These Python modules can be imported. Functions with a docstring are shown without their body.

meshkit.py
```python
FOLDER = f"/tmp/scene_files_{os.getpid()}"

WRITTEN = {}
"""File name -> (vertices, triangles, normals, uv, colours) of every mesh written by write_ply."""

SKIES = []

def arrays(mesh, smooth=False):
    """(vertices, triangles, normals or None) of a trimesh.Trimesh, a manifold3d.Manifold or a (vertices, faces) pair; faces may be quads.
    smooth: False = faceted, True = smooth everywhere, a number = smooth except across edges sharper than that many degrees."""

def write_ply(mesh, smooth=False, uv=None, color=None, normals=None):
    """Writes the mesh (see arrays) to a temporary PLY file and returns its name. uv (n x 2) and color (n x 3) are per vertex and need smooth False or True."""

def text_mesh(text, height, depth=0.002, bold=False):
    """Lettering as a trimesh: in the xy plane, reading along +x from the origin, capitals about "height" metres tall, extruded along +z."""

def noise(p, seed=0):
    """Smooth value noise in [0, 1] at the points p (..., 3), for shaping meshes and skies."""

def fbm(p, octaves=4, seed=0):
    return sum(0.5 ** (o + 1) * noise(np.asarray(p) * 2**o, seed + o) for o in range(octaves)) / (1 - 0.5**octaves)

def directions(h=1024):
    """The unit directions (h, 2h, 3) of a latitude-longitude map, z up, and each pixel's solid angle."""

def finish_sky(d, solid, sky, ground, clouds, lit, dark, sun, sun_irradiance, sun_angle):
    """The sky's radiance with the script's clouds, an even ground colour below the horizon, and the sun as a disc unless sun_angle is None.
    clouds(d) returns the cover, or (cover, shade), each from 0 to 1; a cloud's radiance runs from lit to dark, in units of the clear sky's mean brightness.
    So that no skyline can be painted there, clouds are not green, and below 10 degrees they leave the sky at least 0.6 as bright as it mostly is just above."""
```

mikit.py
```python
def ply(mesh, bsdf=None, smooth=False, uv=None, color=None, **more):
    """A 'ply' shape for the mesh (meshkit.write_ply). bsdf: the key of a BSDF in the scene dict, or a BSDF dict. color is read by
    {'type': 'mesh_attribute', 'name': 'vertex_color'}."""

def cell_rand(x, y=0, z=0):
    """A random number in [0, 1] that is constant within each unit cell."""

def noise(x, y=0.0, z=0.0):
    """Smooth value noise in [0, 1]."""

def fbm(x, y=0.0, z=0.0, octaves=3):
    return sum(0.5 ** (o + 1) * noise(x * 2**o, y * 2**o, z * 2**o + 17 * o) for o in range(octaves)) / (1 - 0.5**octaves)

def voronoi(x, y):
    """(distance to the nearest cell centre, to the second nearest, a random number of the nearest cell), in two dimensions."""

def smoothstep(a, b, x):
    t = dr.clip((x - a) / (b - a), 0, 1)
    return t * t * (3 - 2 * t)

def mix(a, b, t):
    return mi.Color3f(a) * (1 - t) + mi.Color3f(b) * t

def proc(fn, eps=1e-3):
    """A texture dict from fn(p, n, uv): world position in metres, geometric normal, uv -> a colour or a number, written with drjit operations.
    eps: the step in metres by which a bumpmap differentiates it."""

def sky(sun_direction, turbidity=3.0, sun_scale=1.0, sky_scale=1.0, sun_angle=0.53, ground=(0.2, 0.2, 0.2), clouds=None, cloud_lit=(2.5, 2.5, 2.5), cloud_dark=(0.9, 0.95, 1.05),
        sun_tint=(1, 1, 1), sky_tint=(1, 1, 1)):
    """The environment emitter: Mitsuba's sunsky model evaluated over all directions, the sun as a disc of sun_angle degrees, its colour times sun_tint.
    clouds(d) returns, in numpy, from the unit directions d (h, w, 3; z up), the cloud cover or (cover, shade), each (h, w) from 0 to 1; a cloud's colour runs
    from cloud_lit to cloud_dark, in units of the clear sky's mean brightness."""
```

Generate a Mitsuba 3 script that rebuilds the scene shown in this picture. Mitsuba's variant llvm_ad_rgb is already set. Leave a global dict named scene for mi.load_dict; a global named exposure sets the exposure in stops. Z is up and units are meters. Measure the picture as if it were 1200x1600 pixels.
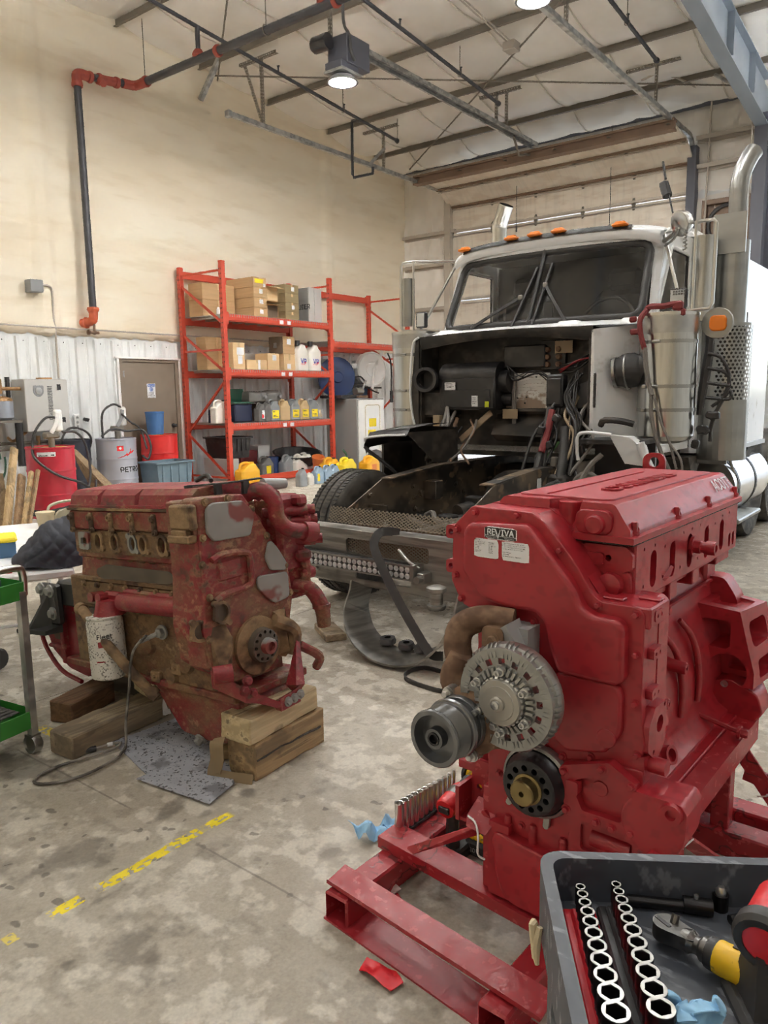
import math, random, numpy as np, trimesh, mitsuba as mi, drjit as dr, mikit, meshkit
import manifold3d as m3
from shapely.geometry import Polygon, Point, LineString, box as sbox
from shapely.ops import unary_union
from mikit import noise, fbm, voronoi, smoothstep, mix, proc
random.seed(7); np.random.seed(7)
T4 = mi.ScalarTransform4f
scene, labels = {'type': 'scene'}, {}

# ---------------------------------------------------------------- camera, light, exposure
CAM = np.array([0, 0, 1.473]); YAW, PIT, ROLL = math.radians(37.647), math.radians(8.783), math.radians(-.80)
FWD = np.array([-math.sin(YAW)*math.cos(PIT), math.cos(YAW)*math.cos(PIT), -math.sin(PIT)])
_r0 = np.array([math.cos(YAW), math.sin(YAW), 0]); _u0 = np.cross(_r0, FWD)
UPV = -_r0*math.sin(ROLL)+_u0*math.cos(ROLL)
scene['camera'] = {'type': 'perspective', 'fov': 2*math.degrees(math.atan(600/1190.)), 'fov_axis': 'x', 'near_clip': .05, 'far_clip': 500.,
                   'to_world': T4().look_at(origin=CAM.tolist(), target=(CAM+FWD).tolist(), up=UPV.tolist())}
exposure = 0.72
scene['sky'] = mikit.sky((0.3, 0.55, 0.62), turbidity=4.0, sun_scale=0.0, sky_scale=7.0, ground=(.35, .34, .32),
                         clouds=lambda d: (np.clip((meshkit.fbm(d*2.2, 4)-.32)*3.2, 0, 1), .15), cloud_lit=(1.6, 1.6, 1.62), cloud_dark=(1, 1.02, 1.06))
LAMP = 66.0   # radiance of the high-bay lenses
LAMPCOL = np.array([1.0, .985, .955])

# ---------------------------------------------------------------- helpers
def S(r, g=None, b=None):
    if g is None: g = b = r
    c = np.array([r, g, b], float)/255
    return np.where(c < .04045, c/12.92, ((c+.055)/1.055)**2.4).tolist()
def V(*a): return np.array(a, float)
def unit(a): a = np.asarray(a, float); return a/np.linalg.norm(a)
def rgb(c): return {'type': 'rgb', 'value': list(map(float, c))}
def mat(name, col, rough=.5, metal=0., bump=None, bscale=.002, two=True, **kw):
    b = {'type': 'principled', 'base_color': proc(col) if callable(col) else rgb(col), 'metallic': float(metal),
         'roughness': proc(rough) if callable(rough) else float(rough)}
    for k, v in kw.items(): b[k] = float(v)
    if bump is not None: b = {'type': 'bumpmap', 'arbitrary': proc(bump, 2e-3), 'scale': float(bscale), 'bsdf': b}
    if two: b = {'type': 'twosided', 'bsdf': b}
    scene[name] = b; return name
def TM(mesh):
    if hasattr(mesh, 'to_mesh'):
        m = mesh.to_mesh(); return trimesh.Trimesh(np.array(m.vert_properties[:, :3]), np.array(m.tri_verts), process=False)
    return mesh
def J(*ms):
    out = []
    for m in ms: out += [TM(x) for x in m] if isinstance(m, (list, tuple)) else [TM(m)]
    return trimesh.util.concatenate(out) if len(out) > 1 else out[0]
def MF(t):
    t = TM(t); return m3.Manifold(m3.Mesh(np.asarray(t.vertices, np.float32), np.asarray(t.faces, np.uint32)))
def mov(m, t=(0, 0, 0), R=None):
    m = TM(m).copy(); M = np.eye(4)
    if R is not None: M[:3, :3] = R
    M[:3, 3] = t; m.apply_transform(M); return m
def rot(ax, deg):
    return trimesh.transformations.rotation_matrix(math.radians(deg), {'x': [1, 0, 0], 'y': [0, 1, 0], 'z': [0, 0, 1]}.get(ax, ax) if isinstance(ax, str) else ax)[:3, :3]
def BX(x0, x1, y0, y1, z0, z1, b=0.):
    if x0 > x1: x0, x1 = x1, x0
    if y0 > y1: y0, y1 = y1, y0
    if z0 > z1: z0, z1 = z1, z0
    if b <= 0:
        return mov(trimesh.creation.box((x1-x0, y1-y0, z1-z0)), ((x0+x1)/2, (y0+y1)/2, (z0+z1)/2))
    b = min(b, .45*min(x1-x0, y1-y0, z1-z0)); P = []
    for x, sx in ((x0, 1), (x1, -1)):
        for y, sy in ((y0, 1), (y1, -1)):
            for z, sz in ((z0, 1), (z1, -1)):
                P += [(x, y+sy*b, z+sz*b), (x+sx*b, y, z+sz*b), (x+sx*b, y+sy*b, z)]
    return HU(P)
def CB(c, s, b=0., R=None):
    m = BX(-s[0]/2, s[0]/2, -s[1]/2, s[1]/2, -s[2]/2, s[2]/2, b); return mov(m, c, R)
def HU(P):
    return TM(m3.Manifold.hull_points(np.asarray(P, float)))
def basis(d):
    d = unit(d); a = unit(np.cross(d, [0, 0, 1.] if abs(d[2]) < .9 else [1., 0, 0])); return a, np.cross(d, a), d
def CY(p0, p1, r0, r1=None, n=16, cap=True):
    p0, p1 = np.asarray(p0, float), np.asarray(p1, float); r1 = r0 if r1 is None else r1
    L = np.linalg.norm(p1-p0)
    return LA([(0, 0), (r0, 0), (r1, L), (0, L)] if cap else [(r0, 0), (r1, L)], p0, p1-p0, n)
def LA(prof, o=(0, 0, 0), d=(0, 0, 1), n=24):
    """lathe: profile (r, h) along axis d from o"""
    a, b, d = basis(d); prof = np.asarray(prof, float); ang = np.arange(n)*2*math.pi/n
    v = (np.asarray(o, float)+prof[:, None, 1:]*d+prof[:, None, :1]*(np.cos(ang)[:, None]*a+np.sin(ang)[:, None]*b)[None])
    i, j = np.meshgrid(np.arange(len(prof)-1), np.arange(n), indexing='ij'); k = (j+1) % n
    q = np.stack([i*n+j, i*n+k, (i+1)*n+k, (i+1)*n+j], -1).reshape(-1, 4)
    m = trimesh.Trimesh(v.reshape(-1, 3), np.vstack([q[:, [0, 1, 2]], q[:, [0, 2, 3]]]), process=False)
    m.merge_vertices(); m.update_faces(m.nondegenerate_faces()); m.remove_unreferenced_vertices()
    return m
def spl(P, n=6, closed=False):
    P = np.asarray(P, float)
    if len(P) < 3 and not closed: return P
    Q = np.vstack([P[-1:], P, P[:2]]) if closed else np.vstack([2*P[0]-P[1], P, 2*P[-1]-P[-2]]); out = []
    for i in range(1, len(Q)-2):
        a, b, c, d = Q[i-1:i+3]
        for t in np.arange(n)/n:
            out.append(.5*((2*b)+(c-a)*t+(2*a-5*b+4*c-d)*t*t+(3*b-a-3*c+d)*t**3))
    if not closed: out.append(P[-1])
    return np.array(out)
def TU(P, r, n=8, smooth=0, closed=False, cap=True):
    """tube along the path, radius number or list"""
    P = np.asarray(P, float)
    if smooth:
        if np.ndim(r): r = np.interp(np.linspace(0, 1, (len(P)-1)*smooth+1), np.linspace(0, 1, len(P)), r)
        P = spl(P, smooth, closed)
    N = len(P); t = np.gradient(P, axis=0) if not closed else np.roll(P, -1, 0)-np.roll(P, 1, 0)
    if not closed and N == 2: t = np.array([P[1]-P[0]]*2)
    t /= np.linalg.norm(t, axis=1, keepdims=True)+1e-12
    a = basis(t[0])[0]; fr = []
    for k in range(N):
        a = a-t[k]*(a@t[k]); a /= np.linalg.norm(a)+1e-12; fr.append((a, np.cross(t[k], a)))
    A = np.array([f[0] for f in fr]); Bm = np.array([f[1] for f in fr]); ang = np.arange(n)*2*math.pi/n
    rr = np.broadcast_to(r, (N,)).astype(float)
    sc = np.ones(N)
    v = P[:, None]+(rr*sc)[:, None, None]*(np.cos(ang)[None, :, None]*A[:, None]+np.sin(ang)[None, :, None]*Bm[:, None])
    v = v.reshape(-1, 3); f = []
    K = N if closed else N-1
    for i in range(K):
        i2 = (i+1) % N
        for j in range(n):
            k = (j+1) % n; f += [(i*n+j, i*n+k, i2*n+k), (i*n+j, i2*n+k, i2*n+j)]
    if cap and not closed:
        v = np.vstack([v, P[0], P[-1]]); c0, c1 = len(v)-2, len(v)-1
        for j in range(n):
            k = (j+1) % n; f += [(c0, k, j), (c1, (N-1)*n+j, (N-1)*n+k)]
    return trimesh.Trimesh(v, np.array(f), process=False)
def RB(P, nrm, w, th):
    """ribbon / strap: flat bar w wide along the path, nrm = direction(s) of its thickness"""
    P = np.asarray(P, float); t = np.gradient(P, axis=0); t /= np.linalg.norm(t, axis=1, keepdims=True)
    nn = np.broadcast_to(np.asarray(nrm, float), P.shape); s = np.cross(t, nn); s /= np.linalg.norm(s, axis=1, keepdims=True); q = np.cross(s, t)
    v = np.stack([P+s*w/2+q*th/2, P-s*w/2+q*th/2, P-s*w/2-q*th/2, P+s*w/2-q*th/2], 1).reshape(-1, 3); f = []
    for i in range(len(P)-1):
        for j in range(4):
            k = (j+1) % 4; f += [(4*i+j, 4*i+k, 4*i+4+k), (4*i+j, 4*i+4+k, 4*i+4+j)]
    e = 4*(len(P)-1); f += [(0, 2, 1), (0, 3, 2), (e, e+1, e+2), (e, e+2, e+3)]
    return trimesh.Trimesh(v, np.array(f), process=False)
def rnd(poly, r):
    poly = poly if hasattr(poly, 'buffer') else Polygon(poly)
    return poly.buffer(-r, quad_segs=5).buffer(2*r, quad_segs=5).buffer(-r, quad_segs=5)
class F:
    """plane frame: origin o, axes u, v; w = out of the plane"""
    def __init__(s, o=(0, 0, 0), u=(1, 0, 0), v=(0, 0, 1)):
        s.o, s.u, s.v = np.asarray(o, float), unit(u), unit(v); s.w = np.cross(s.u, s.v)
    def M(s):
        m = np.eye(4); m[:3, 0], m[:3, 1], m[:3, 2], m[:3, 3] = s.u, s.v, s.w, s.o; return m
    def p(s, a, b, c=0.): return s.o+s.u*a+s.v*b+s.w*c
def geoms(p): return [g for g in getattr(p, 'geoms', [p]) if g.area > 1e-9 and g.geom_type == 'Polygon']
def PR(poly, d0, d1, fr):
    """prism of a shapely polygon (holes kept) from depth d0 to d1 along the frame's w"""
    poly = poly if hasattr(poly, 'buffer') else Polygon(poly).buffer(0)
    ms = []
    for g in geoms(poly):
        m = trimesh.creation.extrude_polygon(g, d1-d0, engine='earcut'); m.apply_translation([0, 0, d0]); m.apply_transform(fr.M()); ms.append(m)
    return J(ms)
def resample(ring, step):
    L = LineString(ring); n = max(8, int(L.length/step)); P = [L.interpolate(i/n, normalized=True).coords[0] for i in range(n)]
    return np.array(P)
def BP(poly, d0, d1, fr, bev, step=.012, n=3):
    """prism whose front edge is rounded over bev: one ring per step of a quarter circle"""
    poly = poly if hasattr(poly, 'buffer') else Polygon(poly).buffer(0); ms = []
    for g in geoms(poly):
        P = resample(np.array(g.exterior.coords), step)
        if Polygon(P).exterior.is_ccw is False: P = P[::-1]
        rings = []
        for k in range(n+1):
            a = math.pi/2*k/n; off = bev*(1-math.cos(a)); z = d1-bev+bev*math.sin(a)
            t = np.roll(P, -1, 0)-np.roll(P, 1, 0); t /= np.linalg.norm(t, axis=1, keepdims=True)+1e-12
            rings.append(np.column_stack([P+np.column_stack([-t[:, 1], t[:, 0]])*off, np.full(len(P), z)]))
        rings.insert(0, np.column_stack([P, np.full(len(P), d0)])); N = len(P)
        v = np.vstack(rings); f = []
        for i in range(len(rings)-1):
            j = np.arange(N); k = (j+1) % N
            f += [np.column_stack([i*N+j, i*N+k, (i+1)*N+k]), np.column_stack([i*N+j, (i+1)*N+k, (i+1)*N+j])]
        top = Polygon(rings[-1][:, :2])
        tv, tf = trimesh.creation.triangulate_polygon(top if top.is_valid else top.buffer(0), engine='earcut')
        tv = np.column_stack([tv, np.full(len(tv), d1)])
        f.append(np.asarray(tf)+len(v)); v = np.vstack([v, tv])
        m = trimesh.Trimesh(v, np.vstack(f), process=False); m.merge_vertices(); m.fix_normals(); m.apply_transform(fr.M()); ms.append(m)
    return J(ms)
def circ(x, y, r, q=8): return Point(x, y).buffer(r, quad_segs=q)
def cap(x0, y0, x1, y1, r): return LineString([(x0, y0), (x1, y1)]).buffer(r, quad_segs=6)
def sweep(rings, closed=True):
    """skin between rings of equal length (list of (n,3)), ends capped"""
    R = [np.asarray(r, float) for r in rings]; n = len(R[0]); v = np.vstack(R); f = []
    for i in range(len(R)-1):
        for j in range(n if closed else n-1):
            k = (j+1) % n; f += [(i*n+j, i*n+k, (i+1)*n+k), (i*n+j, (i+1)*n+k, (i+1)*n+j)]
    if closed:
        for base, o in ((0, 1), ((len(R)-1)*n, 0)):
            c = len(v); v = np.vstack([v, v[base:base+n].mean(0)])
            for j in range(n):
                k = (j+1) % n; f.append((c, base+k, base+j) if o else (c, base+j, base+k))
    m = trimesh.Trimesh(v, np.array(f), process=False); m.fix_normals() if closed else None; return m
def warp(m, fn):
    m = TM(m).copy(); m.vertices = fn(np.asarray(m.vertices)); return m
def jit(m, amp, freq, seed=0):
    """push the vertices about by smooth noise"""
    def fn(v): return v+amp*(np.stack([meshkit.noise(v*freq+31*k, seed+k) for k in range(3)], -1)*2-1)
    return warp(m, fn)
def sub(m, L):
    m = TM(m); v, f = trimesh.remesh.subdivide_to_size(m.vertices, m.faces, L, max_iter=12); t = trimesh.Trimesh(v, f, process=False); t.merge_vertices(); return t
def bolt(p, d, r, h=None, n=6, washer=1.5):
    h = h or r*1.1; d = unit(d); p = np.asarray(p, float)
    return J(LA([(0, 0), (r*washer, 0), (r*washer, h*.25), (r, h*.25), (r, h*.9), (r*.85, h), (0, h)], p, d, n if washer <= 1 else 12))
def hexbolt(p, d, r, h=None):
    h = h or r*1.2; d = unit(d); p = np.asarray(p, float)
    return J(CY(p, p+d*h*.3, r*1.45, n=14), LA([(0, 0), (r, 0), (r, h*.88), (r*.8, h), (0, h)], p, d, 6))
def text(s, h, fr, at=(0, 0), depth=.001, bold=False, d0=0., center=False, sx=1.):
    m = meshkit.text_mesh(s, h, depth, bold); m.apply_scale([sx, 1, 1])
    w = m.bounds[1, 0]
    m.apply_translation([at[0]-(w/2 if center else 0), at[1], d0]); m.apply_transform(fr.M()); return m

def numbered(k):
    if k not in scene and k not in labels and k not in _things: return k
    i = 1
    while f'{k}_{i:03d}' in scene or f'{k}_{i:03d}' in labels or f'{k}_{i:03d}' in _things: i += 1
    return f'{k}_{i:03d}'
_things = set(); _CUR = [None]
class at:
    """meshes added inside this block are moved by the matrix"""
    def __init__(s, t=(0, 0, 0), R=None, M=None):
        m = np.eye(4)
        if R is not None: m[:3, :3] = R
        m[:3, 3] = t
        s.m = m if M is None else M
    def __enter__(s): s.old = _CUR[0]; _CUR[0] = s.m if s.old is None else s.old @ s.m
    def __exit__(s, *a): _CUR[0] = s.old
def lab(k, label=None, cat=None, group=None, kind=None):
    d = labels.setdefault(k, {})
    for a, v in (('label', label), ('category', cat), ('group', group), ('kind', kind)):
        if v: d[a] = v
    return k
def thing(name, label, cat, group=None, kind=None):
    k = numbered(name); _things.add(k); return lab(k, label, cat, group, kind)
def obj(name, mesh, m, parent=None, smooth=35, label=None, cat=None, group=None, kind=None):
    k = numbered(f'{parent}__{name}' if parent else name)
    mesh = TM(mesh if not isinstance(mesh, (list, tuple)) else J(mesh))
    if _CUR[0] is not None: mesh = mesh.copy(); mesh.apply_transform(_CUR[0])
    if len(mesh.faces) == 0: raise ValueError('empty mesh '+k)
    scene[k] = mikit.ply(mesh, m, smooth=smooth)
    if label or cat or group or kind: lab(k, label, cat, group, kind)
    return k
def dup(root, M, label=None, group=None, extra=None):
    """copy of a thing and its parts under the next number, moved by matrix M"""
    base = root if not (root[-4:-3] == '_' and root[-3:].isdigit()) else root[:-4]
    k = numbered(base); _things.add(k)
    for q in [q for q in scene if q == root or q.startswith(root+'__')]:
        d = dict(scene[q]); d['to_world'] = T4(np.asarray(M, float)); scene[k+q[len(root):]] = d
        if q in labels and q != root: labels[k+q[len(root):]] = dict(labels[q])
    labels[k] = dict(labels[root])
    if label: labels[k]['label'] = label
    if group: labels[k]['group'] = group
    return k
def XF(t=(0, 0, 0), rz=0., s=1.):
    M = np.eye(4); c, d = math.cos(math.radians(rz)), math.sin(math.radians(rz)); M[:2, :2] = [[c, -d], [d, c]]; M[:3, :3] = M[:3, :3]*s; M[:3, 3] = t; return M
# ---------------------------------------------------------------- materials
def f2(p, s, o=3, k=0.): return fbm(p.x*s+k, p.y*s+k*1.7, p.z*s+k*.6, o)
STAINS = [(-2.24, 1.17, .20, .12, .5, .8), (-1.67, 1.06, .20, .13, .5, .9), (-1.94, 1.13, .035, .22, 0, 1.), (-2.18, 1.52, .03, .16, .3, .9), (-1.85, 1.44, .06, .07, 0, .6), (-2.94, 1.38, .22, .12, .2, .9),
          (-2.05, 1.80, .05, .06, 0, .9), (-1.97, 2.22, .05, .04, .6, .8), (-1.56, 1.72, .05, .06, 0, .7), (-2.0, .95, .10, .10, 0, .5), (-1.2, 1.56, .05, .05, 0, .9), (-2.9, 2.0, .5, .35, .3, .5),
          (-3.3, 3.2, .5, .3, .2, .35), (-2.5, 3.6, .5, .5, 0, .3), (-1.15, 1.75, .05, .04, .5, .7), (-2.06, 1.60, .03, .10, .2, .9), (-2.3, 2.0, .4, .2, .1, .6), (-1.35, 7.4, .25, .12, .1, .8), (-1.5, 1.3, .1, .07, 0, .5)]
def floor_col(p, n, uv):
    x, y = p.x, p.y
    a, b, c, g = fbm(x*1.1, y*1.1, 1, 4), fbm(x*5.3, y*5.3, 2, 5), fbm(x*31+3, y*31, 5, 4), fbm(x*150, y*150, 7, 2)
    col = mix(S(140, 133, 121), S(176, 170, 158), smoothstep(.2, .8, a*.35+b*.4+c*.25))
    col = mix(col, S(198, 193, 182), smoothstep(.50, .64, fbm(x*13+9, y*13, 8, 5))*.55)
    col = mix(col, S(104, 96, 84), smoothstep(.49, .70, b*.5+c*.5)*.50)
    col = col*(.88+.24*g)
    s = mi.Float(0)
    k = fbm(x*9, y*9, 4, 6)
    for (sx, sy, rx, ry, an, st) in STAINS:
        dx, dy = x-sx, y-sy; ca, sa = math.cos(an), math.sin(an)
        d = dr.sqrt(((dx*ca+dy*sa)/rx)**2+((dy*ca-dx*sa)/ry)**2)
        s = dr.maximum(s, st*smoothstep(.1, .9, 1.25-d*.8+(k-.5)*3.2-.45))
    col = mix(col, S(62, 55, 48), s*.62)
    dd, d2, w = voronoi(x*16+fbm(x*20, y*20, 0, 2), y*16)
    drop = smoothstep(.24, .12, dd+.25*(c-.5))*smoothstep(.72, .74, w)*smoothstep(.52, .66, fbm(x*1.7+5, y*1.7, 0, 2))
    col = mix(col, S(62, 55, 48), drop*.6)
    j = smoothstep(.006, .002, dr.abs(y-1.47+.02*noise(x*3)))*smoothstep(.45, .65, noise(x*5, 7))
    j2 = smoothstep(.006, .002, dr.abs(x+3.55))
    col = mix(col, S(70, 64, 58), dr.maximum(j*.45, j2*.6))
    # worn yellow lane line, running along the wall direction
    e = .010*(fbm(y*30, x*30, 1, 3)-.5)
    ln = smoothstep(.024, .018, dr.abs(x+1.992+e+.008*(noise(y*9)-.5)))
    seg = smoothstep(1.12, 1.15, y)*smoothstep(1.665, 1.64, y)*(1-smoothstep(1.515, 1.525, y)*smoothstep(1.56, 1.55, y)*.8)+smoothstep(.975, .985, y)*smoothstep(1.085, 1.075, y)+smoothstep(.845, .85, y)*smoothstep(.885, .88, y)*.6
    flk = smoothstep(.40, .47, fbm(x*120, y*70, 2, 4)+.16*(fbm(y*11, x*4, 5, 2)-.36))
    col = mix(col, S(226, 206, 48), ln*seg*flk)
    l2 = smoothstep(.030, .022, dr.abs(y-1.63))*smoothstep(-3.07, -3.09, x)*smoothstep(.40, .5, noise(x*6, 3))*smoothstep(.44, .5, fbm(x*60, y*90, 2, 4))
    return mix(col, S(216, 192, 50), l2*.9)
def floor_rough(p, n, uv):
    return dr.clip(.34+.5*fbm(p.x*5, p.y*5, 2, 3)+.2*fbm(p.x*30, p.y*30, 2, 2), .3, 1)
mat('m_floor', floor_col, floor_rough, bump=lambda p, n, uv: fbm(p.x*60, p.y*60, 1, 3), bscale=.0025, specular=.4)
def foam_col(p, n, uv):
    a = fbm(p.x*2, p.y*.5, p.z*1.4, 4); b = fbm(p.x, p.y*2, p.z*7, 4)
    c = mix(S(226, 213, 190), S(236, 227, 209), smoothstep(.25, .75, a))
    return mix(c, S(210, 194, 166), smoothstep(.50, .78, b)*.35)
mat('m_foam', foam_col, .75, bump=lambda p, n, uv: fbm(p.x*4, p.y*4, p.z*5, 4), bscale=.02)
def vinyl_col(p, n, uv):
    a = fbm(p.x*1.5, p.y*1.5, 2, 4)
    return mix(S(232, 228, 220), S(241, 238, 232), smoothstep(.3, .7, a))
mat('m_vinyl', vinyl_col, .38, bump=lambda p, n, uv: fbm(p.x*5, p.y*9, p.z*9, 4), bscale=.02, specular=.5)
mat('m_seam', S(196, 188, 176), .5)
mat('m_vinyl_back', lambda p, n, uv: mix(S(226, 221, 212), S(238, 234, 227), smoothstep(.35, .65, fbm(p.x*2.4, 1, p.z*1.2, 4))), .5, bump=lambda p, n, uv: fbm(p.x*7, 1, p.z*2.5, 4), bscale=.05)
mat('m_doorpanel', lambda p, n, uv: mix(S(214, 203, 188), S(226, 218, 205), smoothstep(.35, .6, fbm(p.x*3, p.y*3, p.z*9, 4)))*(1-.10*smoothstep(.45, .75, fbm(p.x*18, p.y*2, p.z*1.5, 3))), .5)
mat('m_whitemetal', lambda p, n, uv: mix(S(216, 219, 220), S(230, 232, 231), fbm(p.x, p.y*2, p.z*2, 3))*(1-.10*smoothstep(.45, .75, fbm(3, p.y*9, p.z*1.6, 4))), .38, specular=.5)
mat('m_steelgrey', lambda p, n, uv: mix(S(96, 91, 84), S(124, 118, 108), f2(p, 3.)), .5, metal=.3)
mat('m_rafter', lambda p, n, uv: mix(S(112, 122, 134), S(134, 144, 154), f2(p, 2.)), .5)
mat('m_rafterdark', S(70, 72, 82), .5)
mat('m_galv', lambda p, n, uv: mix(S(140, 142, 142), S(188, 189, 187), smoothstep(.3, .7, f2(p, 14., 3))), lambda p, n, uv: .25+.3*f2(p, 9.), metal=.75)
mat('m_brownsteel', lambda p, n, uv: mix(S(96, 78, 66), S(130, 108, 92), f2(p, 4.)), .5, metal=.2)
mat('m_girt', lambda p, n, uv: mix(S(168, 160, 150), S(192, 184, 174), f2(p, 3.)), .45, metal=.2)
mat('m_blackpipe', lambda p, n, uv: mix(S(34, 36, 42), S(52, 53, 58), f2(p, 9.)), .42)
mat('m_redfitting', lambda p, n, uv: mix(S(132, 50, 42), S(158, 74, 60), f2(p, 14.)), .5)
mat('m_orangefit', lambda p, n, uv: mix(S(168, 74, 46), S(196, 96, 62), f2(p, 20.)), .5)
mat('m_browndoor', lambda p, n, uv: mix(S(104, 92, 80), S(118, 106, 92), f2(p, 3.)), .45)
mat('m_white', S(232, 232, 230), .45)
mat('m_black', S(28, 28, 30), .5)
mat('m_blackgloss', S(22, 22, 25), .28)
mat('m_darkgrey', S(62, 62, 64), .5)
mat('m_grey', S(128, 130, 132), .5)
mat('m_chrome', S(214, 214, 212), lambda p, n, uv: .06+.18*f2(p, 6.), metal=1.)
mat('m_steelshine', lambda p, n, uv: mix(S(150, 150, 150), S(192, 192, 190), f2(p, 12.)), .3, metal=.9)
mat('m_concrete_out', S(190, 188, 182), .8)

def structure(name, mesh, m, **k): return obj(name, mesh, m, kind='structure', **k)
WX, BY = -10.8, 14.94
RX1, RY0 = 9.0, -7.0
def roofz(y): return 6.53+(BY-y)/12
# floor and the ground outside
structure('floor', BX(WX-.3, RX1, RY0, BY+.05, -.2, 0), 'm_floor', smooth=False)
structure('ground_outside', J(BX(-30, 40, BY+.05, 60, -.25, -.02), BX(RX1, 40, -30, BY+.05, -.25, -.02)), 'm_concrete_out', smooth=False)
# left wall: slab, sprayed foam above, ribbed metal panels below
structure('wall_left', BX(WX-.25, WX-.02, RY0, BY+.2, 0, 8.6), 'm_whitemetal', smooth=False)
gy, gz = np.linspace(RY0, BY, 440), np.linspace(0, 1, 120)
Yg, Tg = np.meshgrid(gy, gz, indexing='ij'); zb = 2.37+.02*np.sin(Yg*9)*np.sin(Yg*23+1)
Zg = zb+(np.array([roofz(y) for y in gy])[:, None]-zb+.02)*Tg
P3 = np.stack([Yg*0, Yg, Zg], -1)
dx = .05+.05*meshkit.fbm(P3*[1, .5, 1.6], 4, 3)+.02*meshkit.fbm(P3*[1, 1, 6.], 4, 5)
for c, w, a in ((6.05, .13, .07), (-.1, .13, .07), (12.2, .13, .07)): dx += a/(1+((Yg-c)/w)**6)
for c, a in ((3.9, .03), (5.3, .02)): dx += a*np.exp(-((Zg-c)/.10)**2)
dx[:, 0] = -.03
Gv = np.stack([WX-.02+dx-.05, Yg, Zg], -1).reshape(-1, 3); nz = 120
qi, qj = np.meshgrid(np.arange(439), np.arange(119), indexing='ij'); b0 = (qi*nz+qj).ravel()
foam = trimesh.Trimesh(Gv, np.vstack([np.column_stack([b0, b0+nz, b0+nz+1]), np.column_stack([b0, b0+nz+1, b0+1])]), process=False)
obj('foam_insulation', foam, 'm_foam', 'wall_left', smooth=True, label='cream sprayed foam insulation with lumpy streaks')
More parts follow.
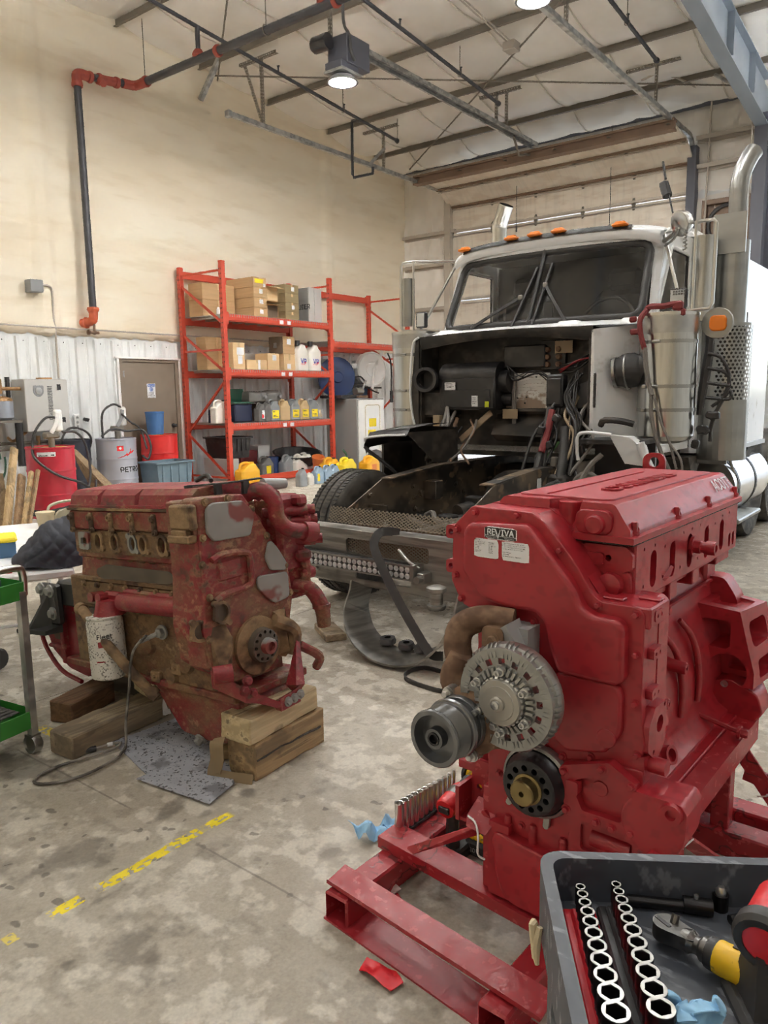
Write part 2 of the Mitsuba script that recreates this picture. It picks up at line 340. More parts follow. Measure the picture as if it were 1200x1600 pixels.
def ribpanel(y0, y1):
    """12-inch-rib metal panel, profile extruded upwards"""
    P = []; y = y0; n = round((y1-y0)/.305)
    for i in range(n):
        P += [(0, y), (.0, y+.035), (.006, y+.075), (.006, y+.085), (0, y+.095), (0, y+.115), (.006, y+.125), (.006, y+.135), (0, y+.145), (0, y+.225), (.032, y+.245), (.032, y+.275), (0, y+.295)]; y += .305
    P.append((0, y)); P = np.array(P); k = len(P)
    top = lambda q: 2.35
    v = np.vstack([np.column_stack([WX+P[:, 0], P[:, 1], np.full(k, 0.)]), np.column_stack([WX+P[:, 0], P[:, 1], np.full(k, 2.36)])])
    i = np.arange(k-1); return trimesh.Trimesh(v, np.vstack([np.column_stack([i, i+1, i+1+k]), np.column_stack([i, i+1+k, i+k])]), process=False)
yy_ = RY0+.1
DY0, DY1, DZ = 7.17, 8.27, 2.09
while yy_ < BY-.2:
    y1 = min(yy_+.915, BY); m = ribpanel(yy_, yy_+.915)
    if yy_ < DY1 and y1 > DY0:   # leave the doorway free
        ms = []
        for a, b in ((yy_, DY0), (DY1, y1)):
            if b > a+.01: ms.append(m.slice_plane([0, a, 0], [0, 1, 0]).slice_plane([0, b, 0], [0, -1, 0]))
        ms.append(m.slice_plane([0, max(DY0, yy_), 0], [0, 1, 0]).slice_plane([0, min(DY1, y1), 0], [0, -1, 0]).slice_plane([0, 0, DZ], [0, 0, 1]))
        m = J(ms)
    obj('panel', m, 'm_whitemetal', 'wall_left', smooth=False); yy_ += .915
obj('ledge_conduit', TU([(WX+.09, RY0+.2, 2.5), (WX+.09, 6.4, 2.5), (WX+.09, 7, 2.5), (WX+.09, BY-.1, 2.5)], .013), 'm_girt', 'wall_left', label='thin horizontal conduit along the foam edge')
# screws along the panel tops
obj('panel_screws', J([CY((WX, y, 2.30), (WX+.012, y, 2.30), .008, n=6) for y in np.arange(2, BY, .305)]), 'm_darkgrey', 'wall_left', kind='stuff')
# personnel door
structure('door_1', BX(WX-.02, WX+.025, DY0+.05, DY1-.05, .01, DZ-.05, .004), 'm_browndoor')
obj('door_frame', J(BX(WX-.05, WX+.05, DY0-.02, DY0+.05, 0, DZ, .004), BX(WX-.05, WX+.05, DY1-.05, DY1+.02, 0, DZ, .004), BX(WX-.05, WX+.05, DY0-.02, DY1+.02, DZ-.05, DZ+.0, .004)), 'm_browndoor', 'door_1')
obj('door_trim', J(BX(WX-.02, WX+.06, DY0-.06, DY0-.02, 0, DZ+.03), BX(WX-.02, WX+.06, DY1+.02, DY1+.07, 0, DZ+.03), BX(WX-.02, WX+.075, DY0-.09, DY1+.1, DZ+.0, DZ+.03)), 'm_white', 'door_1', label='white metal trim around the door')
obj('door_knob', J(LA([(0, 0), (.035, 0), (.035, .008), (.012, .012), (.012, .04), (.028, .05), (.03, .07), (.02, .08), (0, .082)], (WX+.025, DY1-.13, 1.0), (1, 0, 0))), 'm_black', 'door_1')
for z in (.3, 1.8): obj('hinge', J(BX(WX+.02, WX+.05, DY0+.04, DY0+.07, z, z+.1)), 'm_grey', 'door_1')
# back wall: vinyl over girts left and right of the sectional door, header above it
def backvinyl(x0, x1, z0, z1, bulge=.06):
    nx, nz2 = max(6, int((x1-x0)/.06)), max(6, int((z1-z0)/.06)); X, Z = np.meshgrid(np.linspace(x0, x1, nx), np.linspace(z0, z1, nz2), indexing='ij')
    q = np.stack([X, X*0, Z], -1); D = .10*meshkit.fbm(q*[5., 1, 1.2], 4, 2)+.03*meshkit.fbm(q*[14, 1, 3], 3, 4)
    D *= np.clip(np.minimum(Z-z0, z1-Z)/.15, .2, 1)
    v = np.stack([X, BY+.02-D, Z], -1).reshape(-1, 3); i, j = np.meshgrid(np.arange(nx-1), np.arange(nz2-1), indexing='ij'); b = (i*nz2+j).ravel()
    return trimesh.Trimesh(v, np.vstack([np.column_stack([b, b+nz2, b+nz2+1]), np.column_stack([b, b+nz2+1, b+1])]), process=False)
DL, DR, DTOP = -9.45, -4.40, 5.95
structure('wall_back', J(BX(WX-.25, DL, BY, BY+.2, 0, 6.6), BX(DR, -2.2, BY, BY+.2, 0, 6.6), BX(DL, DR, BY, BY+.2, DTOP, 6.6), BX(4.0, RX1, BY, BY+.2, 0, 6.6), BX(-2.2, 4.0, BY, BY+.2, 4.4, 6.6)), 'm_whitemetal', smooth=False)
for a in ((WX, DL, 0, 6.5), (DR, -3.2, 4.2, 4.95), (DR, -3.2, 4.95, 5.42), (DR, -3.2, 5.42, 5.9), (DR, -3.2, 5.9, 6.5), (DR, -3.2, 0, 4.2), (DL, DR, DTOP, 6.5)):
    obj('vinyl_facing', backvinyl(*a), 'm_vinyl_back', 'wall_back', smooth=True)
def girt(x0, x1, z, y=BY-.05):  # C section lying on its side
    return J(BX(x0, x1, y-.11, y, z, z+.012), BX(x0, x1, y-.115, y-.10, z-.06, z+.012), BX(x0, x1, y-.02, y, z-.1, z+.012))
for x0, x1, z in ((WX+.05, DL+.1, 5.02), (WX+.05, DL+.1, 3.4), (WX+.05, DL+.1, 4.35), (DR+.1, -3.2, 5.9), (DR+.1, -3.2, 5.42), (DR+.1, -3.2, 3.2)):
    obj('girt', girt(x0, x1, z), 'm_girt', 'wall_back', smooth=False)
obj('eave_angle', BX(WX, -3.2, BY-.22, BY, 6.42, 6.50), 'm_rafterdark', 'wall_back')
obj('door_jamb', J(BX(DR-.02, DR+.13, BY-.22, BY, 0, 5.75)), 'm_rafterdark', 'wall_back', label='dark steel door jamb column')
obj('door_jamb', J(BX(DL-.13, DL+.02, BY-.22, BY, 0, 5.75)), 'm_girt', 'wall_back', label='tan steel door jamb column')
# louvred exhaust window right of the door
obj('fan_housing', J(BX(-4.15, -3.3, BY-.16, BY-.02, 4.72, 4.80), BX(-4.15, -4.07, BY-.16, BY-.02, 4.0, 4.8), BX(-3.38, -3.3, BY-.16, BY-.02, 4.0, 4.8), BX(-4.1, -3.35, BY-.05, BY-.03, 4.0, 4.75)), 'm_brownsteel', 'wall_back', label='brown square wall fan housing')
obj('fan_ring', TU([(-3.72+.33*math.cos(t), BY-.09, 4.36+.33*math.sin(t)) for t in np.linspace(0, 2*math.pi, 33)[:-1]], .035, closed=True), 'm_darkgrey', 'wall_back', label='dark round fan ring')
# sectional door, rolled up about a metre
secs = [(14.88, 1.0, 14.88, 1.62), (14.88, 1.62, 14.88, 2.24), (14.88, 2.24, 14.88, 2.86), (14.88, 2.86, 14.88, 3.5), (14.88, 3.5, 14.88, 4.32), (14.88, 4.32, 14.88, 4.95), (14.88, 4.95, 14.86, 5.50), (14.86, 5.50, 14.36, 5.80), (14.36, 5.80, 13.60, 5.84)]
structure('door_2', BX(DL-.08, DR+.08, 14.86, 14.90, .98, 1.03), 'm_brownsteel', smooth=False)
for (ya, za, yb, zb2) in secs:
    t = unit((0, yb-ya, zb2-za)); nn = np.cross((1, 0, 0), t)   # nn points to the room
    if nn[1] > 0 or (abs(nn[1]) < .2 and nn[2] > 0): nn = -nn
    L = math.hypot(yb-ya, zb2-za); fr = F((DL-.06, ya, za), (1, 0, 0), t); sgn = 1 if fr.w @ nn > 0 else -1
    k = obj('door_section', PR(sbox(0, .008, DR-DL+.12, L-.008), -.02, .02, fr), 'm_doorpanel', 'door_2', smooth=False)
    obj('strut', J(PR(sbox(0, .02, DR-DL+.12, .06), .02, .06, fr if sgn > 0 else F(fr.o, fr.u, fr.v)), ) if sgn > 0 else PR(sbox(0, .02, DR-DL+.12, .06), -.06, -.02, fr), 'm_girt' if za < 5.2 else 'm_brownsteel', 'door_2', smooth=False)
    w = sgn
    obj('strut_rail', TU([fr.p(0, L-.07, .045*w), fr.p(DR-DL+.12, L-.07, .045*w)], .016, n=8), 'm_steelshine' if abs(za-4.32) < .01 else 'm_girt', 'door_2')  # one rail in brighter steel, painting in the highlight along it
    for fx in (.0, .2, .4, .6, .8, 1.0):
        c = fr.p(.06+fx*(DR-DL), L, .03*w)
        obj('hinge', J(PR(Polygon([(-.02, -.11), (.02, -.11), (.035, 0), (.02, .11), (-.02, .11), (-.035, 0)]), .02 if w > 0 else -.035, .035 if w > 0 else -.02, F(fr.p(.06+fx*(DR-DL), L), fr.u, fr.v)), CY(c-V(.04, 0, 0), c+V(.04, 0, 0), .014, n=8)), 'm_steelgrey', 'door_2')
obj('top_beam', J(BX(DL-.1, DR+.1, 13.55, 13.62, 5.72, 5.90), BX(DL-.1, DR+.1, 13.50, 13.68, 5.86, 5.90), BX(DL-.1, DR+.1, 13.50, 13.68, 5.72, 5.75)), 'm_brownsteel', 'door_2', smooth=False)
# far bay wall, front and right walls (behind the camera) close the building
structure('wall_right', BX(RX1, RX1+.2, RY0, BY+.2, 0, 8.6), 'm_whitemetal', smooth=False)
structure('wall_front', BX(WX-.2, RX1, RY0-.2, RY0, 0, 8.8), 'm_foam', smooth=False)
# ceiling: insulation facing sagging between the purlins
PUR = [13.80-1.575*i for i in range(-0, 14)]
edges = sorted([BY]+PUR+[RY0-.5]); 
ny, nx = 14, 190; xs = np.linspace(WX-.05, RX1, nx); rows = []
for a, b in zip(edges[:-1], edges[1:]):
    if b-a < .05: continue
    for t in np.arange(ny)/ny: rows.append((a+(b-a)*t, t, a))
rows.append((BY, 0, 0)); YY = np.array([r[0] for r in rows]); TT = np.array([r[1] for r in rows]); AA = np.array([r[2] for r in rows])
Xg, Yg = np.meshgrid(xs, YY, indexing='ij'); q = np.stack([Xg, Yg, Yg*0], -1)
seam = np.abs(((Xg-.4*np.floor(AA*7)[None]+100) % 1.25)/1.25-.5)*2   # 1 at a seam
billow = .7+.6*meshkit.noise(np.stack([np.floor((Xg+100)/1.25), np.broadcast_to(AA, Xg.shape)*3, Xg*0], -1), 4)
sag = np.sin(np.pi*TT)[None]**.75*.10*billow*(1-.30*seam**6)+.018*(meshkit.fbm(q*[2.5, 5, 1], 4, 6)-.5)
near = np.clip((Yg-11.5)/3, 0, 1); sag *= 1+1.0*near
Zg = 6.53+(BY-Yg)/12-.02-sag
Gv = np.stack([Xg, Yg, Zg], -1).reshape(-1, 3); m_ = len(YY)
i, j = np.meshgrid(np.arange(nx-1), np.arange(m_-1), indexing='ij'); b0 = (i*m_+j).ravel()
structure('ceiling', trimesh.Trimesh(np.array([(x, y, roofz(y)+z) for x in (WX-.3, RX1+.2) for y in (RY0-.3, BY+.3) for z in (.05, .15)]), trimesh.creation.box().faces, process=False), 'm_vinyl', smooth=False)
obj('insulation_facing', trimesh.Trimesh(Gv, np.vstack([np.column_stack([b0, b0+m_+1, b0+m_]), np.column_stack([b0, b0+1, b0+m_+1])]), process=False), 'm_vinyl', 'ceiling', smooth=True, label='white quilted vinyl insulation sagging between the purlins')
for x in np.arange(WX+1.0, -3.0, 1.22):   # taped seams of the facing, running up the roof slope
    j = int((x-xs[0])/(xs[1]-xs[0])); P = np.column_stack([np.full(m_, xs[j]), YY, Zg[j]-.006])
    obj('facing_seam', RB(P[YY > 5], (0, 0, 1), .022, .006), 'm_seam', 'ceiling', smooth=True)
for yp in PUR:
    z = roofz(yp)+.02; obj('purlin', J(BX(WX+.0, RX1, yp-.005, yp+.005, z-.15, z-.02), BX(WX, RX1, yp-.05, yp+.005, z-.155, z-.147)), 'm_steelgrey', 'ceiling', smooth=False)
# steel frame: rafter and column at the right of the bay
yr = [(-7, roofz(-7)), (BY-.35, roofz(BY-.35))]
def rafter(x):
    top = lambda y: roofz(y)-.2
    bot = lambda y: roofz(y)-.2-(.55+.02*(y-8) if y > 2 else .43)
    fr = F((x, 0, 0), (0, 1, 0), (0, 0, 1))
    web = Polygon([(-7, bot(-7)), (2, bot(2)), (BY-.75, bot(BY-.75)), (BY-.02, bot(BY-.75)), (BY-.02, top(BY)), (-7, top(-7))])
    fl = lambda f, a, b: trimesh.Trimesh(np.array([(x+dx_, y, f(y)+z) for dx_ in (-.1, .1) for y in (a, b) for z in (-.008, .008)]), trimesh.creation.box().faces, process=False)
    return web, fr, J(fl(bot, -7, 2), fl(bot, 2, BY-.7), fl(top, -7, BY-.02))
web, fr, fl = rafter(-3.12)
k = structure('rafter', J(PR(web, -.006, .006, fr), fl), 'm_rafter', smooth=False)
lab('rafter', 'blue-grey steel rafter and column framing the bay at the right edge', 'steel frame')
obj('column', J(BX(-3.22, -3.02, BY-.72, BY-.70, 0, 5.9), BX(-3.22, -3.02, BY-.04, BY-.02, 0, 5.9), BX(-3.126, -3.114, BY-.71, BY-.03, 0, 5.9)), 'm_rafterdark', 'rafter', smooth=False)
for y in (9.2, 11.9, 13.2): obj('stiffener', BX(-3.22, -3.02, y-.005, y+.005, roofz(y)-.78, roofz(y)-.2), 'm_rafter', 'rafter', smooth=False)
obj('flange_brace', TU([(-3.2, 13.1, roofz(13.1)-.72), (-3.75, 13.75, roofz(13.8)-.14)], .03, n=4), 'm_galv', 'rafter', smooth=False)
# ---------------------------------------------------------------- high-bay lamps and ceiling services
mat('m_lens', S(240), .4)
def highbay(x, y, z, label, r=.14, drop=None, group=None, power=1., up=0):
    k = thing('high_bay_lamp', label, 'lamp', group)
    obj('housing', LA([(0, .14), (.05, .14), (.06, .09), (r*.8, .07), (r*1.05, .02), (r*1.1, 0), (r*.97, 0), (r*.97, .012), (0, .012)], (x, y, z), n=28), 'm_grey', k)
    scene[k+'__lens'] = mikit.ply(LA([(0, .003), (r*.95, .003), (r*.95, .010), (0, .010)], (x, y, z), n=28), 'm_lens', smooth=False, emitter={'type': 'area', 'radiance': rgb(LAMPCOL*LAMP*power)})
    if up: scene[k+'__ceiling_fill'] = mikit.ply(LA([(.07, .10), (r*.8, .10), (r*.8, .115), (.07, .115)], (x, y, z), n=28), 'm_lens', smooth=False, emitter={'type': 'area', 'radiance': rgb(LAMPCOL*LAMP*power*up)})  # added upward-emitting ring, there only to brighten the ceiling
    if drop: obj('stem', CY((x, y, z+.13), (x, y, drop), .012, n=8), 'm_grey', k)
    return k
highbay(-6.93, 8.22, 5.52, 'glowing round lamp under the door opener motor, near the ceiling', r=.19, power=7.0)
highbay(-4.35, 8.55, 5.86, 'glowing round lamp at the top edge of the photo above the right track', r=.19, drop=roofz(8.55)-.2, power=7.0)
for y, z, xs_, pw, up in ((5.0, 6.0, (-6.0, -4.0, -1.8), .62, 7.0), (.8, 6.0, (-6.5, -2.2, 2.4), .34, 3.0), (-3.6, 6.0, (-6.5, -2.2, 2.4), .30, 3.0), (9.2, 5.6, (.2, 4.4), .22, 8.0), (12.6, 5.4, (-.6, 3.4), .5, 8.0)):
    for x in xs_: highbay(x, y, z, 'added unseen high-bay lamp with an upward fill-light ring, hanging outside the picture', r=.30, drop=roofz(y)-.2, group='added high-bay lamps outside the picture', power=pw, up=up)  # unseen lamps, added to light the ceiling and the rear of the bay
# ---------------------------------------------------------------- rebuilt red engine on its stand
def red_col(p, n, uv):
    a = f2(p, 6., 3); b = fbm(p.x*40, p.y*40, p.z*40, 2)
    c = mix(S(136, 27, 36), S(150, 34, 43), smoothstep(.3, .7, a))
    return mix(c, S(116, 22, 31), smoothstep(.58, .7, b)*.35)
mat('m_red', red_col, .36, bump=lambda p, n, uv: fbm(p.x*140, p.y*140, p.z*140, 2), bscale=.0006, specular=.5)
mat('m_redtop', lambda p, n, uv: mix(S(134, 32, 42), S(150, 42, 50), f2(p, 9., 3)), .5, bump=lambda p, n, uv: fbm(p.x*200, p.y*200, p.z*200, 2), bscale=.001)
def stand_col(p, n, uv):
    c = mix(S(128, 26, 34), S(148, 38, 45), f2(p, 5., 3))
    cr = smoothstep(.030, .012, dr.abs(fbm(p.x*17+fbm(p.x*30, p.y*30, 1, 2), p.y*17, p.z*17, 3)-.5))*smoothstep(.55, .62, f2(p, 4., 2, 3.))
    c = mix(c, S(66, 30, 32), cr*.8)
    return mix(c, S(176, 84, 86), smoothstep(.64, .7, fbm(p.x*55, p.y*55, p.z*55, 3))*.5)
mat('m_standred', stand_col, lambda p, n, uv: .24+.3*f2(p, 30., 2), bump=lambda p, n, uv: fbm(p.x*70, p.y*70, p.z*70, 3), bscale=.002)
mat('m_decalblack', S(20, 18, 20), .35)
mat('m_decalwhite', S(226, 228, 232), .4)
mat('m_alu', lambda p, n, uv: mix(S(134, 136, 135), S(170, 171, 169), f2(p, 30., 3)), .36, metal=.85)
mat('m_aludisc', lambda p, n, uv: mix(S(150, 150, 146), S(184, 180, 172), f2(p, 14., 3)), .42, metal=.7)
mat('m_alubright', S(205, 206, 205), .25, metal=.9)
mat('m_pulley', lambda p, n, uv: mix(S(92, 94, 97), S(128, 130, 132), f2(p, 20., 2)), .24, metal=.8)
mat('m_damper', lambda p, n, uv: mix(S(34, 34, 37), S(54, 54, 58), f2(p, 20., 2)), .33, metal=.5)
mat('m_bronze', lambda p, n, uv: mix(S(112, 98, 66), S(150, 134, 92), f2(p, 25., 2)), .28, metal=.85)
mat('m_rust', lambda p, n, uv: mix(S(80, 58, 44), S(122, 98, 78), smoothstep(.3, .7, f2(p, 22., 4))), .8, bump=lambda p, n, uv: f2(p, 120., 2), bscale=.001)
mat('m_plasticgrey', S(150, 152, 154), .45)
mat('m_holedark', S(24, 16, 17), .7)

EN = thing('rebuilt_engine', 'freshly painted all-red diesel engine with a black badge, on a red stand', 'engine')
EM = at(R=rot('z', -2.0))
EM.__enter__()
def FF(y): return F((0, y, 0), (1, 0, 0), (0, 0, 1))
def SF(x): return F((x, 0, 0), (0, 1, 0), (0, 0, 1))
O1 = [(-1.077, 1.183), (-1.029, 1.181), (-.904, 1.180), (-.869, 1.159), (-.825, 1.114), (-.787, 1.072), (-.765, 1.039), (-.740, 1.000), (-.719, .984), (-.630, .985), (-.612, .972), (-.612, .88), (-.612, .763), (-.608, .703), (-.600, .655), (-.618, .592), (-.703, .588), (-.804, .562), (-.879, .603), (-.880, .825), (-.886, .869), (-.912, .903), (-.994, .891), (-1.063, .899), (-1.110, .916), (-1.143, .976), (-1.141, .994), (-1.138, 1.097), (-1.135, 1.126)]
P1 = [(-1.066, 1.144), (-.906, 1.153), (-.889, 1.144), (-.821, 1.070), (-.788, 1.033), (-.766, 1.001), (-.751, .969), (-.722, .956), (-.666, .955), (-.648, .942), (-.645, .815), (-.660, .797), (-.812, .797), (-.835, .86), (-.848, .915), (-.875, .938), (-.937, .936), (-.984, .939), (-1.026, .947), (-1.090, 1.014), (-1.085, 1.121)]
P2 = [(-.812, .797), (-.665, .797), (-.652, .773), (-.652, .679), (-.688, .620), (-.789, .595), (-.845, .633), (-.85, .75)]
o1 = rnd(O1, .012); p1 = rnd(P1, .016); p2 = rnd(P2, .012)
FC = obj('front_cover', [BP(o1, -.022, 0, FF(1.66), .004), PR(o1.buffer(-.004), -.10, -.022, FF(1.66))], 'm_red', EN, smooth=40)
obj('raised_face', [BP(p1, -.002, .034, FF(1.66), .014, n=4)], 'm_red', FC, smooth=50)
obj('lower_face', [BP(p2, -.002, .020, FF(1.66), .010, n=4), BP(circ(-.685, .66, .024, 10), .018, .0225, FF(1.66), .002)], 'm_red', FC, smooth=50)
for x, z in [(-1.066, 1.166), (-.943, 1.169), (-.824, 1.094), (-.724, .974), (-.632, .967), (-.629, .872), (-.627, .754), (-.618, .630), (-.731, .592), (-.805, .572), (-1.122, 1.115), (-1.127, .991), (-1.108, .930), (-1.065, .908), (-.994, .903), (-.89, .905)]:
    obj('bolt', hexbolt((x, 1.66, z), (0, -1, 0), .0075, .012), 'm_red', FC, smooth=20)
for x, z in ((-1.145, 1.106), (-1.145, 1.012)):
    k = PR(rnd(sbox(-.018, -.018, .03, .018), .008).difference(circ(-.002, 0, .008)), -.035, -.005, F((x, 1.66, z), (1, 0, 0), (0, 0, 1)))
    obj('ear', k, 'm_red', FC)
# badge and print labels
bd = obj('badge', BP(rnd(sbox(-1.0165, 1.1085, -.924, 1.1405), .004), .033, .0352, FF(1.66), .0005), 'm_decalwhite', EN, smooth=False, label='white-rimmed black badge reading REVIVA')
obj('badge_field', [PR(rnd(sbox(-1.0145, 1.1185, -.926, 1.1385), .003), .0352, .0356, FF(1.66)), PR(rnd(sbox(-1.0145, 1.1105, -.926, 1.1172), .002), .0352, .0356, FF(1.66))], 'm_decalblack', bd, smooth=False)
fb = FF(1.66)
obj('lettering', [text('RE', .0150, fb, (-1.0095, 1.1205), .0004, True, .0356, sx=.98), text('IVA', .0150, fb, (-.9685, 1.1205), .0004, True, .0356, sx=.98),
                  PR(Polygon([(-.987, 1.1355), (-.9825, 1.1355), (-.977, 1.117), (-.9715, 1.1355), (-.969, 1.1355), (-.9765, 1.1098)]), .0356, .0360, fb),
                  text('REMANUFACTURED', .0022, fb, (-1.011, 1.1122), .0003, False, .0356), text('POWERTRAIN INC', .0022, fb, (-.958, 1.1122), .0003, False, .0356)], 'm_decalwhite', bd, smooth=False)
l1 = obj('print_label', BP(rnd(sbox(-1.0475, 1.0585, -.976, 1.107), .002), .033, .0350, FF(1.66), .0004), 'm_decalwhite', EN, smooth=False, label='white data label left')
t1 = ['Engine Model Number', 'Engine Serial Number', 'Reviva Part No', 'Build Date', 'Fuel Setting', 'Valve Lash In', 'Valve Lash Ex']
t2 = ['ISX CM871', '79 241 77', 'RE-X871-04', 'Jan 12', '450 HP', '0.014 in', '0.027 in']
T1 = [text('REVIVA', .0028, fb, (-1.044, 1.1028), .0003, True, .0351)]
for i, (a, b) in enumerate(zip(t1, t2)): T1 += [text(a, .0021, fb, (-1.045, 1.0975-i*.0043), .0003, False, .0350), text(b, .0023, fb, (-1.0045, 1.0975-i*.0043), .0003, True, .0350)]
obj('print', T1, 'm_decalblack', l1, smooth=False)
l2 = obj('print_label', BP(rnd(sbox(-.9655, 1.0585, -.8895, 1.107), .002), .033, .0350, FF(1.66), .0004), 'm_decalwhite', EN, smooth=False, label='white instruction label right')
T2 = []
for i, a in enumerate(['Oil must be primed before first start. Failure to', 'prime the oil system before start-up will void the', 'warranty of this engine. Follow all break in steps.', 'For service and claims call before any repairs.', '', 'IF Factory Reman', 'IF SN Number', 'Manufactured by Reviva     01/12/2019']):
    if a: T2.append(text(a, .0020, fb, (-.963, 1.1015-i*.0047), .0003, i > 4, .0350))
obj('print', T2, 'm_decalblack', l2, smooth=False)
# gear housing behind the cover: steps back to the block, wing at the right
obj('gear_housing', [PR(rnd(o1.buffer(-.002), .01), -.165, -.10, FF(1.66)), BX(-.74, -.600, 1.665, 1.775, .935, .985, .004), BX(-.745, -.618, 1.70, 1.80, .46, .94, .006),
                     HU([(x, y, z) for (x, z) in ((-1.03, 1.178), (-.90, 1.175), (-.80, 1.075), (-.735, .995), (-1.03, .995)) for y in (1.69, 1.80)]),
                     PR(rnd(sbox(-.80, 1.05, -.755, 1.08), .006), -.12, -.09, FF(1.66))], 'm_red', EN, smooth=35)
for x, y in ((-.70, 1.70), (-.63, 1.745)):
    obj('pad', BX(x-.025, x+.025, y-.014, y+.014, .985, .991, .002), 'm_red', EN)
for z in (.868, .770, .990-.03):
    obj('side_lug', [PR(rnd(sbox(1.69, z-.012, 1.745, z+.014), .006).difference(circ(1.705, z, .0045)).difference(circ(1.73, z, .0045)), .0, .02, SF(-.618))], 'm_red', EN)
obj('side_boss', [PR(rnd([(1.665, .70), (1.70, .74), (1.775, .74), (1.775, .63), (1.72, .60), (1.665, .64)], .01).difference(circ(1.735, .69, .021)).difference(circ(1.762, .73, .006)).difference(circ(1.70, .63, .006)), -.03, .012, SF(-.605))], 'm_red', EN)
# block: cast side with scalloped lower half, ribs and bosses
prof = [(-.775, .955), (-.775, .905), (-.755, .86), (-.735, .79), (-.708, .70), (-.690, .63), (-.682, .55), (-.688, .50), (-.672, .47), (-.640, .45), (-.640, .43), (-1.10, .43), (-1.10, .955)]
fy = F((0, 2.66, 0), (1, 0, 0), (0, 0, 1))
BK = obj('block', [PR(Polygon(prof), 0, .93, fy)], 'm_red', EN, smooth=50)
up = [(1.72, 1.80, .915, -.70), (1.80, 1.87, .90, -.69), (1.87, 1.94, .915, -.695), (1.94, 2.05, .93, -.70), (2.05, 2.11, .905, -.69), (2.11, 2.24, .935, -.705), (2.24, 2.30, .91, -.69), (2.30, 2.48, .94, -.70), (2.48, 2.62, .925, -.695)]
obj('water_jacket', [BX(-.78, x, a, b-.003, z, .958, .003) for a, b, z, x in up], 'm_red', BK, smooth=30)
def ribz(y0):
    P = [(-.725, y0+.02, .795), (-.70, y0+.055, .745), (-.688, y0+.075, .69), (-.676, y0+.075, .61), (-.674, y0+.06, .54)]
    return TU(P, [.008, .010, .011, .010, .008], n=8, smooth=5)
for y0 in (1.78, 1.93, 2.08, 2.23): obj('rib', ribz(y0), 'm_red', BK, smooth=60)
for y, z, x, r in ((1.84, .56, -.645, .022), (1.88, .50, -.64, .018), (1.815, .61, -.65, .016), (1.97, .645, -.655, .015), (1.93, .585, -.65, .017), (2.12, .70, -.66, .018)):
    obj('boss', LA([(0, 0), (r*1.25, 0), (r, .02), (r, .058), (r*.85, .062), (r*.42, .062), (r*.36, .045), (0, .045)], (x-.058, y, z), (1, 0, -.05), 16), 'm_red', BK)
for y, z in ((1.865, .868), (2.06, .885), (1.86, .80), (1.99, .83), (2.14, .85), (2.02, .76)):
    obj('stud', J(TU([(-.76, y, z+.02), (-.735, y+.005, z), (-.735, y+.005, z-.04)], [.008, .012, .009], n=8, smooth=3), CY((-.76, y, z), (-.715, y, z), .014, .012, 10)), 'm_red', BK)
obj('rail_line', BX(-.745, -.735, 1.80, 2.60, .845, .853), 'm_red', BK)
for y, z in ((1.79, .455), (2.03, .482)):
    obj('drain_boss', LA([(0, 0), (.034, 0), (.027, .03), (.027, .05), (.018, .05), (.018, .02), (0, .02)], (-.70, y, z-.02), (1, -.2, .35), 18), 'm_red', BK)
for y0 in (1.83,): obj('web', HU([(-.70, y0, .66), (-.70, y0+.05, .66), (-.655, y0, .46), (-.655, y0+.045, .46), (-.62, y0+.01, .45), (-.62, y0+.035, .45)]), 'm_red', BK)
# head with intake ports
hd = MF(BX(-1.105, -.682, 1.775, 2.645, .957, 1.108, .004))
ports = [1.895, 2.035, 2.175, 2.325, 2.475]
for y in ports: hd -= MF(PR(cap(y, .998, y, 1.052, .021), -.05, .02, SF(-.682)))
for y in (2.565, 2.605): hd -= MF(PR(cap(y, .985, y, 1.005, .012), -.05, .02, SF(-.682)))
for y in np.arange(1.83, 2.62, .072): hd -= MF(CY((-.70, y, 1.085 if int(y*50) % 2 else 1.07), (-.67, y, 1.085 if int(y*50) % 2 else 1.07), .0045, n=8))
for y in (1.83, 1.965, 2.10, 2.25, 2.40): hd -= MF(CY((-.70, y, .99), (-.67, y, .99), .005, n=8))
for x in (-.775, -.748): hd -= MF(CY((x, 1.76, 1.07), (x, 1.83, 1.07), .009, n=12))
HD = obj('cylinder_head', [hd, PR(rnd([(-.82, 1.10), (-.70, 1.10), (-.684, 1.08), (-.684, 1.045), (-.745, 1.020), (-.79, 1.05)], .01).difference(circ(-.775, 1.072, .008)).difference(circ(-.745, 1.068, .008)), -.03, .0, FF(1.76)),
                           BP(rnd([(-.79, 1.035), (-.690, 1.04), (-.686, .98), (-.71, .962), (-.78, .975)], .014), -.02, .012, FF(1.775), .006)], 'm_red', EN, smooth=30)
obj('core_plug', LA([(0, 0), (.031, 0), (.029, .022), (.012, .03), (0, .03)], (-.735, 1.763, 1.004), (0, -1, 0), 20), 'm_red', HD)
obj('fuel_fitting', [hexbolt((-.682, 2.19, 1.035), (1, 0, 0), .02, .03), CY((-.682, 2.19, 1.035), (-.62, 2.19, 1.035), .016, n=14), LA([(.016, 0), (.02, 0), (.02, .025), (.011, .025), (.011, .01), (0, .01)], (-.64, 2.19, 1.035), (1, 0, 0), 14)], 'm_red', HD)
obj('torn_tape', J(HU([(-.680, 1.955, .985), (-.676, 1.965, .978), (-.676, 2.03, 1.005), (-.680, 2.02, 1.012), (-.67, 1.99, .99)])), 'm_redtop', HD)
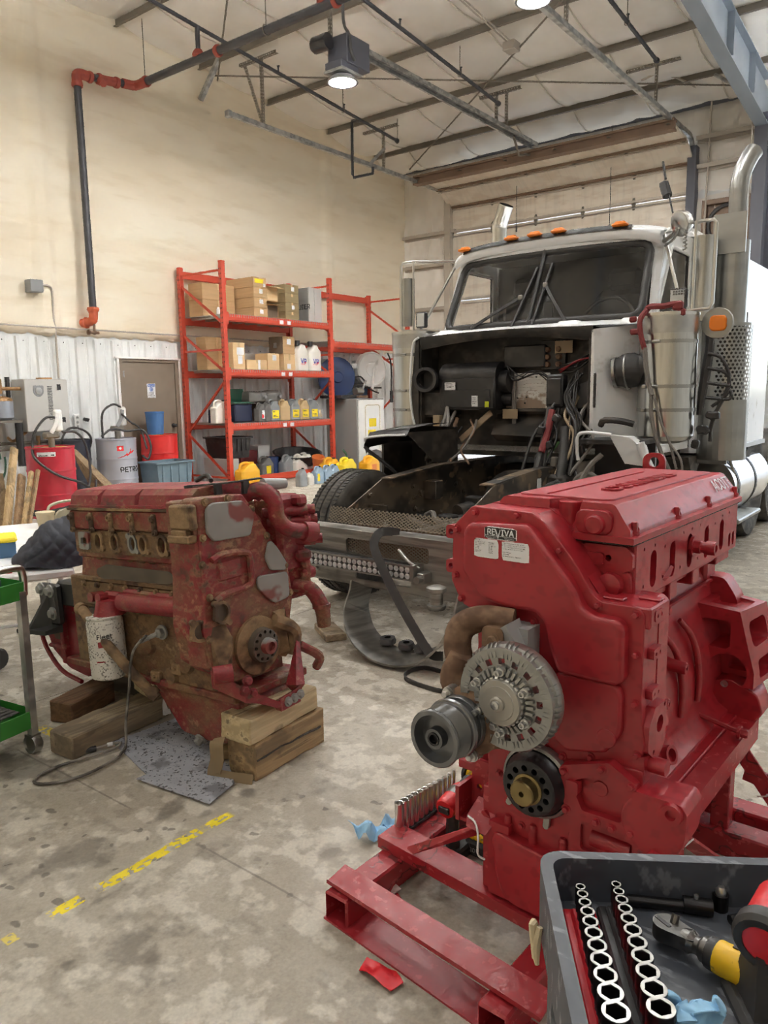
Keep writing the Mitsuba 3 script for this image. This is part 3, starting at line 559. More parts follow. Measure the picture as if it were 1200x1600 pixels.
# valve cover
xs0, xs1 = -1.10, -.675
cs = [(xs0, 1.110), (xs0, 1.125), (xs0+.012, 1.128), (xs0+.05, 1.195), (xs0+.06, 1.2), (-.745, 1.2), (-.735, 1.196), (-.690, 1.140), (-.688, 1.128), (xs1, 1.125), (xs1, 1.110)]
vc = MF(PR(Polygon(cs), 0, .92, F((0, 2.66, 0), (1, 0, 0), (0, 0, 1))))
vc -= MF(HU([(x, y, z) for x in (-1.2, -.6) for (y, z) in ((1.73, 1.126), (1.73, 1.25), (1.785, 1.25), (1.752, 1.126))]))
vc -= MF(CY((-.868, 1.73, 1.12), (-.868, 1.80, 1.27), .036, .052, n=28))
vc += MF(CY((-.868, 1.80, 1.112), (-.868, 1.80, 1.195), .028, n=24))
for y in (1.79, 2.09, 2.36, 2.64):
    vc -= MF(HU([(-.725, y-.005, 1.21), (-.725, y+.018, 1.21), (-.66, y-.026, 1.21), (-.66, y+.024, 1.21), (-.69, y-.022, 1.128), (-.69, y+.022, 1.128), (-.66, y-.024, 1.128), (-.66, y+.024, 1.128)]))
VC = obj('valve_cover', vc, 'm_red', EN, smooth=30)
obj('gasket', BX(xs0+.004, xs1-.003, 1.745, 2.655, 1.106, 1.111), 'm_holedark', VC)
for y in (1.79, 2.09, 2.36, 2.64): obj('bolt', hexbolt((-.694, y, 1.128), (0, 0, 1), .009, .03), 'm_red', VC)
obj('top_plate', BP(rnd(sbox(-1.03, 1.815, -.765, 2.63), .02), 0, .006, F((0, 0, 1.199), (1, 0, 0), (0, 1, 0)), .004), 'm_redtop', VC)
obj('stitched_seam', J([CB((-.945, y, 1.206), (.006, .006, .003)) for y in np.arange(1.83, 2.5, .012)]), 'm_red', VC, kind='stuff')
obj('lettering', text('CUMMINS', .052, F((-.815, 1.96, 1.2045), (0, 1, 0), (-1, 0, 0)), (0, 0), .006, True, sx=1.35), 'm_red', VC, smooth=False, label='raised maker name in red on the cover top')
tt = unit((-.052, 0, .064)); obj('chalk_mark', text('ACOTT', .040, F((-.703, 2.475, 1.1585), (0, 1, 0), tt), (0, 0), .0008, False, .001, sx=.9), 'm_decalwhite', VC, smooth=False, label='white hand-written mark')
obj('corner_plug', [LA([(0, 0), (.034, 0), (.034, .004), (.024, .008), (.024, .022), (.02, .026), (0, .026)], (-.772, 1.752, 1.152), (0, -1, 0), 18), BP(rnd(sbox(-.83, 1.125, -.735, 1.185), .02), -.03, .004, FF(1.752), .004)], 'm_red', VC)
obj('lifting_eye', [PR(rnd(sbox(-1.02, 1.17, -.94, 1.255), .03).difference(circ(-.98, 1.222, .018)), -.012, .0, FF(2.685)), BX(-1.01, -.95, 2.66, 2.69, 1.0, 1.19)], 'm_red', EN)
# lower front: pan rail, oil pan, plates, barrel
L1 = [(-1.02, .56), (-1.02, .40), (-1.015, .352), (-.985, .318), (-.81, .300), (-.73, .318), (-.66, .33), (-.63, .36), (-.60, .40), (-.60, .60), (-.618, .595), (-.703, .59), (-.804, .564), (-.879, .60), (-.90, .62), (-.98, .60)]
l1p = rnd(L1, .008).difference(circ(-.866, .49, .088))
LC = obj('lower_cover', [BP(l1p, -.09, .0, FF(1.655), .004), BX(-1.0, -.64, 1.69, 1.80, .33, .60)], 'm_red', EN, smooth=35)
for x, z in ((-.955, .315+.028), (-.88, .312+.03), (-.795, .31+.028)): obj('pillar', J(CY((x, 1.652, z-.045), (x, 1.652, z+.01), .011, n=12), LA([(.011, 0), (.008, .008), (0, .011)], (x, 1.652, z+.01), (0, 0, 1), 12)), 'm_red', LC)
for x, z in ((-.99, .56), (-.915, .345), (-.775, .365), (-.985, .47), (-.79, .555)): obj('bolt', hexbolt((x, 1.655, z), (0, -1, 0), .0075, .01), 'm_red', LC, smooth=20)
PLT = [(-.797, .562), (-.672, .606), (-.606, .570), (-.601, .496), (-.620, .440), (-.765, .435), (-.782, .442)]
WIN = [(-.758, .535), (-.714, .558), (-.671, .560), (-.637, .534), (-.637, .465), (-.736, .463), (-.757, .504)]
PL_ = obj('accessory_plate', [PR(rnd(PLT, .008).difference(rnd(WIN, .008)), -.002, .026, FF(1.655)), PR(rnd(PLT, .008), -.004, .004, FF(1.655)), BP(circ(-.70, .523, .020, 10), .003, .007, FF(1.655), .002),
                           PR(rnd(sbox(-.775, .50, -.745, .535), .006), .01, .035, FF(1.655))], 'm_red', LC, smooth=35)
for x, z in ((-.786, .55), (-.778, .452), (-.617, .565), (-.613, .45), (-.66, .445), (-.70, .446), (-.69, .585)): obj('bolt', hexbolt((x, 1.63, z), (0, -1, 0), .0085, .011), 'm_red', PL_, smooth=20)
obj('recess_frame', [PR(rnd(sbox(-.775, .335, -.60, .435), .006).difference(rnd(sbox(-.745, .352, -.615, .42), .008)), -.05, .012, FF(1.655)), CY((-.72, 1.66, .385), (-.62, 1.66, .385), .022, n=14), BX(-.72, -.63, 1.665, 1.69, .40, .42)], 'm_red', LC)
BR = obj('pump_housing', [LA([(0, -.10), (.075, -.10), (.077, -.02), (.074, 0), (.066, .006), (0, .006)], (-.565, 1.63, .485), (0, -1, 0), 36), PR(rnd([(-.61, .56), (-.50, .56), (-.487, .54), (-.49, .47), (-.62, .47)], .012), -.10, .006, FF(1.63)), PR(rnd([(-.635, .43), (-.55, .405), (-.52, .40), (-.535, .425), (-.60, .46)], .008), -.06, .004, FF(1.63))], 'm_red', LC, smooth=40)
obj('boss', LA([(0, 0), (.026, 0), (.024, .014), (.012, .014), (.010, .004), (0, .004)], (-.52, 1.626, .535), (0, -1, 0), 18), 'm_red', BR)
obj('bolt', LA([(0, 0), (.017, 0), (.015, .012), (.007, .012), (.006, .002), (0, .002)], (-.555, 1.626, .415), (0, -1, 0), 14), 'm_red', BR)
obj('bracket_arm', [HU([(-.665, 1.66, .62), (-.60, 1.66, .63), (-.645, 1.66, .58), (-.60, 1.66, .57), (-.66, 1.74, .62), (-.60, 1.74, .62), (-.62, 1.74, .58)]), CY((-.615, 1.70, .60), (-.56, 1.70, .60), .02, n=12)], 'm_red', LC)
pan = rnd([(-.990, .322), (-.81, .303), (-.73, .32), (-.66, .335), (-.64, .32), (-.65, .17), (-.70, .125), (-.92, .128), (-.955, .145), (-.975, .20)], .02)
PN = obj('oil_pan', [BP(pan, -.95, 0, FF(1.62), .008, step=.02), BX(-1.0, -.94, 1.63, 1.66, .13, .34)], 'm_red', EN, smooth=40)
obj('pan_rail', [PR(LineString([(-1.025, .345), (-.985, .312), (-.81, .294), (-.73, .312), (-.655, .327), (-.62, .36)]).buffer(.007), -1.0, .012, FF(1.655)), BX(-.66, -.612, 1.70, 2.62, .425, .44, .003)], 'm_red', EN)
# crank damper
cx, cz = -.866, .490
CD = obj('seal_plate', [LA([(.080, -.02), (.095, -.02), (.098, .0), (.095, .008), (.088, .012), (.085, .006), (.078, -.01)], (cx, 1.645, cz), (0, -1, 0), 48)] + [PR(cap(0, .09, .012*s, .115, .008), -.004, .006, F((cx, 1.645, cz), (math.cos(t), 0, math.sin(t)), (-math.sin(t), 0, math.cos(t)))) for t, s in ((math.radians(200), 1), (math.radians(130), -1))], 'm_alu', EN, label='bare aluminium seal ring')
bh = MF(LA([(0, -.03), (.084, -.03), (.084, .0), (.076, .012), (.073, .032), (.066, .036), (0, .036)], (cx, 1.63, cz), (0, -1, 0), 48))
for i in range(12):
    t = i*math.pi/6+.2; bh -= MF(CY((cx+.053*math.cos(t), 1.63, cz+.053*math.sin(t)), (cx+.053*math.cos(t), 1.56, cz+.053*math.sin(t)), .0082, n=14))
CH = obj('crank_hub', bh, 'm_damper', EN, smooth=30, label='dark steel crank hub with twelve bolt holes')
obj('crank_nose', LA([(0, 0), (.040, 0), (.040, .006), (.034, .008), (.033, .032), (.030, .035), (.007, .035), (.006, .02), (0, .02)], (cx, 1.596, cz), (0, -1, 0), 32), 'm_bronze', CH, label='bronze-coloured crank nose')
# fan clutch
fx, fz, fy0 = -.857, .772, 1.475
fr = F((fx, fy0, fz), (1, 0, 0), (0, 0, 1))
ring = circ(0, 0, .122, 24).difference(circ(0, 0, .050, 16))
for i in range(16):
    t = i*math.pi/8+.1; c, s = math.cos(t), math.sin(t)
    ring = ring.difference(Polygon([(c*r-s*w, s*r+c*w) for r, w in ((.083, -.008), (.098, -.0085), (.098, .0085), (.083, .008))]))
FN = obj('fan_clutch', [PR(ring, .0, .014, fr), LA([(.118, -.035), (.126, -.035), (.128, -.02), (.1255, -.006), (.116, .0), (.115, -.01)], fr.o, fr.w, 64), CY(fr.p(0, 0, -.16), fr.p(0, 0, -.03), .045, .06, n=24)], 'm_alu', EN, smooth=30, label='bare ribbed aluminium fan clutch')
fins = []
for i in range(64):
    if i % 4 == 0: continue
    t = (i+.5)*2*math.pi/64+.1; R_ = F(fr.o, fr.u*math.cos(t)+fr.v*math.sin(t), -fr.u*math.sin(t)+fr.v*math.cos(t))
    fins.append(HU([R_.p(r, w, d) for (r, d) in ((.099, .010), (.128, -.004), (.131, -.018), (.099, .018), (.116, .014), (.130, .0)) for w in (-.0021, .0021)]))
obj('cooling_fins', fins, 'm_alu', FN, smooth=False, kind='stuff')
fins = []
for i in range(32):
    t = i*2*math.pi/32; R_ = F(fr.o, fr.u*math.cos(t)+fr.v*math.sin(t), -fr.u*math.sin(t)+fr.v*math.cos(t))
    fins.append(HU([R_.p(r, w, d) for (r, d) in ((.060, .014), (.080, .014), (.078, .022), (.062, .027)) for w in (-.0036, .0036)]))
obj('hub_fins', fins, 'm_alu', FN, smooth=False, kind='stuff')
fins = []
for i in range(26):
    t = i*2*math.pi/26+.06; R_ = F(fr.o, fr.u*math.cos(t)+fr.v*math.sin(t), -fr.u*math.sin(t)+fr.v*math.cos(t))
    fins.append(HU([R_.p(r, w, d) for (r, d) in ((.052, .02), (.060, .02), (.059, .033), (.053, .037)) for w in (-.0042, .0042)]))
obj('hub_lugs', fins, 'm_alubright', FN, smooth=False, kind='stuff')
obj('hub_disc', LA([(.056, .01), (.056, .036), (.053, .041), (.041, .042), (.040, .044), (.018, .044), (.018, .050), (.014, .053), (0, .053)], fr.o, fr.w, 40), 'm_aludisc', FN, label='smooth round hub disc')
obj('hub_screw', LA([(0, 0), (.011, 0), (.010, .008), (.005, .009), (.004, .003), (0, .003)], fr.p(0, 0, .051), fr.w, 14), 'm_alubright', FN)
for i in range(6):
    t = i*math.pi/3+.55
    obj('socket_bolt', LA([(0, .01), (.011, .01), (.011, .022), (.0075, .022), (.0075, .037), (.0045, .037), (.004, .03), (0, .03)], fr.p(.072*math.cos(t), .072*math.sin(t), .012), fr.w, 12), 'm_alubright', FN)
# belt pulley and water pump
px_, pz_, py_ = -.968, .690, 1.335
pl = [(0, .020), (.016, .020), (.016, .0), (.024, .0), (.025, .022), (.05, .026), (.054, .008), (.056, .0), (.066, -.0), (.069, .004), (.066, .010)]
for i in range(8): pl += [(.062, .012+i*.006), (.066, .015+i*.006)]
pl += [(.066, .066), (.070, .068), (.072, .075), (.066, .078), (.064, .09), (.060, .092), (.060, .10), (.066, .10), (.068, .104), (.068, .116), (.05, .118), (.05, .14), (0, .14)]
PU = obj('belt_pulley', LA([(r, h) for r, h in pl], (px_, py_, pz_), (0, 1, 0), 48), 'm_pulley', EN, smooth=30, label='grooved dark steel belt pulley')
obj('hub_bore', LA([(.0, .012), (.011, .012), (.011, -.002), (.016, -.002)], (px_, py_, pz_), (0, 1, 0), 20), 'm_damper', PU)
WP = obj('water_pump', [LA([(0, 0), (.06, 0), (.085, .012), (.085, .05), (.06, .07), (0, .07)], (px_+.01, py_+.12, pz_), (0, 1, 0), 28), HU([(-1.0, 1.48, .66), (-.90, 1.48, .63), (-.88, 1.58, .60), (-.98, 1.60, .61), (-.90, 1.60, .80), (-1.03, 1.56, .78), (-1.03, 1.48, .72)])], 'm_rust', EN, label='rusty water pump body')
for a in (2.3, 4.9, .2): obj('bolt', [hexbolt((px_+.01+.082*math.cos(a), py_+.12, pz_+.082*math.sin(a)), (0, -1, 0), .009, .016), CY((px_+.01+.082*math.cos(a), py_+.122, pz_+.082*math.sin(a)), (px_+.01+.082*math.cos(a), py_+.15, pz_+.082*math.sin(a)), .016, n=12)], 'm_alubright', WP)
obj('pump_pipe', [TU([(-1.0, 1.57, .74), (-1.055, 1.57, .80), (-1.06, 1.58, .87), (-1.01, 1.60, .905), (-.93, 1.63, .905)], [.035, .036, .036, .034, .032], n=16, smooth=6), TU([(-.99, 1.53, .70), (-1.045, 1.53, .755), (-1.03, 1.54, .82)], [.035, .036, .03], n=14, smooth=5), PR(rnd(sbox(-.985, .83, -.925, .90), .012), -.03, .0, FF(1.565))], 'm_rust', WP)
obj('pipe_bolt', hexbolt((-.952, 1.565, .87), (0, -1, 0), .012, .016), 'm_rust', WP)
obj('belt_guard', [HU([(-.945, 1.575, .895), (-.915, 1.56, .915), (-.875, 1.575, .84), (-.865, 1.60, .83), (-.91, 1.62, .92), (-.885, 1.57, .80)]), BX(-.935, -.875, 1.60, 1.66, .80, .90)], 'm_plasticgrey', EN, label='grey plastic fan support cover')
# flywheel housing at the back
FH = obj('flywheel_housing', [PR(rnd([(-1.20, .45), (-1.20, .72), (-1.08, .86), (-.70, .86), (-.66, .80), (-.60, .55), (-.57, .48), (-.60, .40), (-1.15, .40)], .03), -.08, 0, FF(2.60)), BX(-1.10, -.745, 2.56, 2.66, .44, 1.0, .01)], 'm_red', EN)
wing = MF(HU([(-.74, 2.46, .80), (-.74, 2.68, .80), (-.61, 2.46, .79), (-.585, 2.68, .78), (-.56, 2.46, .60), (-.54, 2.68, .58), (-.74, 2.46, .55), (-.74, 2.68, .55), (-.56, 2.46, .55), (-.54, 2.68, .55)]))
wing -= MF(BX(-.725, -.635, 2.40, 2.60, .665, .755, .01)); wing -= MF(PR(rnd(sbox(2.50, .67, 2.64, .75), .025), -.1, .2, SF(-.60)))
wing -= MF(BX(-.71, -.61, 2.50, 2.64, .778, .82, .005)); wing -= MF(CY((-.64, 2.44, .59), (-.64, 2.56, .59), .06, n=24)); wing -= MF(PR(rnd(sbox(2.51, .57, 2.64, .63), .02), -.1, .2, SF(-.56)))
obj('housing_wing', wing, 'm_red', FH, smooth=30)
obj('starter_pad', [BP(rnd([(-.72, .53), (-.64, .555), (-.555, .52), (-.535, .46), (-.57, .415), (-.68, .42), (-.72, .47)], .025).difference(circ(-.612, .484, .046, 12)), -.10, 0, FF(2.50), .006), PR(circ(-.612, .484, .047, 12), -.03, -.012, FF(2.50))], 'm_red', FH, smooth=40)
for x, z in ((-.675, .455), (-.655, .535), (-.70, .50)): obj('bolt_hole', LA([(0, 0), (.012, 0), (.011, .004), (.007, .004), (.006, .001), (0, .001)], (x, 2.499, z), (0, -1, 0), 14), 'm_steelshine', FH)
EM.__exit__()

# stand (same rotation)
with EM:
    ST = thing('engine_stand', 'welded red steel tube stand with flaking paint under the rebuilt red engine', 'engine stand')
    def tubebar(x0, x1, y0, y1, z0, z1, axis='y', t=.006):
        if axis == 'y': m = MF(BX(x0, x1, y0, y1, z0, z1, .006))-MF(BX(x0+t, x1-t, y0-.1, y1+.1, z0+t, z1-t))
        else: m = MF(BX(x0, x1, y0, y1, z0, z1, .006))-MF(BX(x0-.1, x1+.1, y0+t, y1-t, z0+t, z1-t))
        return m
    obj('base_rail', tubebar(-1.40, -1.315, 1.40, 2.62, 0, .085), 'm_standred', ST, smooth=30)
    obj('base_rail', tubebar(-.845, -.765, 1.33, 2.62, 0, .085), 'm_standred', ST, smooth=30)
    sk = F((-1.315, 1.405, 0), (.55, -.055, 0), (0, 0, 1))
    obj('front_channel', [trimesh.Trimesh(np.array([(x, y+(x+1.4)*-.09, z) for x in (-1.40, -.70) for y in (1.395, 1.50) for z in (0., .006)]), trimesh.creation.box().faces, process=False)], 'm_standred', ST, smooth=False)
    ang = [(-1.41, 1.425, .092), (-.70, 1.365, .092)]
    tb = np.array([.0, .055, .0]); a0, a1 = V(*ang[0]), V(*ang[1])
    obj('front_angle', [HU([a0, a1, a0+V(0, .075, .012), a1+V(0, .075, .012), a0+V(0, 0, .006), a1+V(0, 0, .006), a0+V(0, .075, .018), a1+V(0, .075, .018)]), HU([a0+V(0, -.004, .0), a1+V(0, -.004, 0), a0+V(0, .002, .0), a1+V(0, .002, 0), a0+V(0, -.004, .012), a1+V(0, -.004, .012)])], 'm_standred', ST, smooth=False)
    obj('cross_bar', [HU([(x, y, z) for x, yo in ((-1.415, 1.655), (-.74, 1.60)) for y in (yo, yo+.10) for z in (.086, .122)])], 'm_standred', ST, smooth=False)
    obj('brace', [HU([V(-1.30, 1.655, .124), V(-1.27, 1.645, .124), V(-1.05, 1.72, .275), V(-1.05, 1.70, .275), V(-1.30, 1.66, .13), V(-1.27, 1.65, .13), V(-1.05, 1.72, .281), V(-1.05, 1.7, .281), V(-1.05, 1.72, .245)])], 'm_standred', ST, smooth=False)
    # left mount bracket with plate, seen beside the clutch
    obj('side_post', [BX(-1.035, -.985, 1.655, 1.70, .12, .42, .003)], 'm_standred', ST)
    mp = rnd(sbox(-1.10, .31, -.99, .46), .006).difference(circ(-1.04, .43, .008)).difference(circ(-1.075, .38, .009)).difference(circ(-1.035, .385, .008))
    obj('mount_plate', [PR(mp, -.012, 0, FF(1.70)), BX(-1.112, -1.10, 1.635, 1.712, .30, .40), BX(-1.11, -.99, 1.64, 1.712, .30, .31)], 'm_standred', ST)
    obj('mount_foot', [HU([(-1.07, 1.63, .33), (-.99, 1.63, .325), (-1.065, 1.68, .365), (-1.0, 1.68, .365), (-1.06, 1.61, .31), (-1.0, 1.61, .305)])], 'm_standred', ST)
    # rails beside the pan, their posts and rear outriggers
    obj('side_rail', [BX(-.612, -.555, 1.80, 2.54, .405, .432, .003), BX(-.561, -.555, 1.80, 2.54, .36, .432)], 'm_standred', ST, smooth=False)
    obj('side_rail', [BX(-1.16, -1.10, 1.72, 2.54, .405, .432, .003)], 'm_standred', ST, smooth=False)
    obj('through_bolt', TU([(-.72, 1.87, .455), (-.54, 1.86, .437)], .008), 'm_standred', ST); obj('through_bolt', [TU([(-.72, 2.34, .485), (-.54, 2.33, .455)], .008), hexbolt((-.565, 2.331, .458), (1, 0, 0), .014, .03)], 'm_standred', ST)
    obj('post', BX(-.605, -.56, 1.81, 1.86, 0., .405, .003), 'm_standred', ST); obj('post', BX(-.655, -.60, 2.42, 2.475, .08, .405, .003), 'm_standred', ST)
    obj('post', BX(-1.16, -1.105, 2.40, 2.455, .08, .405, .003), 'm_standred', ST)
    obj('rear_beam', tubebar(-1.40, .15, 2.40, 2.49, 0., .085, 'x'), 'm_standred', ST, smooth=30); obj('rear_beam', tubebar(-1.40, .15, 2.56, 2.65, 0, .085, 'x'), 'm_standred', ST, smooth=30)
    for a, b in (((-.575, 1.84, .36), (-.45, 2.25, .02)), ((-.60, 2.45, .37), (-.36, 2.44, .07)), ((-.57, 2.46, .275), (-.25, 2.46, .22))):
        a, b = V(*a), V(*b); obj('flat_brace', RB([a, b], (0, -1, .05), .05, .008), 'm_standred', ST, smooth=False)
    for c, d in (((-.565, 1.835, .345), (1, .3, .5)), ((-.50, 2.43, .245), (.7, .1, .8))):
        k = obj('zip_tie', [TU([V(*c)-unit(d)*.03, V(*c)+V(.012, -.02, 0), V(*c)+unit(d)*.035], .0022, smooth=4), CB(V(*c)+V(.012, -.02, 0), (.008, .006, .006))], 'm_decalwhite', smooth=30)
        lab(k, 'white zip tie on the front brace of the red stand, nearer the tool cart' if d[1] > .2 else 'white zip tie on the rear brace of the red stand, right of the engine', 'zip tie')
    k = obj('paper_tag', HU([(-.505, 2.21, .06), (-.455, 2.20, .06), (-.50, 2.215, .062), (-.46, 2.205, .063), (-.475, 2.23, .10)]), 'm_decalwhite'); lab(k, 'white paper tag at the foot of a red brace behind the tool cart', 'tag')
    k = obj('zip_tie', TU([(-1.06, 1.62, .335), (-1.03, 1.61, .33), (-1.015, 1.60, .30), (-1.015, 1.60, .25), (-1.0, 1.61, .235)], .003, smooth=5), 'm_decalwhite'); lab(k, 'white zip tie hanging beside the oil pan at the stand brace', 'zip tie')
# ---------------------------------------------------------------- hoodless semi truck
def truckwhite(p, n, uv):
    c = mix(S(224, 228, 232), S(236, 238, 240), f2(p, 3., 3))
    return mix(c, S(168, 164, 156), smoothstep(.60, .74, f2(p, 9., 4))*.4)
mat('m_truckwhite', truckwhite, .2, clearcoat=.5, clearcoat_gloss=.9)
mat('m_glass_dark', S(20, 24, 26), .1)
scene['m_pane'] = {'type': 'thindielectric', 'int_ior': 1.5}
mat('m_rubber', lambda p, n, uv: mix(S(26, 26, 28), S(46, 45, 45), f2(p, 14., 3)), .55)
mat('m_tire', lambda p, n, uv: mix(S(38, 37, 36), S(74, 71, 66), smoothstep(.35, .7, f2(p, 8., 4))), .75)
mat('m_blackplastic', lambda p, n, uv: mix(S(20, 20, 23), S(54, 52, 52), smoothstep(.45, .75, f2(p, 6., 4))), lambda p, n, uv: .25+.35*f2(p, 8., 3))
def frame_col(p, n, uv):
    c = mix(S(40, 38, 36), S(86, 76, 64), smoothstep(.35, .65, f2(p, 5., 4)))
    return mix(c, S(126, 104, 80), smoothstep(.6, .72, f2(p, 13., 3))*.6)
mat('m_frame', frame_col, .5, bump=lambda p, n, uv: f2(p, 60., 3), bscale=.002, metal=.2)
mat('m_soot', lambda p, n, uv: mix(S(24, 23, 22), S(58, 52, 46), smoothstep(.4, .7, f2(p, 7., 4))), .6)
mat('m_bumper', lambda p, n, uv: mix(S(112, 110, 106), S(158, 157, 152), smoothstep(.3, .7, fbm(p.x*3, p.y*3, p.z*30, 4)))*(1-.5*smoothstep(.55, .75, f2(p, 6., 4))), lambda p, n, uv: .3+.25*f2(p, 9.), metal=.75)
mat('m_stainless', lambda p, n, uv: mix(S(170, 170, 168), S(206, 206, 203), fbm(p.x*40, p.y*40, p.z*2, 3)), .16, metal=1.)
mat('m_stainbrush', lambda p, n, uv: mix(S(132, 132, 130), S(168, 168, 165), fbm(p.x*3, p.y*3, p.z*9, 4)), .3, metal=.9)
mat('m_amber', S(222, 118, 20), .3, specular=.5)
mat('m_crackwhite', lambda p, n, uv: mix(mix(S(206, 204, 198), S(226, 224, 220), f2(p, 9.)), S(120, 88, 58), dr.maximum(smoothstep(.02, .008, dr.abs(fbm(p.x*6, p.y, p.z*40, 3)-.5))*.8, smoothstep(.5, .66, f2(p, 10., 4)+.18*smoothstep(1.42, 1.36, p.z))*.8)), .5)
mat('m_wire', S(24, 23, 24), .5)
mat('m_wirered', S(120, 26, 32), .5); mat('m_wiregreen', S(88, 130, 80), .5); mat('m_hosegrey', S(104, 100, 96), .6); mat('m_loomred', S(104, 34, 36), .7)
mat('m_beige', S(150, 132, 108), .6)
mat('m_lampglass', S(196, 200, 204), .15, metal=.4)
mat('m_seat', S(38, 38, 40), .8)
scene['m_clearcup'] = {'type': 'thindielectric', 'int_ior': 1.45}

TX = -2.76
mat('m_meshgrey', S(120, 112, 100), .5, metal=.4)
TK = thing('semi_truck', 'white long-nose semi truck with its hood off, parked before the sectional door', 'truck')
# cab shell: windshield surface rows (z, y, half width)
def wsp(x, z):
    t = (z-1.97)/.62; hw = .84-.04*max(0, t); u = (x-TX)/hw
    return 5.40+.30*t+.12*u*u*abs(u)
def wsgrid(hw0, hw1, z0, z1, off=0., n=24, m=8):
    rows = []
    for k in range(m+1):
        z = z0+(z1-z0)*k/m; hw = hw0+(hw1-hw0)*k/m
        rows.append([(x, wsp(x, z)+off, z) for x in np.linspace(TX-hw, TX+hw, n)])
    return np.array(rows)
def skin(g, th=None):
    m, n = g.shape[:2]; i, j = np.meshgrid(np.arange(m-1), np.arange(n-1), indexing='ij'); b = (i*n+j).ravel()
    f = np.vstack([np.column_stack([b, b+1, b+n+1]), np.column_stack([b, b+n+1, b+n])])
    return trimesh.Trimesh(g.reshape(-1, 3), f, process=False)
CAB = obj('cab', [BX(TX-.88, TX+.88, 6.50, 6.54, 1.0, 2.66), BX(TX-.90, TX+.90, 5.55, 6.54, 1.0, 1.06)], 'm_truckwhite', TK)
# roof: crowned surface from the visor back
rr = []
for y, z0, hw in ((5.66, 2.60, .865), (5.64, 2.635, .87), (5.66, 2.675, .865), (5.75, 2.70, .86), (6.0, 2.73, .855), (6.54, 2.755, .855)):
    rr.append([(x, y+.10*abs((x-TX)/hw)**3*(1 if y < 5.8 else .3), z0-.022*((x-TX)/hw)**2-.05*abs((x-TX)/hw)**10) for x in np.linspace(TX-hw, TX+hw, 40)])
obj('roof', [skin(np.array(rr)), skin(np.array(rr)-V(0, 0, .012))], 'm_truckwhite', CAB, smooth=60)
for s in (-1, 1):
    hw = .86
    # A pillar, door with window opening, sill
    obj('pillar', HU([(TX+s*.85, 5.60, 1.96), (TX+s*.90, 5.62, 1.96), (TX+s*.88, 5.70, 1.96), (TX+s*.825, 5.86, 2.62), (TX+s*.86, 5.88, 2.62), (TX+s*.86, 5.98, 2.62), (TX+s*.80, 5.84, 2.60)]), 'm_truckwhite', CAB)
    dr_ = Polygon([(5.62, 1.05), (6.52, 1.05), (6.52, 2.66), (5.93, 2.66), (5.62, 2.0)])
    win = rnd([(5.70, 2.02), (6.42, 2.02), (6.42, 2.53), (5.98, 2.53), (5.72, 2.09)], .03)
    fr = SF(TX+s*.88) if s > 0 else F((TX-.88, 0, 0), (0, 1, 0), (0, 0, 1))
    D = obj('door', [PR(dr_.difference(win), -.02, .0, fr), TU([fr.p(a, b, .0) for a, b in np.array(win.exterior.coords)[:-1][::3]], .016, closed=True)], 'm_truckwhite', CAB, smooth=30)
    obj('window_rubber', PR(win.buffer(.006).difference(win.buffer(-.022)), -.014, .002, fr), 'm_rubber', D)
    obj('window_pane', skin(np.array([[fr.p(5.72, 2.04, -.008), fr.p(6.42, 2.04, -.008)], [fr.p(5.96, 2.52, -.008), fr.p(6.42, 2.52, -.008)]])), 'm_pane', D, smooth=False)
# windshield
G0, G1 = wsgrid(.835, .80, 1.985, 2.585, 0, 41, 12), None
obj('windshield', skin(wsgrid(.80, .77, 2.0, 2.54, .004)), 'm_pane', CAB, smooth=True)
def wsframe(a0, a1, z0, z1, w, off, m, name, par=CAB):
    ms = []
    for (x0a, x0b, x1a, x1b) in ():
        pass
    loop = []
    N = 14
    for t in np.linspace(0, 1, N): loop.append((TX-a0+(2*a0)*t, z0))
    for t in np.linspace(0, 1, 8)[1:]: loop.append((TX+a0+(a1-a0)*t, z0+(z1-z0)*t))
    for t in np.linspace(0, 1, N)[1:]: loop.append((TX+a1-2*a1*t, z1))
    for t in np.linspace(0, 1, 8)[1:-1]: loop.append((TX-a1-(a0-a1)*t, z1-(z1-z0)*t))
    P = np.array(rnd(Polygon(loop), .07).exterior.coords)[:-1]; P = resample(np.vstack([P, P[:1]]), .04)
    return obj(name, TU([(x, wsp(x, z)+off, z) for x, z in P], w, n=8, closed=True), m, par, smooth=60)
wsframe(.82, .79, 1.995, 2.545, .030, .012, 'm_rubber', 'windshield_seal')
obj('centre_bar', TU([(TX+.005, wsp(TX, z)-.008, z) for z in (1.99, 2.2, 2.4, 2.575)], .016, n=6), 'm_rubber', CAB)
hdr = np.array([[(x, wsp(x, 2.565)+.01+dy, z-.022*((x-TX)/.86)**2-.03*((x-TX)/.86)**8) for x in np.linspace(TX-.855, TX+.855, 30)] for z, dy in ((2.535, 0.005), (2.552, -.03), (2.59, -.035), (2.645, -.02))])
obj('visor', skin(hdr), 'm_truckwhite', CAB, smooth=60)
# white cowl strip below the glass with three humps
cw = np.array([[(x, wsp(x, 1.97)+dy, z) for x in np.linspace(TX-.88, TX+.88, 24)] for z, dy in ((1.935, -.16), (1.955, -.12), (1.972, -.03), (1.985, 0.02))])
obj('cowl_top', skin(cw), 'm_truckwhite', CAB, smooth=60)
for x in (TX-.72, TX+.36, TX+.80): obj('cowl_hump', HU([(x-.09, wsp(x, 1.97)-.11, 1.955), (x+.09, wsp(x, 1.97)-.11, 1.955), (x-.06, wsp(x, 1.97)-.08, 1.985), (x+.06, wsp(x, 1.97)-.08, 1.985), (x-.08, wsp(x, 1.97)-.02, 1.98), (x+.08, wsp(x, 1.97)-.02, 1.98)]), 'm_truckwhite', CAB)
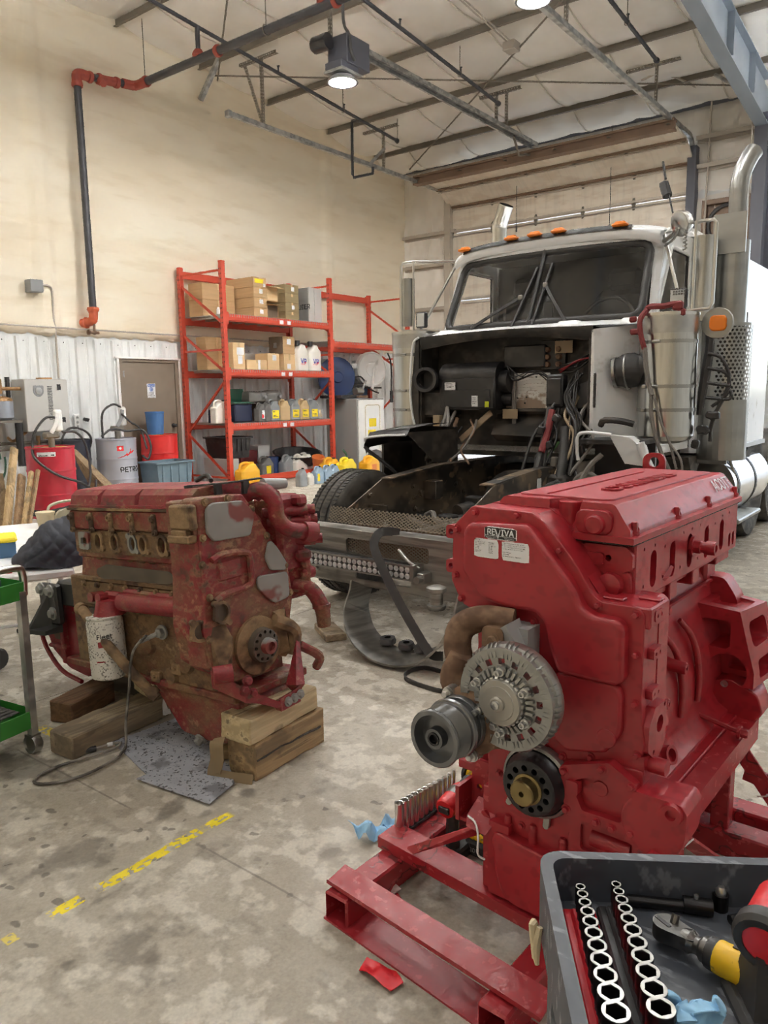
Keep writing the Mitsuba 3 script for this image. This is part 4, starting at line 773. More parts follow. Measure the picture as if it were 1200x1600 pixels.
# marker lights on a black strip
strip = np.array([[(x, 5.655+dy+.10*abs((x-TX)/.855)**3, z-.022*((x-TX)/.86)**2-.05*abs((x-TX)/.86)**10) for x in np.linspace(TX-.76, TX+.68, 24)] for z, dy in ((2.652, -.024), (2.680, -.014), (2.690, .01))])
obj('light_strip', skin(strip), 'm_black', CAB, smooth=60)
for x in (TX-.735, TX-.27, TX-.065, TX+.135, TX+.60):
    u = (x-TX)/.86; z = 2.672-.022*u*u-.05*abs(u)**10; y = 5.63+.10*abs(u)**3
    k = obj('marker_light', [BX(x-.055, x+.055, y-.03, y+.04, z, z+.022, .008), BX(x-.04, x+.04, y-.02, y+.03, z+.01, z+.036, .01)], 'm_amber', TK, label='amber roof marker light')
# wipers
for (x0, x1, z1, xe, ze) in ((TX-.50, TX-.10, 2.20, TX-.02, 2.43), (TX+.32, TX+.09, 2.28, TX+.10, 2.45)):
    A, B_ = V(x0, wsp(x0, 1.98)-.03, 1.985), V(x1, wsp(x1, z1)-.035, z1)
    W_ = obj('wiper', [RB([A, (A+B_)/2+V(0, -.01, 0), B_], (0, -1, .3), .022, .012)], 'm_black', TK, smooth=False)
    C0, C1 = V(x1-.04, wsp(x1, z1-.3)-.02, z1-.30), V(xe, wsp(xe, ze)-.02, ze)
    obj('wiper_blade', RB([C0, (C0+C1)/2, C1], (0, -1, .3), .016, .018), 'm_black', W_, smooth=False); obj('pivot', CB(B_, (.035, .03, .035), .006), 'm_stainbrush', W_)
# dark interior: dash, wheel, seats
obj('dashboard', HU([(TX-.80, 5.68, 1.70), (TX+.80, 5.68, 1.70), (TX-.80, 5.62, 1.98), (TX+.80, 5.62, 1.98), (TX-.80, 5.85, 2.0), (TX+.80, 5.85, 2.0), (TX-.8, 5.9, 1.7), (TX+.8, 5.9, 1.7)]), 'm_darkgrey', CAB)
obj('steering_wheel', TU([(TX+.42+.21*math.cos(t), 5.93+.06*math.sin(t), 2.0+.20*math.sin(t)) for t in np.linspace(0, 2*math.pi, 25)[:-1]], .014, closed=True), 'm_black', CAB)
for x in (TX-.45, TX+.42): obj('cab_seat', [BX(x-.24, x+.24, 6.22, 6.36, 1.6, 2.30, .06), BX(x-.14, x+.14, 6.24, 6.34, 2.28, 2.46, .04)], 'm_seat', CAB)
obj('rear_lining', BX(TX-.84, TX+.84, 6.46, 6.49, 1.1, 2.6), 'm_black', CAB)
obj('headliner', BX(TX-.80, TX+.80, 5.88, 6.49, 2.60, 2.61), 'm_black', CAB)
# cowl and firewall
CO = obj('cowl', [BX(TX-.90, TX+.62, 5.52, 5.56, 1.05, 1.95), HU([(TX+.60, 5.20, 1.12), (TX+.60, 5.20, 1.90), (TX+.90, 5.62, 1.05), (TX+.90, 5.62, 1.96), (TX+.62, 5.20, 1.90), (TX+.63, 5.20, 1.12), (TX+.60, 5.62, 1.96), (TX+.60, 5.62, 1.05)])], 'm_truckwhite', TK, smooth=20)
obj('left_flange', [HU([(TX-.90, 5.20, 1.90), (TX-.87, 5.20, 1.92), (TX-.93, 5.20, 1.55), (TX-.88, 5.20, 1.10), (TX-.91, 5.20, 1.10), (TX-.95, 5.20, 1.5), (TX-.86, 5.56, 1.93), (TX-.89, 5.56, 1.10), (TX-.86, 5.56, 1.10)])], 'm_soot', CO, smooth=20)
obj('edge_trim', TU([(TX-.865, 5.19, 1.925), (TX-.92, 5.185, 1.86), (TX-.945, 5.18, 1.55), (TX-.925, 5.18, 1.30), (TX-.88, 5.18, 1.16), (TX-.87, 5.18, 1.06)], .010, smooth=5), 'm_truckwhite', CO)
shr = [[(TX-.86+1.47*t, 5.20+d, 1.925+.018*math.sin(math.pi*t)-h*(1-.4*math.sin(math.pi*t))) for t in np.linspace(0, 1, 20)] for d, h in ((.30, .0), (0, 0), (.0, .045), (.03, .10))]
obj('black_shroud', skin(np.array(shr)), 'm_soot', CO, smooth=40)
obj('inner_left', [BX(TX-.90, TX-.86, 5.22, 5.54, 1.1, 1.9), BX(TX-.89, TX-.64, 5.26, 5.52, 1.28, 1.5, .02)], 'm_soot', CO)
obj('inner_right', BX(TX+.575, TX+.60, 5.22, 5.54, 1.1, 1.9), 'm_soot', CO)
obj('firewall', BX(TX-.86, TX+.6, 5.48, 5.52, 1.05, 1.93), 'm_soot', TK, label='sooty firewall')
obj('side_duct', LA([(.085, 0), (.10, 0), (.10, .05), (.075, .05), (.07, -.06), (.0, -.06)], (TX-.80, 5.21, 1.585), (.25, -1, 0), 24), 'm_rubber', CO, label='black ribbed air duct mouth')
HV = obj('heater_box', [BX(TX-.72, TX-.20, 5.26, 5.50, 1.34, 1.60, .015), CY((TX-.72, 5.38, 1.60), (TX-.20, 5.38, 1.60), .115, n=24), BX(TX-.66, TX-.24, 5.25, 5.27, 1.36, 1.50, .004)], 'm_blackplastic', TK, smooth=40, label='glossy black heater box')
for x, z, w, h, m in ((TX-.60, 1.53, .10, .06, 'm_decalwhite'), (TX-.37, 1.41, .055, .085, 'm_decalwhite'), (TX-.26, 1.385, .035, .045, 'm_fluo')):
    if m == 'm_fluo' and m not in scene: mat('m_fluo', S(196, 206, 40), .5)
    k = obj('sticker', PR(sbox(x-w/2, z-h/2, x+w/2, z+h/2), 0, .002, FF(5.248)), m, HV, smooth=False, label='white sticker' if m != 'm_fluo' else 'yellow sticker')
    if m != 'm_fluo': obj('sticker_print', J([PR(sbox(x-w/2*.8, z+h/2*(.6-.35*i), x+w/2*(.3+.4*((i*7) % 3)/2), z+h/2*(.6-.35*i)+.004), .002, .0026, FF(5.248)) for i in range(4)]), 'm_darkgrey', HV, smooth=False)
obj('heater_motor', [CY((TX-.20, 5.40, 1.56), (TX-.13, 5.40, 1.56), .09, n=20), CY((TX-.22, 5.42, 1.42), (TX-.12, 5.42, 1.42), .05, n=16)], 'm_blackplastic', TK)
WPn = obj('insulation_panel', PR(rnd(sbox(TX-.26, 1.345, TX+.17, 1.62), .01), 0, .02, FF(5.47)), 'm_crackwhite', TK, label='cracked white panel on the firewall')
for x, z in ((-.18, 1.59), (-.06, 1.59), (.06, 1.59), (-.2, 1.43), (-.15, 1.43), (-.10, 1.43), (-.02, 1.435), (-.035, 1.39)): obj('screw', CY((TX+x, 5.455, z), (TX+x, 5.445, z), .007, n=8), 'm_black', WPn)
obj('relay_panel', [BX(TX-.20, TX+.15, 5.40, 5.48, 1.66, 1.83, .008), BX(TX+.10, TX+.30, 5.44, 5.48, 1.64, 1.86, .004)], 'm_blackplastic', TK)
obj('pass_through', J([LA([(0, 0), (.022, 0), (.018, .03), (0, .03)], (TX-.02+.09*i, 5.44, 1.68+.055*j), (0, -1, 0), 12) for i in range(4) for j in range(3)]), 'm_rust', TK)
obj('fuse_box', [BX(TX+.26, TX+.39, 5.20, 5.30, 1.36, 1.60, .012), BX(TX+.27, TX+.38, 5.19, 5.21, 1.38, 1.57, .005)], 'm_blackplastic', TK, label='black fuse box')
obj('lower_shelf', [BX(TX-.20, TX+.42, 5.40, 5.52, 1.325, 1.35), HU([(TX-.30, 5.5, 1.32), (TX+.40, 5.5, 1.32), (TX-.25, 5.3, 1.15), (TX+.40, 5.3, 1.13), (TX-.3, 5.5, 1.08), (TX+.40, 5.5, 1.08)])], 'm_soot', TK)
obj('data_plate', PR(sbox(TX-.19, 1.27, TX-.06, 1.345), 0, .004, FF(5.38)), 'm_beige', TK)
obj('ecu_plate', PR(sbox(TX+.22, 1.76, TX+.36, 1.85), 0, .004, FF(5.43)), 'm_beige', TK)
obj('tilted_brace', [RB([V(TX-.52, 5.28, 1.10), V(TX-.26, 5.32, 1.32)], (0, -1, .4), .05, .012), BX(TX-.72, TX-.66, 5.18, 5.24, .92, 1.30), BX(TX-.85, TX-.66, 5.16, 5.22, 1.09, 1.13), CY((TX-.80, 5.17, 1.13), (TX-.66, 5.15, 1.18), .03, n=12)], 'm_beige', TK)
# brake/clutch column right of the panel, black struts
obj('steering_shaft', [TU([(TX+.55, 5.45, 1.80), (TX+.50, 5.25, 1.20), (TX+.46, 4.95, .80)], .022, smooth=4)], 'm_frame', TK)
obj('fender_strut', [BX(TX+.46, TX+.56, 5.30, 5.36, 1.35, 1.52, .008), HU([(TX+.40, 5.30, 1.50), (TX+.58, 5.30, 1.56), (TX+.58, 5.36, 1.53), (TX+.40, 5.36, 1.48), (TX+.58, 5.30, 1.50)])], 'm_darkgrey', TK)
rngw = random.Random(3)
def wires(n, a, b, spread, r, m, name, mid=None, seed=1, lab_=None):
    R = random.Random(seed); ms = []
    for i in range(n):
        j = lambda s: V(R.uniform(-s, s), R.uniform(-s, s)*.6, R.uniform(-s, s))
        P = [V(*a)+j(spread*.5)]+[V(*q)+j(spread) for q in (mid or [])]+[V(*b)+j(spread*.6)]
        ms.append(TU(P, r*R.uniform(.7, 1.3), n=6, smooth=5))
    return obj(name, ms, m, TK, label=lab_)
wires(5, (TX+.60, 5.35, 1.78), (TX+.28, 5.40, 1.66), .05, .007, 'm_wire', 'wire_bundle', [(TX+.5, 5.3, 1.70), (TX+.42, 5.3, 1.66)], 4)
wires(2, (TX+.60, 5.3, 1.72), (TX+.30, 5.35, 1.62), .03, .006, 'm_wirered', 'red_wire', [(TX+.48, 5.28, 1.68)], 6)
wires(6, (TX+.48, 5.30, 1.62), (TX+.58, 5.05, .86), .05, .009, 'm_wire', 'wire_bundle', [(TX+.44, 5.2, 1.45), (TX+.52, 5.15, 1.25), (TX+.50, 5.1, 1.05)], 8)
wires(4, (TX+.36, 5.24, 1.38), (TX+.32, 4.85, .78), .03, .010, 'm_wire', 'wire_bundle', [(TX+.34, 5.15, 1.2), (TX+.33, 5.0, 1.0)], 9)
wires(3, (TX-.15, 5.38, 1.66), (TX+.30, 5.38, 1.50), .04, .006, 'm_wire', 'wire_bundle', [(TX-.05, 5.35, 1.60), (TX+.12, 5.36, 1.62)], 12)
wires(3, (TX-.62, 5.24, 1.36), (TX-.66, 5.0, .95), .025, .014, 'm_hosegrey', 'heater_hose', [(TX-.58, 5.15, 1.22), (TX-.62, 5.05, 1.08)], 13)
wires(2, (TX-.1, 5.42, 1.60), (TX-.10, 5.4, 1.12), .015, .012, 'm_hosegrey', 'heater_hose', [(TX-.11, 5.4, 1.45), (TX-.10, 5.4, 1.3)], 14)
wires(5, (TX-.68, 5.1, 1.0), (TX-.60, 4.9, .90), .07, .008, 'm_hosegrey', 'wire_bundle', [(TX-.62, 5.0, .93)], 15)
obj('air_hose', [TU([(TX+.32, 5.15, 1.36), (TX+.33, 5.0, 1.05), (TX+.34, 4.8, .80), (TX+.38, 4.6, .72)], .024, smooth=6), TU([(TX+.46, 5.1, 1.22), (TX+.50, 5.0, 1.0), (TX+.50, 4.9, .80)], [.030, .036, .034], n=12, smooth=6)], 'm_rubber', TK)
obj('loom', [TU([(TX+.34, 5.14, 1.34), (TX+.35, 5.05, 1.18), (TX+.34, 4.98, 1.05)], .026, smooth=5)], 'm_loomred', TK, label='dark red braided loom')
obj('green_hose', TU([(TX+.42, 5.1, 1.12), (TX+.36, 5.0, .98), (TX+.40, 4.9, .84), (TX+.46, 4.8, .76)], .010, smooth=6), 'm_wiregreen', TK, label='pale green hose')
obj('coiled_hose', [TU([(TX+.70+.10*math.cos(t), 4.95, .82+.10*math.sin(t)) for t in np.linspace(0, 5.5, 20)], .016), TU([(TX+.62, 4.85, .70), (TX+.70, 4.95, .95), (TX+.78, 5.0, 1.05)], .018, smooth=5)], 'm_hosegrey', TK)
obj('transmission', [CY((TX+.05, 5.1, .66), (TX+.05, 6.1, .62), .24, .18, n=20), BX(TX+.36, TX+.56, 4.9, 5.1, .72, .90, .02)], 'm_soot', TK, smooth=40)
obj('under_cab', BX(TX-.85, TX+.85, 5.55, 6.5, .96, 1.05), 'm_soot', TK)
for i in range(9):
    R = random.Random(40+i); x, z = TX+R.uniform(.30, .60), R.uniform(.86, 1.35)
    obj('connector', CB((x, R.uniform(5.0, 5.25), z), (.05, .05, R.uniform(.04, .09)), .008, rot('y', R.uniform(-30, 30))), ['m_blackplastic', 'm_hosegrey', 'm_blackplastic'][i % 3], TK)
for i in range(10):
    R = random.Random(90+i); x = TX+R.uniform(-.72, -.35); z = R.uniform(1.18, 1.34)
    obj('bay_hose', TU([(x, 5.30, z), (x+R.uniform(-.05, .1), 5.18, z-.10), (x+R.uniform(-.1, .15), 5.10, z-.22), (x+R.uniform(-.1, .2), 4.98, .94)], R.uniform(.007, .016), smooth=6), ['m_hosegrey', 'm_wire', 'm_rust'][i % 3], TK)
for i in range(12):
    R = random.Random(120+i); x = TX+R.uniform(.30, .60); z = R.uniform(1.25, 1.60)
    obj('bay_hose', TU([(x, 5.32, z), (x+R.uniform(-.08, .08), 5.18, z-.15), (x+R.uniform(-.1, .1), 5.08, z-.30), (x+R.uniform(-.12, .12), 4.95, .90)], R.uniform(.005, .013), smooth=6), ['m_hosegrey', 'm_wire', 'm_beige', 'm_wire'][i % 4], TK)
# air cleaners
def aircleaner(cx, cy, s):
    k = obj('air_cleaner', LA([(0, 1.10), (.10, 1.11), (.165, 1.13), (.19, 1.16), (.19, 1.84), (.19, 1.845), (.192, 1.90), (.192, 1.975), (.18, 1.99), (.05, 2.0), (0, 2.0)], (cx, cy, 0), (0, 0, 1), 48), 'm_stainless', TK, smooth=30, label='polished air cleaner canister')
    obj('perforated_band', [LA([(.193, 1.855), (.1935, 1.855), (.1935, 1.965), (.193, 1.965)], (cx, cy, 0), (0, 0, 1), 48)], 'm_steelshine', k, label='grey perforated intake band')
    for z in (1.34, 1.50, 1.80): obj('clamp_band', [LA([(.189, z-.012), (.194, z-.012), (.194, z+.012), (.189, z+.012)], (cx, cy, 0), (0, 0, 1), 40), CB((cx-.02*s, cy-.196, z), (.05, .02, .02), .004), CB((cx-.10*s, cy-.175, z), (.03, .02, .026), .004)], 'm_stainbrush', k)
    obj('lid_rim', LA([(.19, 1.975), (.197, 1.972), (.197, 1.992), (.18, 1.995)], (cx, cy, 0), (0, 0, 1), 48), 'm_chrome', k)
    return k
AR = aircleaner(-1.715, 5.47, 1); AL = aircleaner(-3.86, 5.47, -1)
def boot(p0, p1):
    p0, p1 = V(*p0), V(*p1); L = np.linalg.norm(p1-p0)
    return LA([(.085, 0), (.10, .0), (.105, .02), (.098, .03), (.104, .06), (.118, .08), (.122, L*.5), (.118, L-.07), (.104, L-.05), (.108, L-.02), (.09, L)], p0, p1-p0, 28)
kb = obj('intake_boot', boot((TX+.70, 5.34, 1.60), (-1.84, 5.42, 1.63)), 'm_rubber', TK, smooth=40, label='black rubber intake boot'); obj('boot_clamp', [LA([(.103, 0), (.109, 0), (.109, .02), (.103, .02)], (TX+.72, 5.345, 1.601), (1, .1, .1), 28), LA([(.122, 0), (.1235, 0), (.1235, .012), (.122, .012)], (TX+.80, 5.365, 1.605), (1, .1, .1), 28)], 'm_stainbrush', kb)
obj('intake_boot', boot((TX-.86, 5.34, 1.585), (-3.74, 5.40, 1.60)), 'm_rubber', TK, smooth=40, label='black rubber intake boot')
obj('cowl_handle', BX(TX+.625, TX+.64, 5.19, 5.21, 1.36, 1.60, .004), 'm_black', TK)
# harness hanging over the right air cleaner
H1 = [(-1.86, 5.42, 2.02), (-1.80, 5.32, 2.035), (-1.70, 5.30, 2.03), (-1.64, 5.32, 2.04), (-1.60, 5.35, 2.01)]
obj('harness', [TU(H1, .020, n=8, smooth=6), CB((-1.62, 5.33, 2.03), (.07, .05, .06), .012), CB((-1.60, 5.34, 1.985), (.06, .05, .05), .012), TU([(-1.82, 5.35, 2.03), (-1.84, 5.25, 1.95), (-1.83, 5.24, 1.85), (-1.80, 5.24, 1.75)], .018, smooth=5), CB((-1.87, 5.25, 1.87), (.07, .04, .04), .01), CB((-1.90, 5.28, 1.955), (.05, .03, .04), .01)], 'm_loomred', TK, label='dark red taped wiring harness')
obj('harness_tail', [TU([(-1.80, 5.24, 1.76), (-1.78, 5.23, 1.62), (-1.755, 5.23, 1.50), (-1.73, 5.22, 1.44)], .017, smooth=5), TU([(-1.74, 5.23, 1.46), (-1.73, 5.22, 1.30), (-1.68, 5.22, 1.12), (-1.58, 5.20, .92)], .014, smooth=6), TU([(-1.72, 5.22, 1.44), (-1.66, 5.22, 1.25), (-1.60, 5.22, 1.12), (-1.55, 5.22, .95)], .009, smooth=6), TU([(-1.60, 5.22, 1.12), (-1.52, 5.2, 1.02), (-1.50, 5.2, .90)], .008, smooth=5)], 'm_hosegrey', TK)
obj('rear_loom', [TU([(-1.50, 5.6, 1.95), (-1.475, 5.6, 1.80), (-1.485, 5.58, 1.62), (-1.50, 5.56, 1.45), (-1.51, 5.55, 1.30)], [.02, .03, .035, .03, .02], smooth=6)]+[TU([(-1.47, 5.55, 1.72-.1*i), (-1.38+.02*i, 5.55, 1.68-.09*i), (-1.33, 5.56, 1.55-.03*i), (-1.36-.02*i, 5.55, 1.42-.05*i), (-1.43, 5.55, 1.36-.08*i)], .012, smooth=6) for i in range(4)]+[CB((-1.40-.03*i, 5.53, 1.30-.05*i+.05*(i % 2)), (.06, .05, .05), .01, rot('y', 25*i)) for i in range(5)], 'm_wire', TK)
# mirror bracket tubes and lights, both sides
def mirrorset(s):
    X0 = TX+s*.90; Xo = TX+s*1.30; Y0 = 5.62
    k = obj('mirror_bracket', [TU([(X0, 5.80, 2.60), (Xo-.10*s, 5.58, 2.60), (Xo-.02*s, 5.56, 2.595), (Xo, 5.555, 2.57), (Xo, 5.55, 2.05), (Xo-.02*s, 5.55, 2.02), (X0, 5.56, 2.0)], .013, n=10), TU([(X0-.02*s, 5.80, 2.58), (X0+.20*s, 5.56, 2.02)], .012, n=8), TU([(Xo-.13*s, 5.555, 2.60), (Xo-.13*s, 5.55, 2.02)], .010, n=8)], 'm_chrome', TK)
    obj('work_light', [CB((Xo-.22*s, 5.55, 2.10), (.11, .05, .13), .01, rot('z', 12*s))], 'm_black', TK, label='black square LED work light')
    obj('work_light_lens', CB((Xo-.225*s, 5.522, 2.10), (.09, .006, .11), .001, rot('z', 12*s)), 'm_lampglass', TK)
    if s < 0: obj('mirror', [CY((Xo+.065, 5.57, 2.06), (Xo+.065, 5.57, 2.46), .055, n=24)], 'm_stainbrush', TK)
    return k
mirrorset(1); mirrorset(-1)
obj('led_grid', J([CB((TX+1.08+.018*i-.045, 5.515, 2.125+.018*j), (.012, .004, .012), .001, rot('z', 12)) for i in range(6) for j in range(3)]), 'm_darkgrey', TK, kind='stuff')
obj('spot_mirror', [LA([(0, .09), (.04, .085), (.072, .06), (.085, .02), (.088, 0), (.08, -.005), (0, -.012)], (TX+1.05, 5.58, 2.60), (.55, .75, .35), 24)], 'm_chrome', TK, smooth=60, label='round chrome spot mirror')
obj('mirror_arm', [TU([(TX+.88, 5.80, 2.54), (TX+.97, 5.68, 2.55), (TX+1.03, 5.6, 2.57)], .016, smooth=4), TU([(TX+.90, 5.76, 2.50), (TX+1.0, 5.64, 2.52), (TX+1.05, 5.57, 2.57)], .009, smooth=4), TU([(TX+1.10+.012*math.cos(t*3), 5.56+.012*math.sin(t*3), 2.56-.012*t) for t in np.arange(0, 12, .5)], .005)], 'm_stainbrush', TK)
an = V(TX+1.02, 5.60, 2.60); obj('antenna', [TU([an, (TX+.95, 5.66, 2.80), (TX+.915, 5.69, 2.92)], .006), TU([(TX+.905, 5.70, 2.94), (TX+.87, 5.74, 3.07)], .009), CY((TX+.93, 5.68, 2.82), (TX+.89, 5.71, 2.915), .035, n=6)], 'm_black', TK, label='antenna with black loading coil')
obj('turn_signal_bezel', LA([(0, 0), (.10, 0), (.105, .01), (.10, .03), (0, .035)], (-1.43, 5.60, 1.92), (0, -1, 0), 28), 'm_stainbrush', TK)
obj('turn_signal', [BP(rnd(sbox(-1.475, 1.865, -1.365, 1.97), .03), 0, .02, FF(5.565), .01)], 'm_amber', TK, label='amber turn signal')
# exhaust stacks, muffler guards
def stack(cx, cy, tip):
    P = [(cx, cy, 2.0), (cx, cy, 2.95), (cx, cy, 3.10)]
    k = obj('exhaust_stack', [TU(P+[(cx+tip[0]*.2, cy+tip[1]*.2, 3.22), (cx+tip[0]*.7, cy+tip[1]*.7, 3.34), (cx+tip[0], cy+tip[1], 3.39)], .072, n=24, smooth=6, cap=False)], 'm_stainbrush', TK, smooth=60, label='exhaust stack with curved tip')
    return k
stack(-1.665, 6.95, (.07, .12)); 
obj('exhaust_stack', TU([(-3.87, 6.95, 2.0), (-3.87, 6.95, 3.0), (-3.86, 6.94, 3.10), (-3.81, 6.93, 3.22), (-3.78, 6.92, 3.28)], .072, n=24, smooth=6, cap=False), 'm_chrome', TK, smooth=60, label='chrome exhaust stack with curved tip')
obj('muffler', CY((-1.665, 6.95, .95), (-1.665, 6.95, 2.1), .12, n=24), 'm_soot', TK)
def perfguard(cx, cy, r, z0, z1, zp0, zp1):
    """curved stainless guard with real holes between zp0 and zp1"""
    W_ = math.pi*1.05*r; poly = sbox(0, z0, W_, z1); holes = []
    for j, z in enumerate(np.arange(zp0, zp1, .030)):
        for i in range(int(W_*.62/.034)): holes.append(circ(W_*.36+.034*i+(.017 if j % 2 else 0), z, .0105, 3))
    poly = poly.difference(unary_union(holes)); m = []
    for a in np.linspace(0, W_, 15)[:-1]:
        q = poly.intersection(sbox(a, z0, a+W_/14, z1))
        for g in geoms(q):
            v, f = trimesh.creation.triangulate_polygon(g, engine='earcut'); th = math.radians(200)+v[:, 0]/r
            m.append(trimesh.Trimesh(np.column_stack([cx+r*np.cos(th), cy+r*np.sin(th), v[:, 1]]), f, process=False))
    return J(m)
obj('muffler_guard', perfguard(-1.665, 6.78, .20, .90, 2.0, 1.40, 1.98), 'm_stainbrush', TK, smooth=30, label='stainless guard with round perforations')
obj('upper_guard', [trimesh.Trimesh(np.array([(-1.665+.13*math.cos(t), 6.86+.13*math.sin(t), z) for t in np.linspace(3.4, 6.6, 12) for z in (1.98, 2.66)]), np.array([q for i in range(11) for q in ((2*i, 2*i+2, 2*i+3), (2*i, 2*i+3, 2*i+1))]), process=False), BX(-1.79, -1.54, 6.72, 6.74, 2.55, 2.86)], 'm_stainbrush', TK, smooth=40)
obj('muffler_can', CY((-1.83, 6.60, 2.02), (-1.83, 6.60, 2.68), .11, n=28), 'm_stainless', TK, smooth=40)
# sleeper
SL = obj('sleeper', [HU([(TX+s*.93, y, z) for s in (-1, 1) for y in (6.62, 8.6) for z in (.95, 2.55)]+[(TX+s*.80, y, 2.79) for s in (-1, 1) for y in (6.66, 8.6)]+[(TX+s*1.06, y, z) for s in (-1, 1) for y in (7.10, 8.6) for z in (.95, 2.62)])], 'm_truckwhite', TK, smooth=20)
obj('sleeper_trim', [BX(TX+1.06, TX+1.075, 7.12, 7.16, .95, 2.6), BX(TX+1.06, TX+1.08, 7.12, 8.6, .93, .97)], 'm_stainbrush', SL)
obj('rivets', J([CY((TX+1.06, 7.22, z), (TX+1.064, 7.22, z), .006, n=6) for z in np.arange(1., 2.6, .10)]+[CY((TX+1.06, 7.4+.04*i, 1.05), (TX+1.063, 7.4+.04*i, 1.05), .006, n=6) for i in range(3)]), 'm_darkgrey', SL, kind='stuff')
obj('gap_seal', BX(TX-.86, TX+.885, 6.53, 6.64, 1.0, 2.62), 'm_rubber', TK)
obj('side_cable', TU([(TX+1.065, 7.24, 1.60), (TX+1.07, 7.26, 1.56), (TX+1.07, 7.26, 1.3), (TX+1.07, 7.24, 1.0)], .008), 'm_wire', TK)
# frame rails, cross members, engine bay clutter
def rail(x, s):
    P = [(3.70, .46), (4.05, .44), (9.5, .60), (9.5, .90), (4.75, .945), (4.15, .905), (3.72, .72)]
    poly = Polygon(P)
    fr = SF(x)
    k = obj('frame_rail', [PR(poly, -.005, .005, fr), HU([(x, 4.75, .945), (x-s*.09, 4.75, .945), (x, 9.5, .90), (x-s*.09, 9.5, .90), (x, 4.75, .953), (x-s*.09, 4.75, .953), (x, 9.5, .908), (x-s*.09, 9.5, .908)]), HU([(x, 4.05, .44), (x-s*.09, 4.05, .44), (x, 9.5, .60), (x-s*.09, 9.5, .60), (x, 4.05, .448), (x-s*.09, 4.05, .448), (x, 9.5, .608), (x-s*.09, 9.5, .608)]), HU([(x, 4.12, .90), (x-s*.09, 4.12, .90), (x, 4.75, .945), (x-s*.09, 4.75, .945), (x, 4.12, .908), (x-s*.09, 4.12, .908), (x, 4.75, .953), (x-s*.09, 4.75, .953)])], 'm_frame', TK, smooth=False)
    return k
KL, KR = rail(-3.20, -1), rail(-2.33, 1)
R = random.Random(11)
for i in range(22):
    y, z = R.uniform(3.85, 5.3), R.uniform(.56, .86)
    obj('frame_bolt', hexbolt((-3.195, y, z), (1, 0, 0), .016, .022), 'm_frame', KL, smooth=20)
obj('rail_bracket', [BX(-3.19, -3.08, 4.62, 4.72, .70, .84, .006), BX(-3.19, -3.05, 3.98, 4.0, .50, .74), PR(rnd([(3.90, .45), (4.06, .45), (4.06, .58), (3.98, .72), (3.90, .72)], .01), 0, .012, SF(-3.18))], 'm_frame', TK)
obj('cross_member', [BX(-3.2, -2.33, 4.2, 4.36, .46, .56), BX(-3.2, -2.33, 5.9, 6.1, .62, .86)], 'm_soot', TK)
obj('front_axle', [TU([(-3.5, 4.33, .46), (-3.3, 4.33, .36), (-2.2, 4.33, .36), (-2.0, 4.33, .46)], .055, n=10), BX(-3.22, -3.10, 3.6, 4.7, .40, .47, .01)], 'm_soot', TK)
for i, (x, y, z, r, L) in enumerate(((-2.9, 4.3, .52, .06, .25), (-2.75, 4.6, .60, .08, .3), (-2.6, 4.2, .5, .05, .4), (-3.0, 4.8, .58, .07, .3), (-2.5, 4.9, .62, .07, .25))):
    obj('chassis_part', [CY((x, y, z), (x+.1, y+L, z+.05), r, n=14), CB((x+.05, y+L/2, z+.08), (.12, .10, .08), .01)], 'm_soot', TK)
for i in range(8):
    R = random.Random(60+i); y = R.uniform(3.9, 5.0)
    obj('chassis_hose', TU([(-3.1+R.uniform(0, .1), y, .62), (-2.95, y+R.uniform(-.2, .2), R.uniform(.5, .66)), (-2.75, y+R.uniform(-.2, .4), R.uniform(.5, .62)), (-2.5, y+R.uniform(0, .6), R.uniform(.55, .7))], R.uniform(.010, .02), smooth=5), 'm_wire' if i % 2 else 'm_hosegrey', TK)
obj('rail_hose', [TU([(-2.36, 3.95, .72), (-2.38, 4.15, .80), (-2.40, 4.28, .84), (-2.36, 4.4, .80)], .014, smooth=5), CY((-2.40, 4.35, .78), (-2.40, 4.48, .80), .03, n=12), CY((-2.38, 4.6, .78), (-2.38, 4.6, .88), .012, n=10)], 'm_hosegrey', TK)
for y in (4.72, 5.02): obj('rail_tag', PR(sbox(y, .80, y+.06, .89), -.0, .003, SF(-2.322)), 'm_decalwhite', TK, smooth=False)
# front wheels
def wheel(x, y, s):
    prof = [(.29, -.11), (.33, -.14), (.40, -.155), (.47, -.155), (.505, -.14), (.52, -.125), (.522, -.09), (.51, -.085), (.51, -.07), (.524, -.065), (.525, -.02), (.513, -.015), (.513, .0), (.526, .005), (.525, .06), (.512, .065), (.512, .08), (.522, .085), (.52, .125), (.505, .14), (.47, .155), (.40, .155), (.33, .14), (.29, .11)]
    prof = [(r*.885, h*.86) for r, h in prof]; zc = .462
    k = obj('front_tire', LA(prof, (x, y, zc), (1, 0, 0), 64), 'm_tire', TK, smooth=30, label='worn front tire')
    obj('tread_blocks', J([CB((x+dx, y+.463*math.cos(t+dx), zc+.463*math.sin(t+dx)), (.035, .008, .012), 0, rot('x', math.degrees(t+dx))) for t in np.arange(0, 2*math.pi, .07) for dx in (-.09, -.03, .03, .09)]), 'm_rubber', k, kind='stuff')
    obj('rim', LA([(.257, -.095), (.24, -.09), (.22, -.02), (.12, .02), (.10, .08), (0, .08)], (x, y, zc), (1, 0, 0), 32), 'm_alu', k); obj('rim_inner', LA([(.257, .095), (.24, .09), (.22, .0)], (x, y, zc), (1, 0, 0), 32), 'm_soot', k)
wheel(-3.58, 4.33, -1); wheel(-1.92, 4.33, 1)
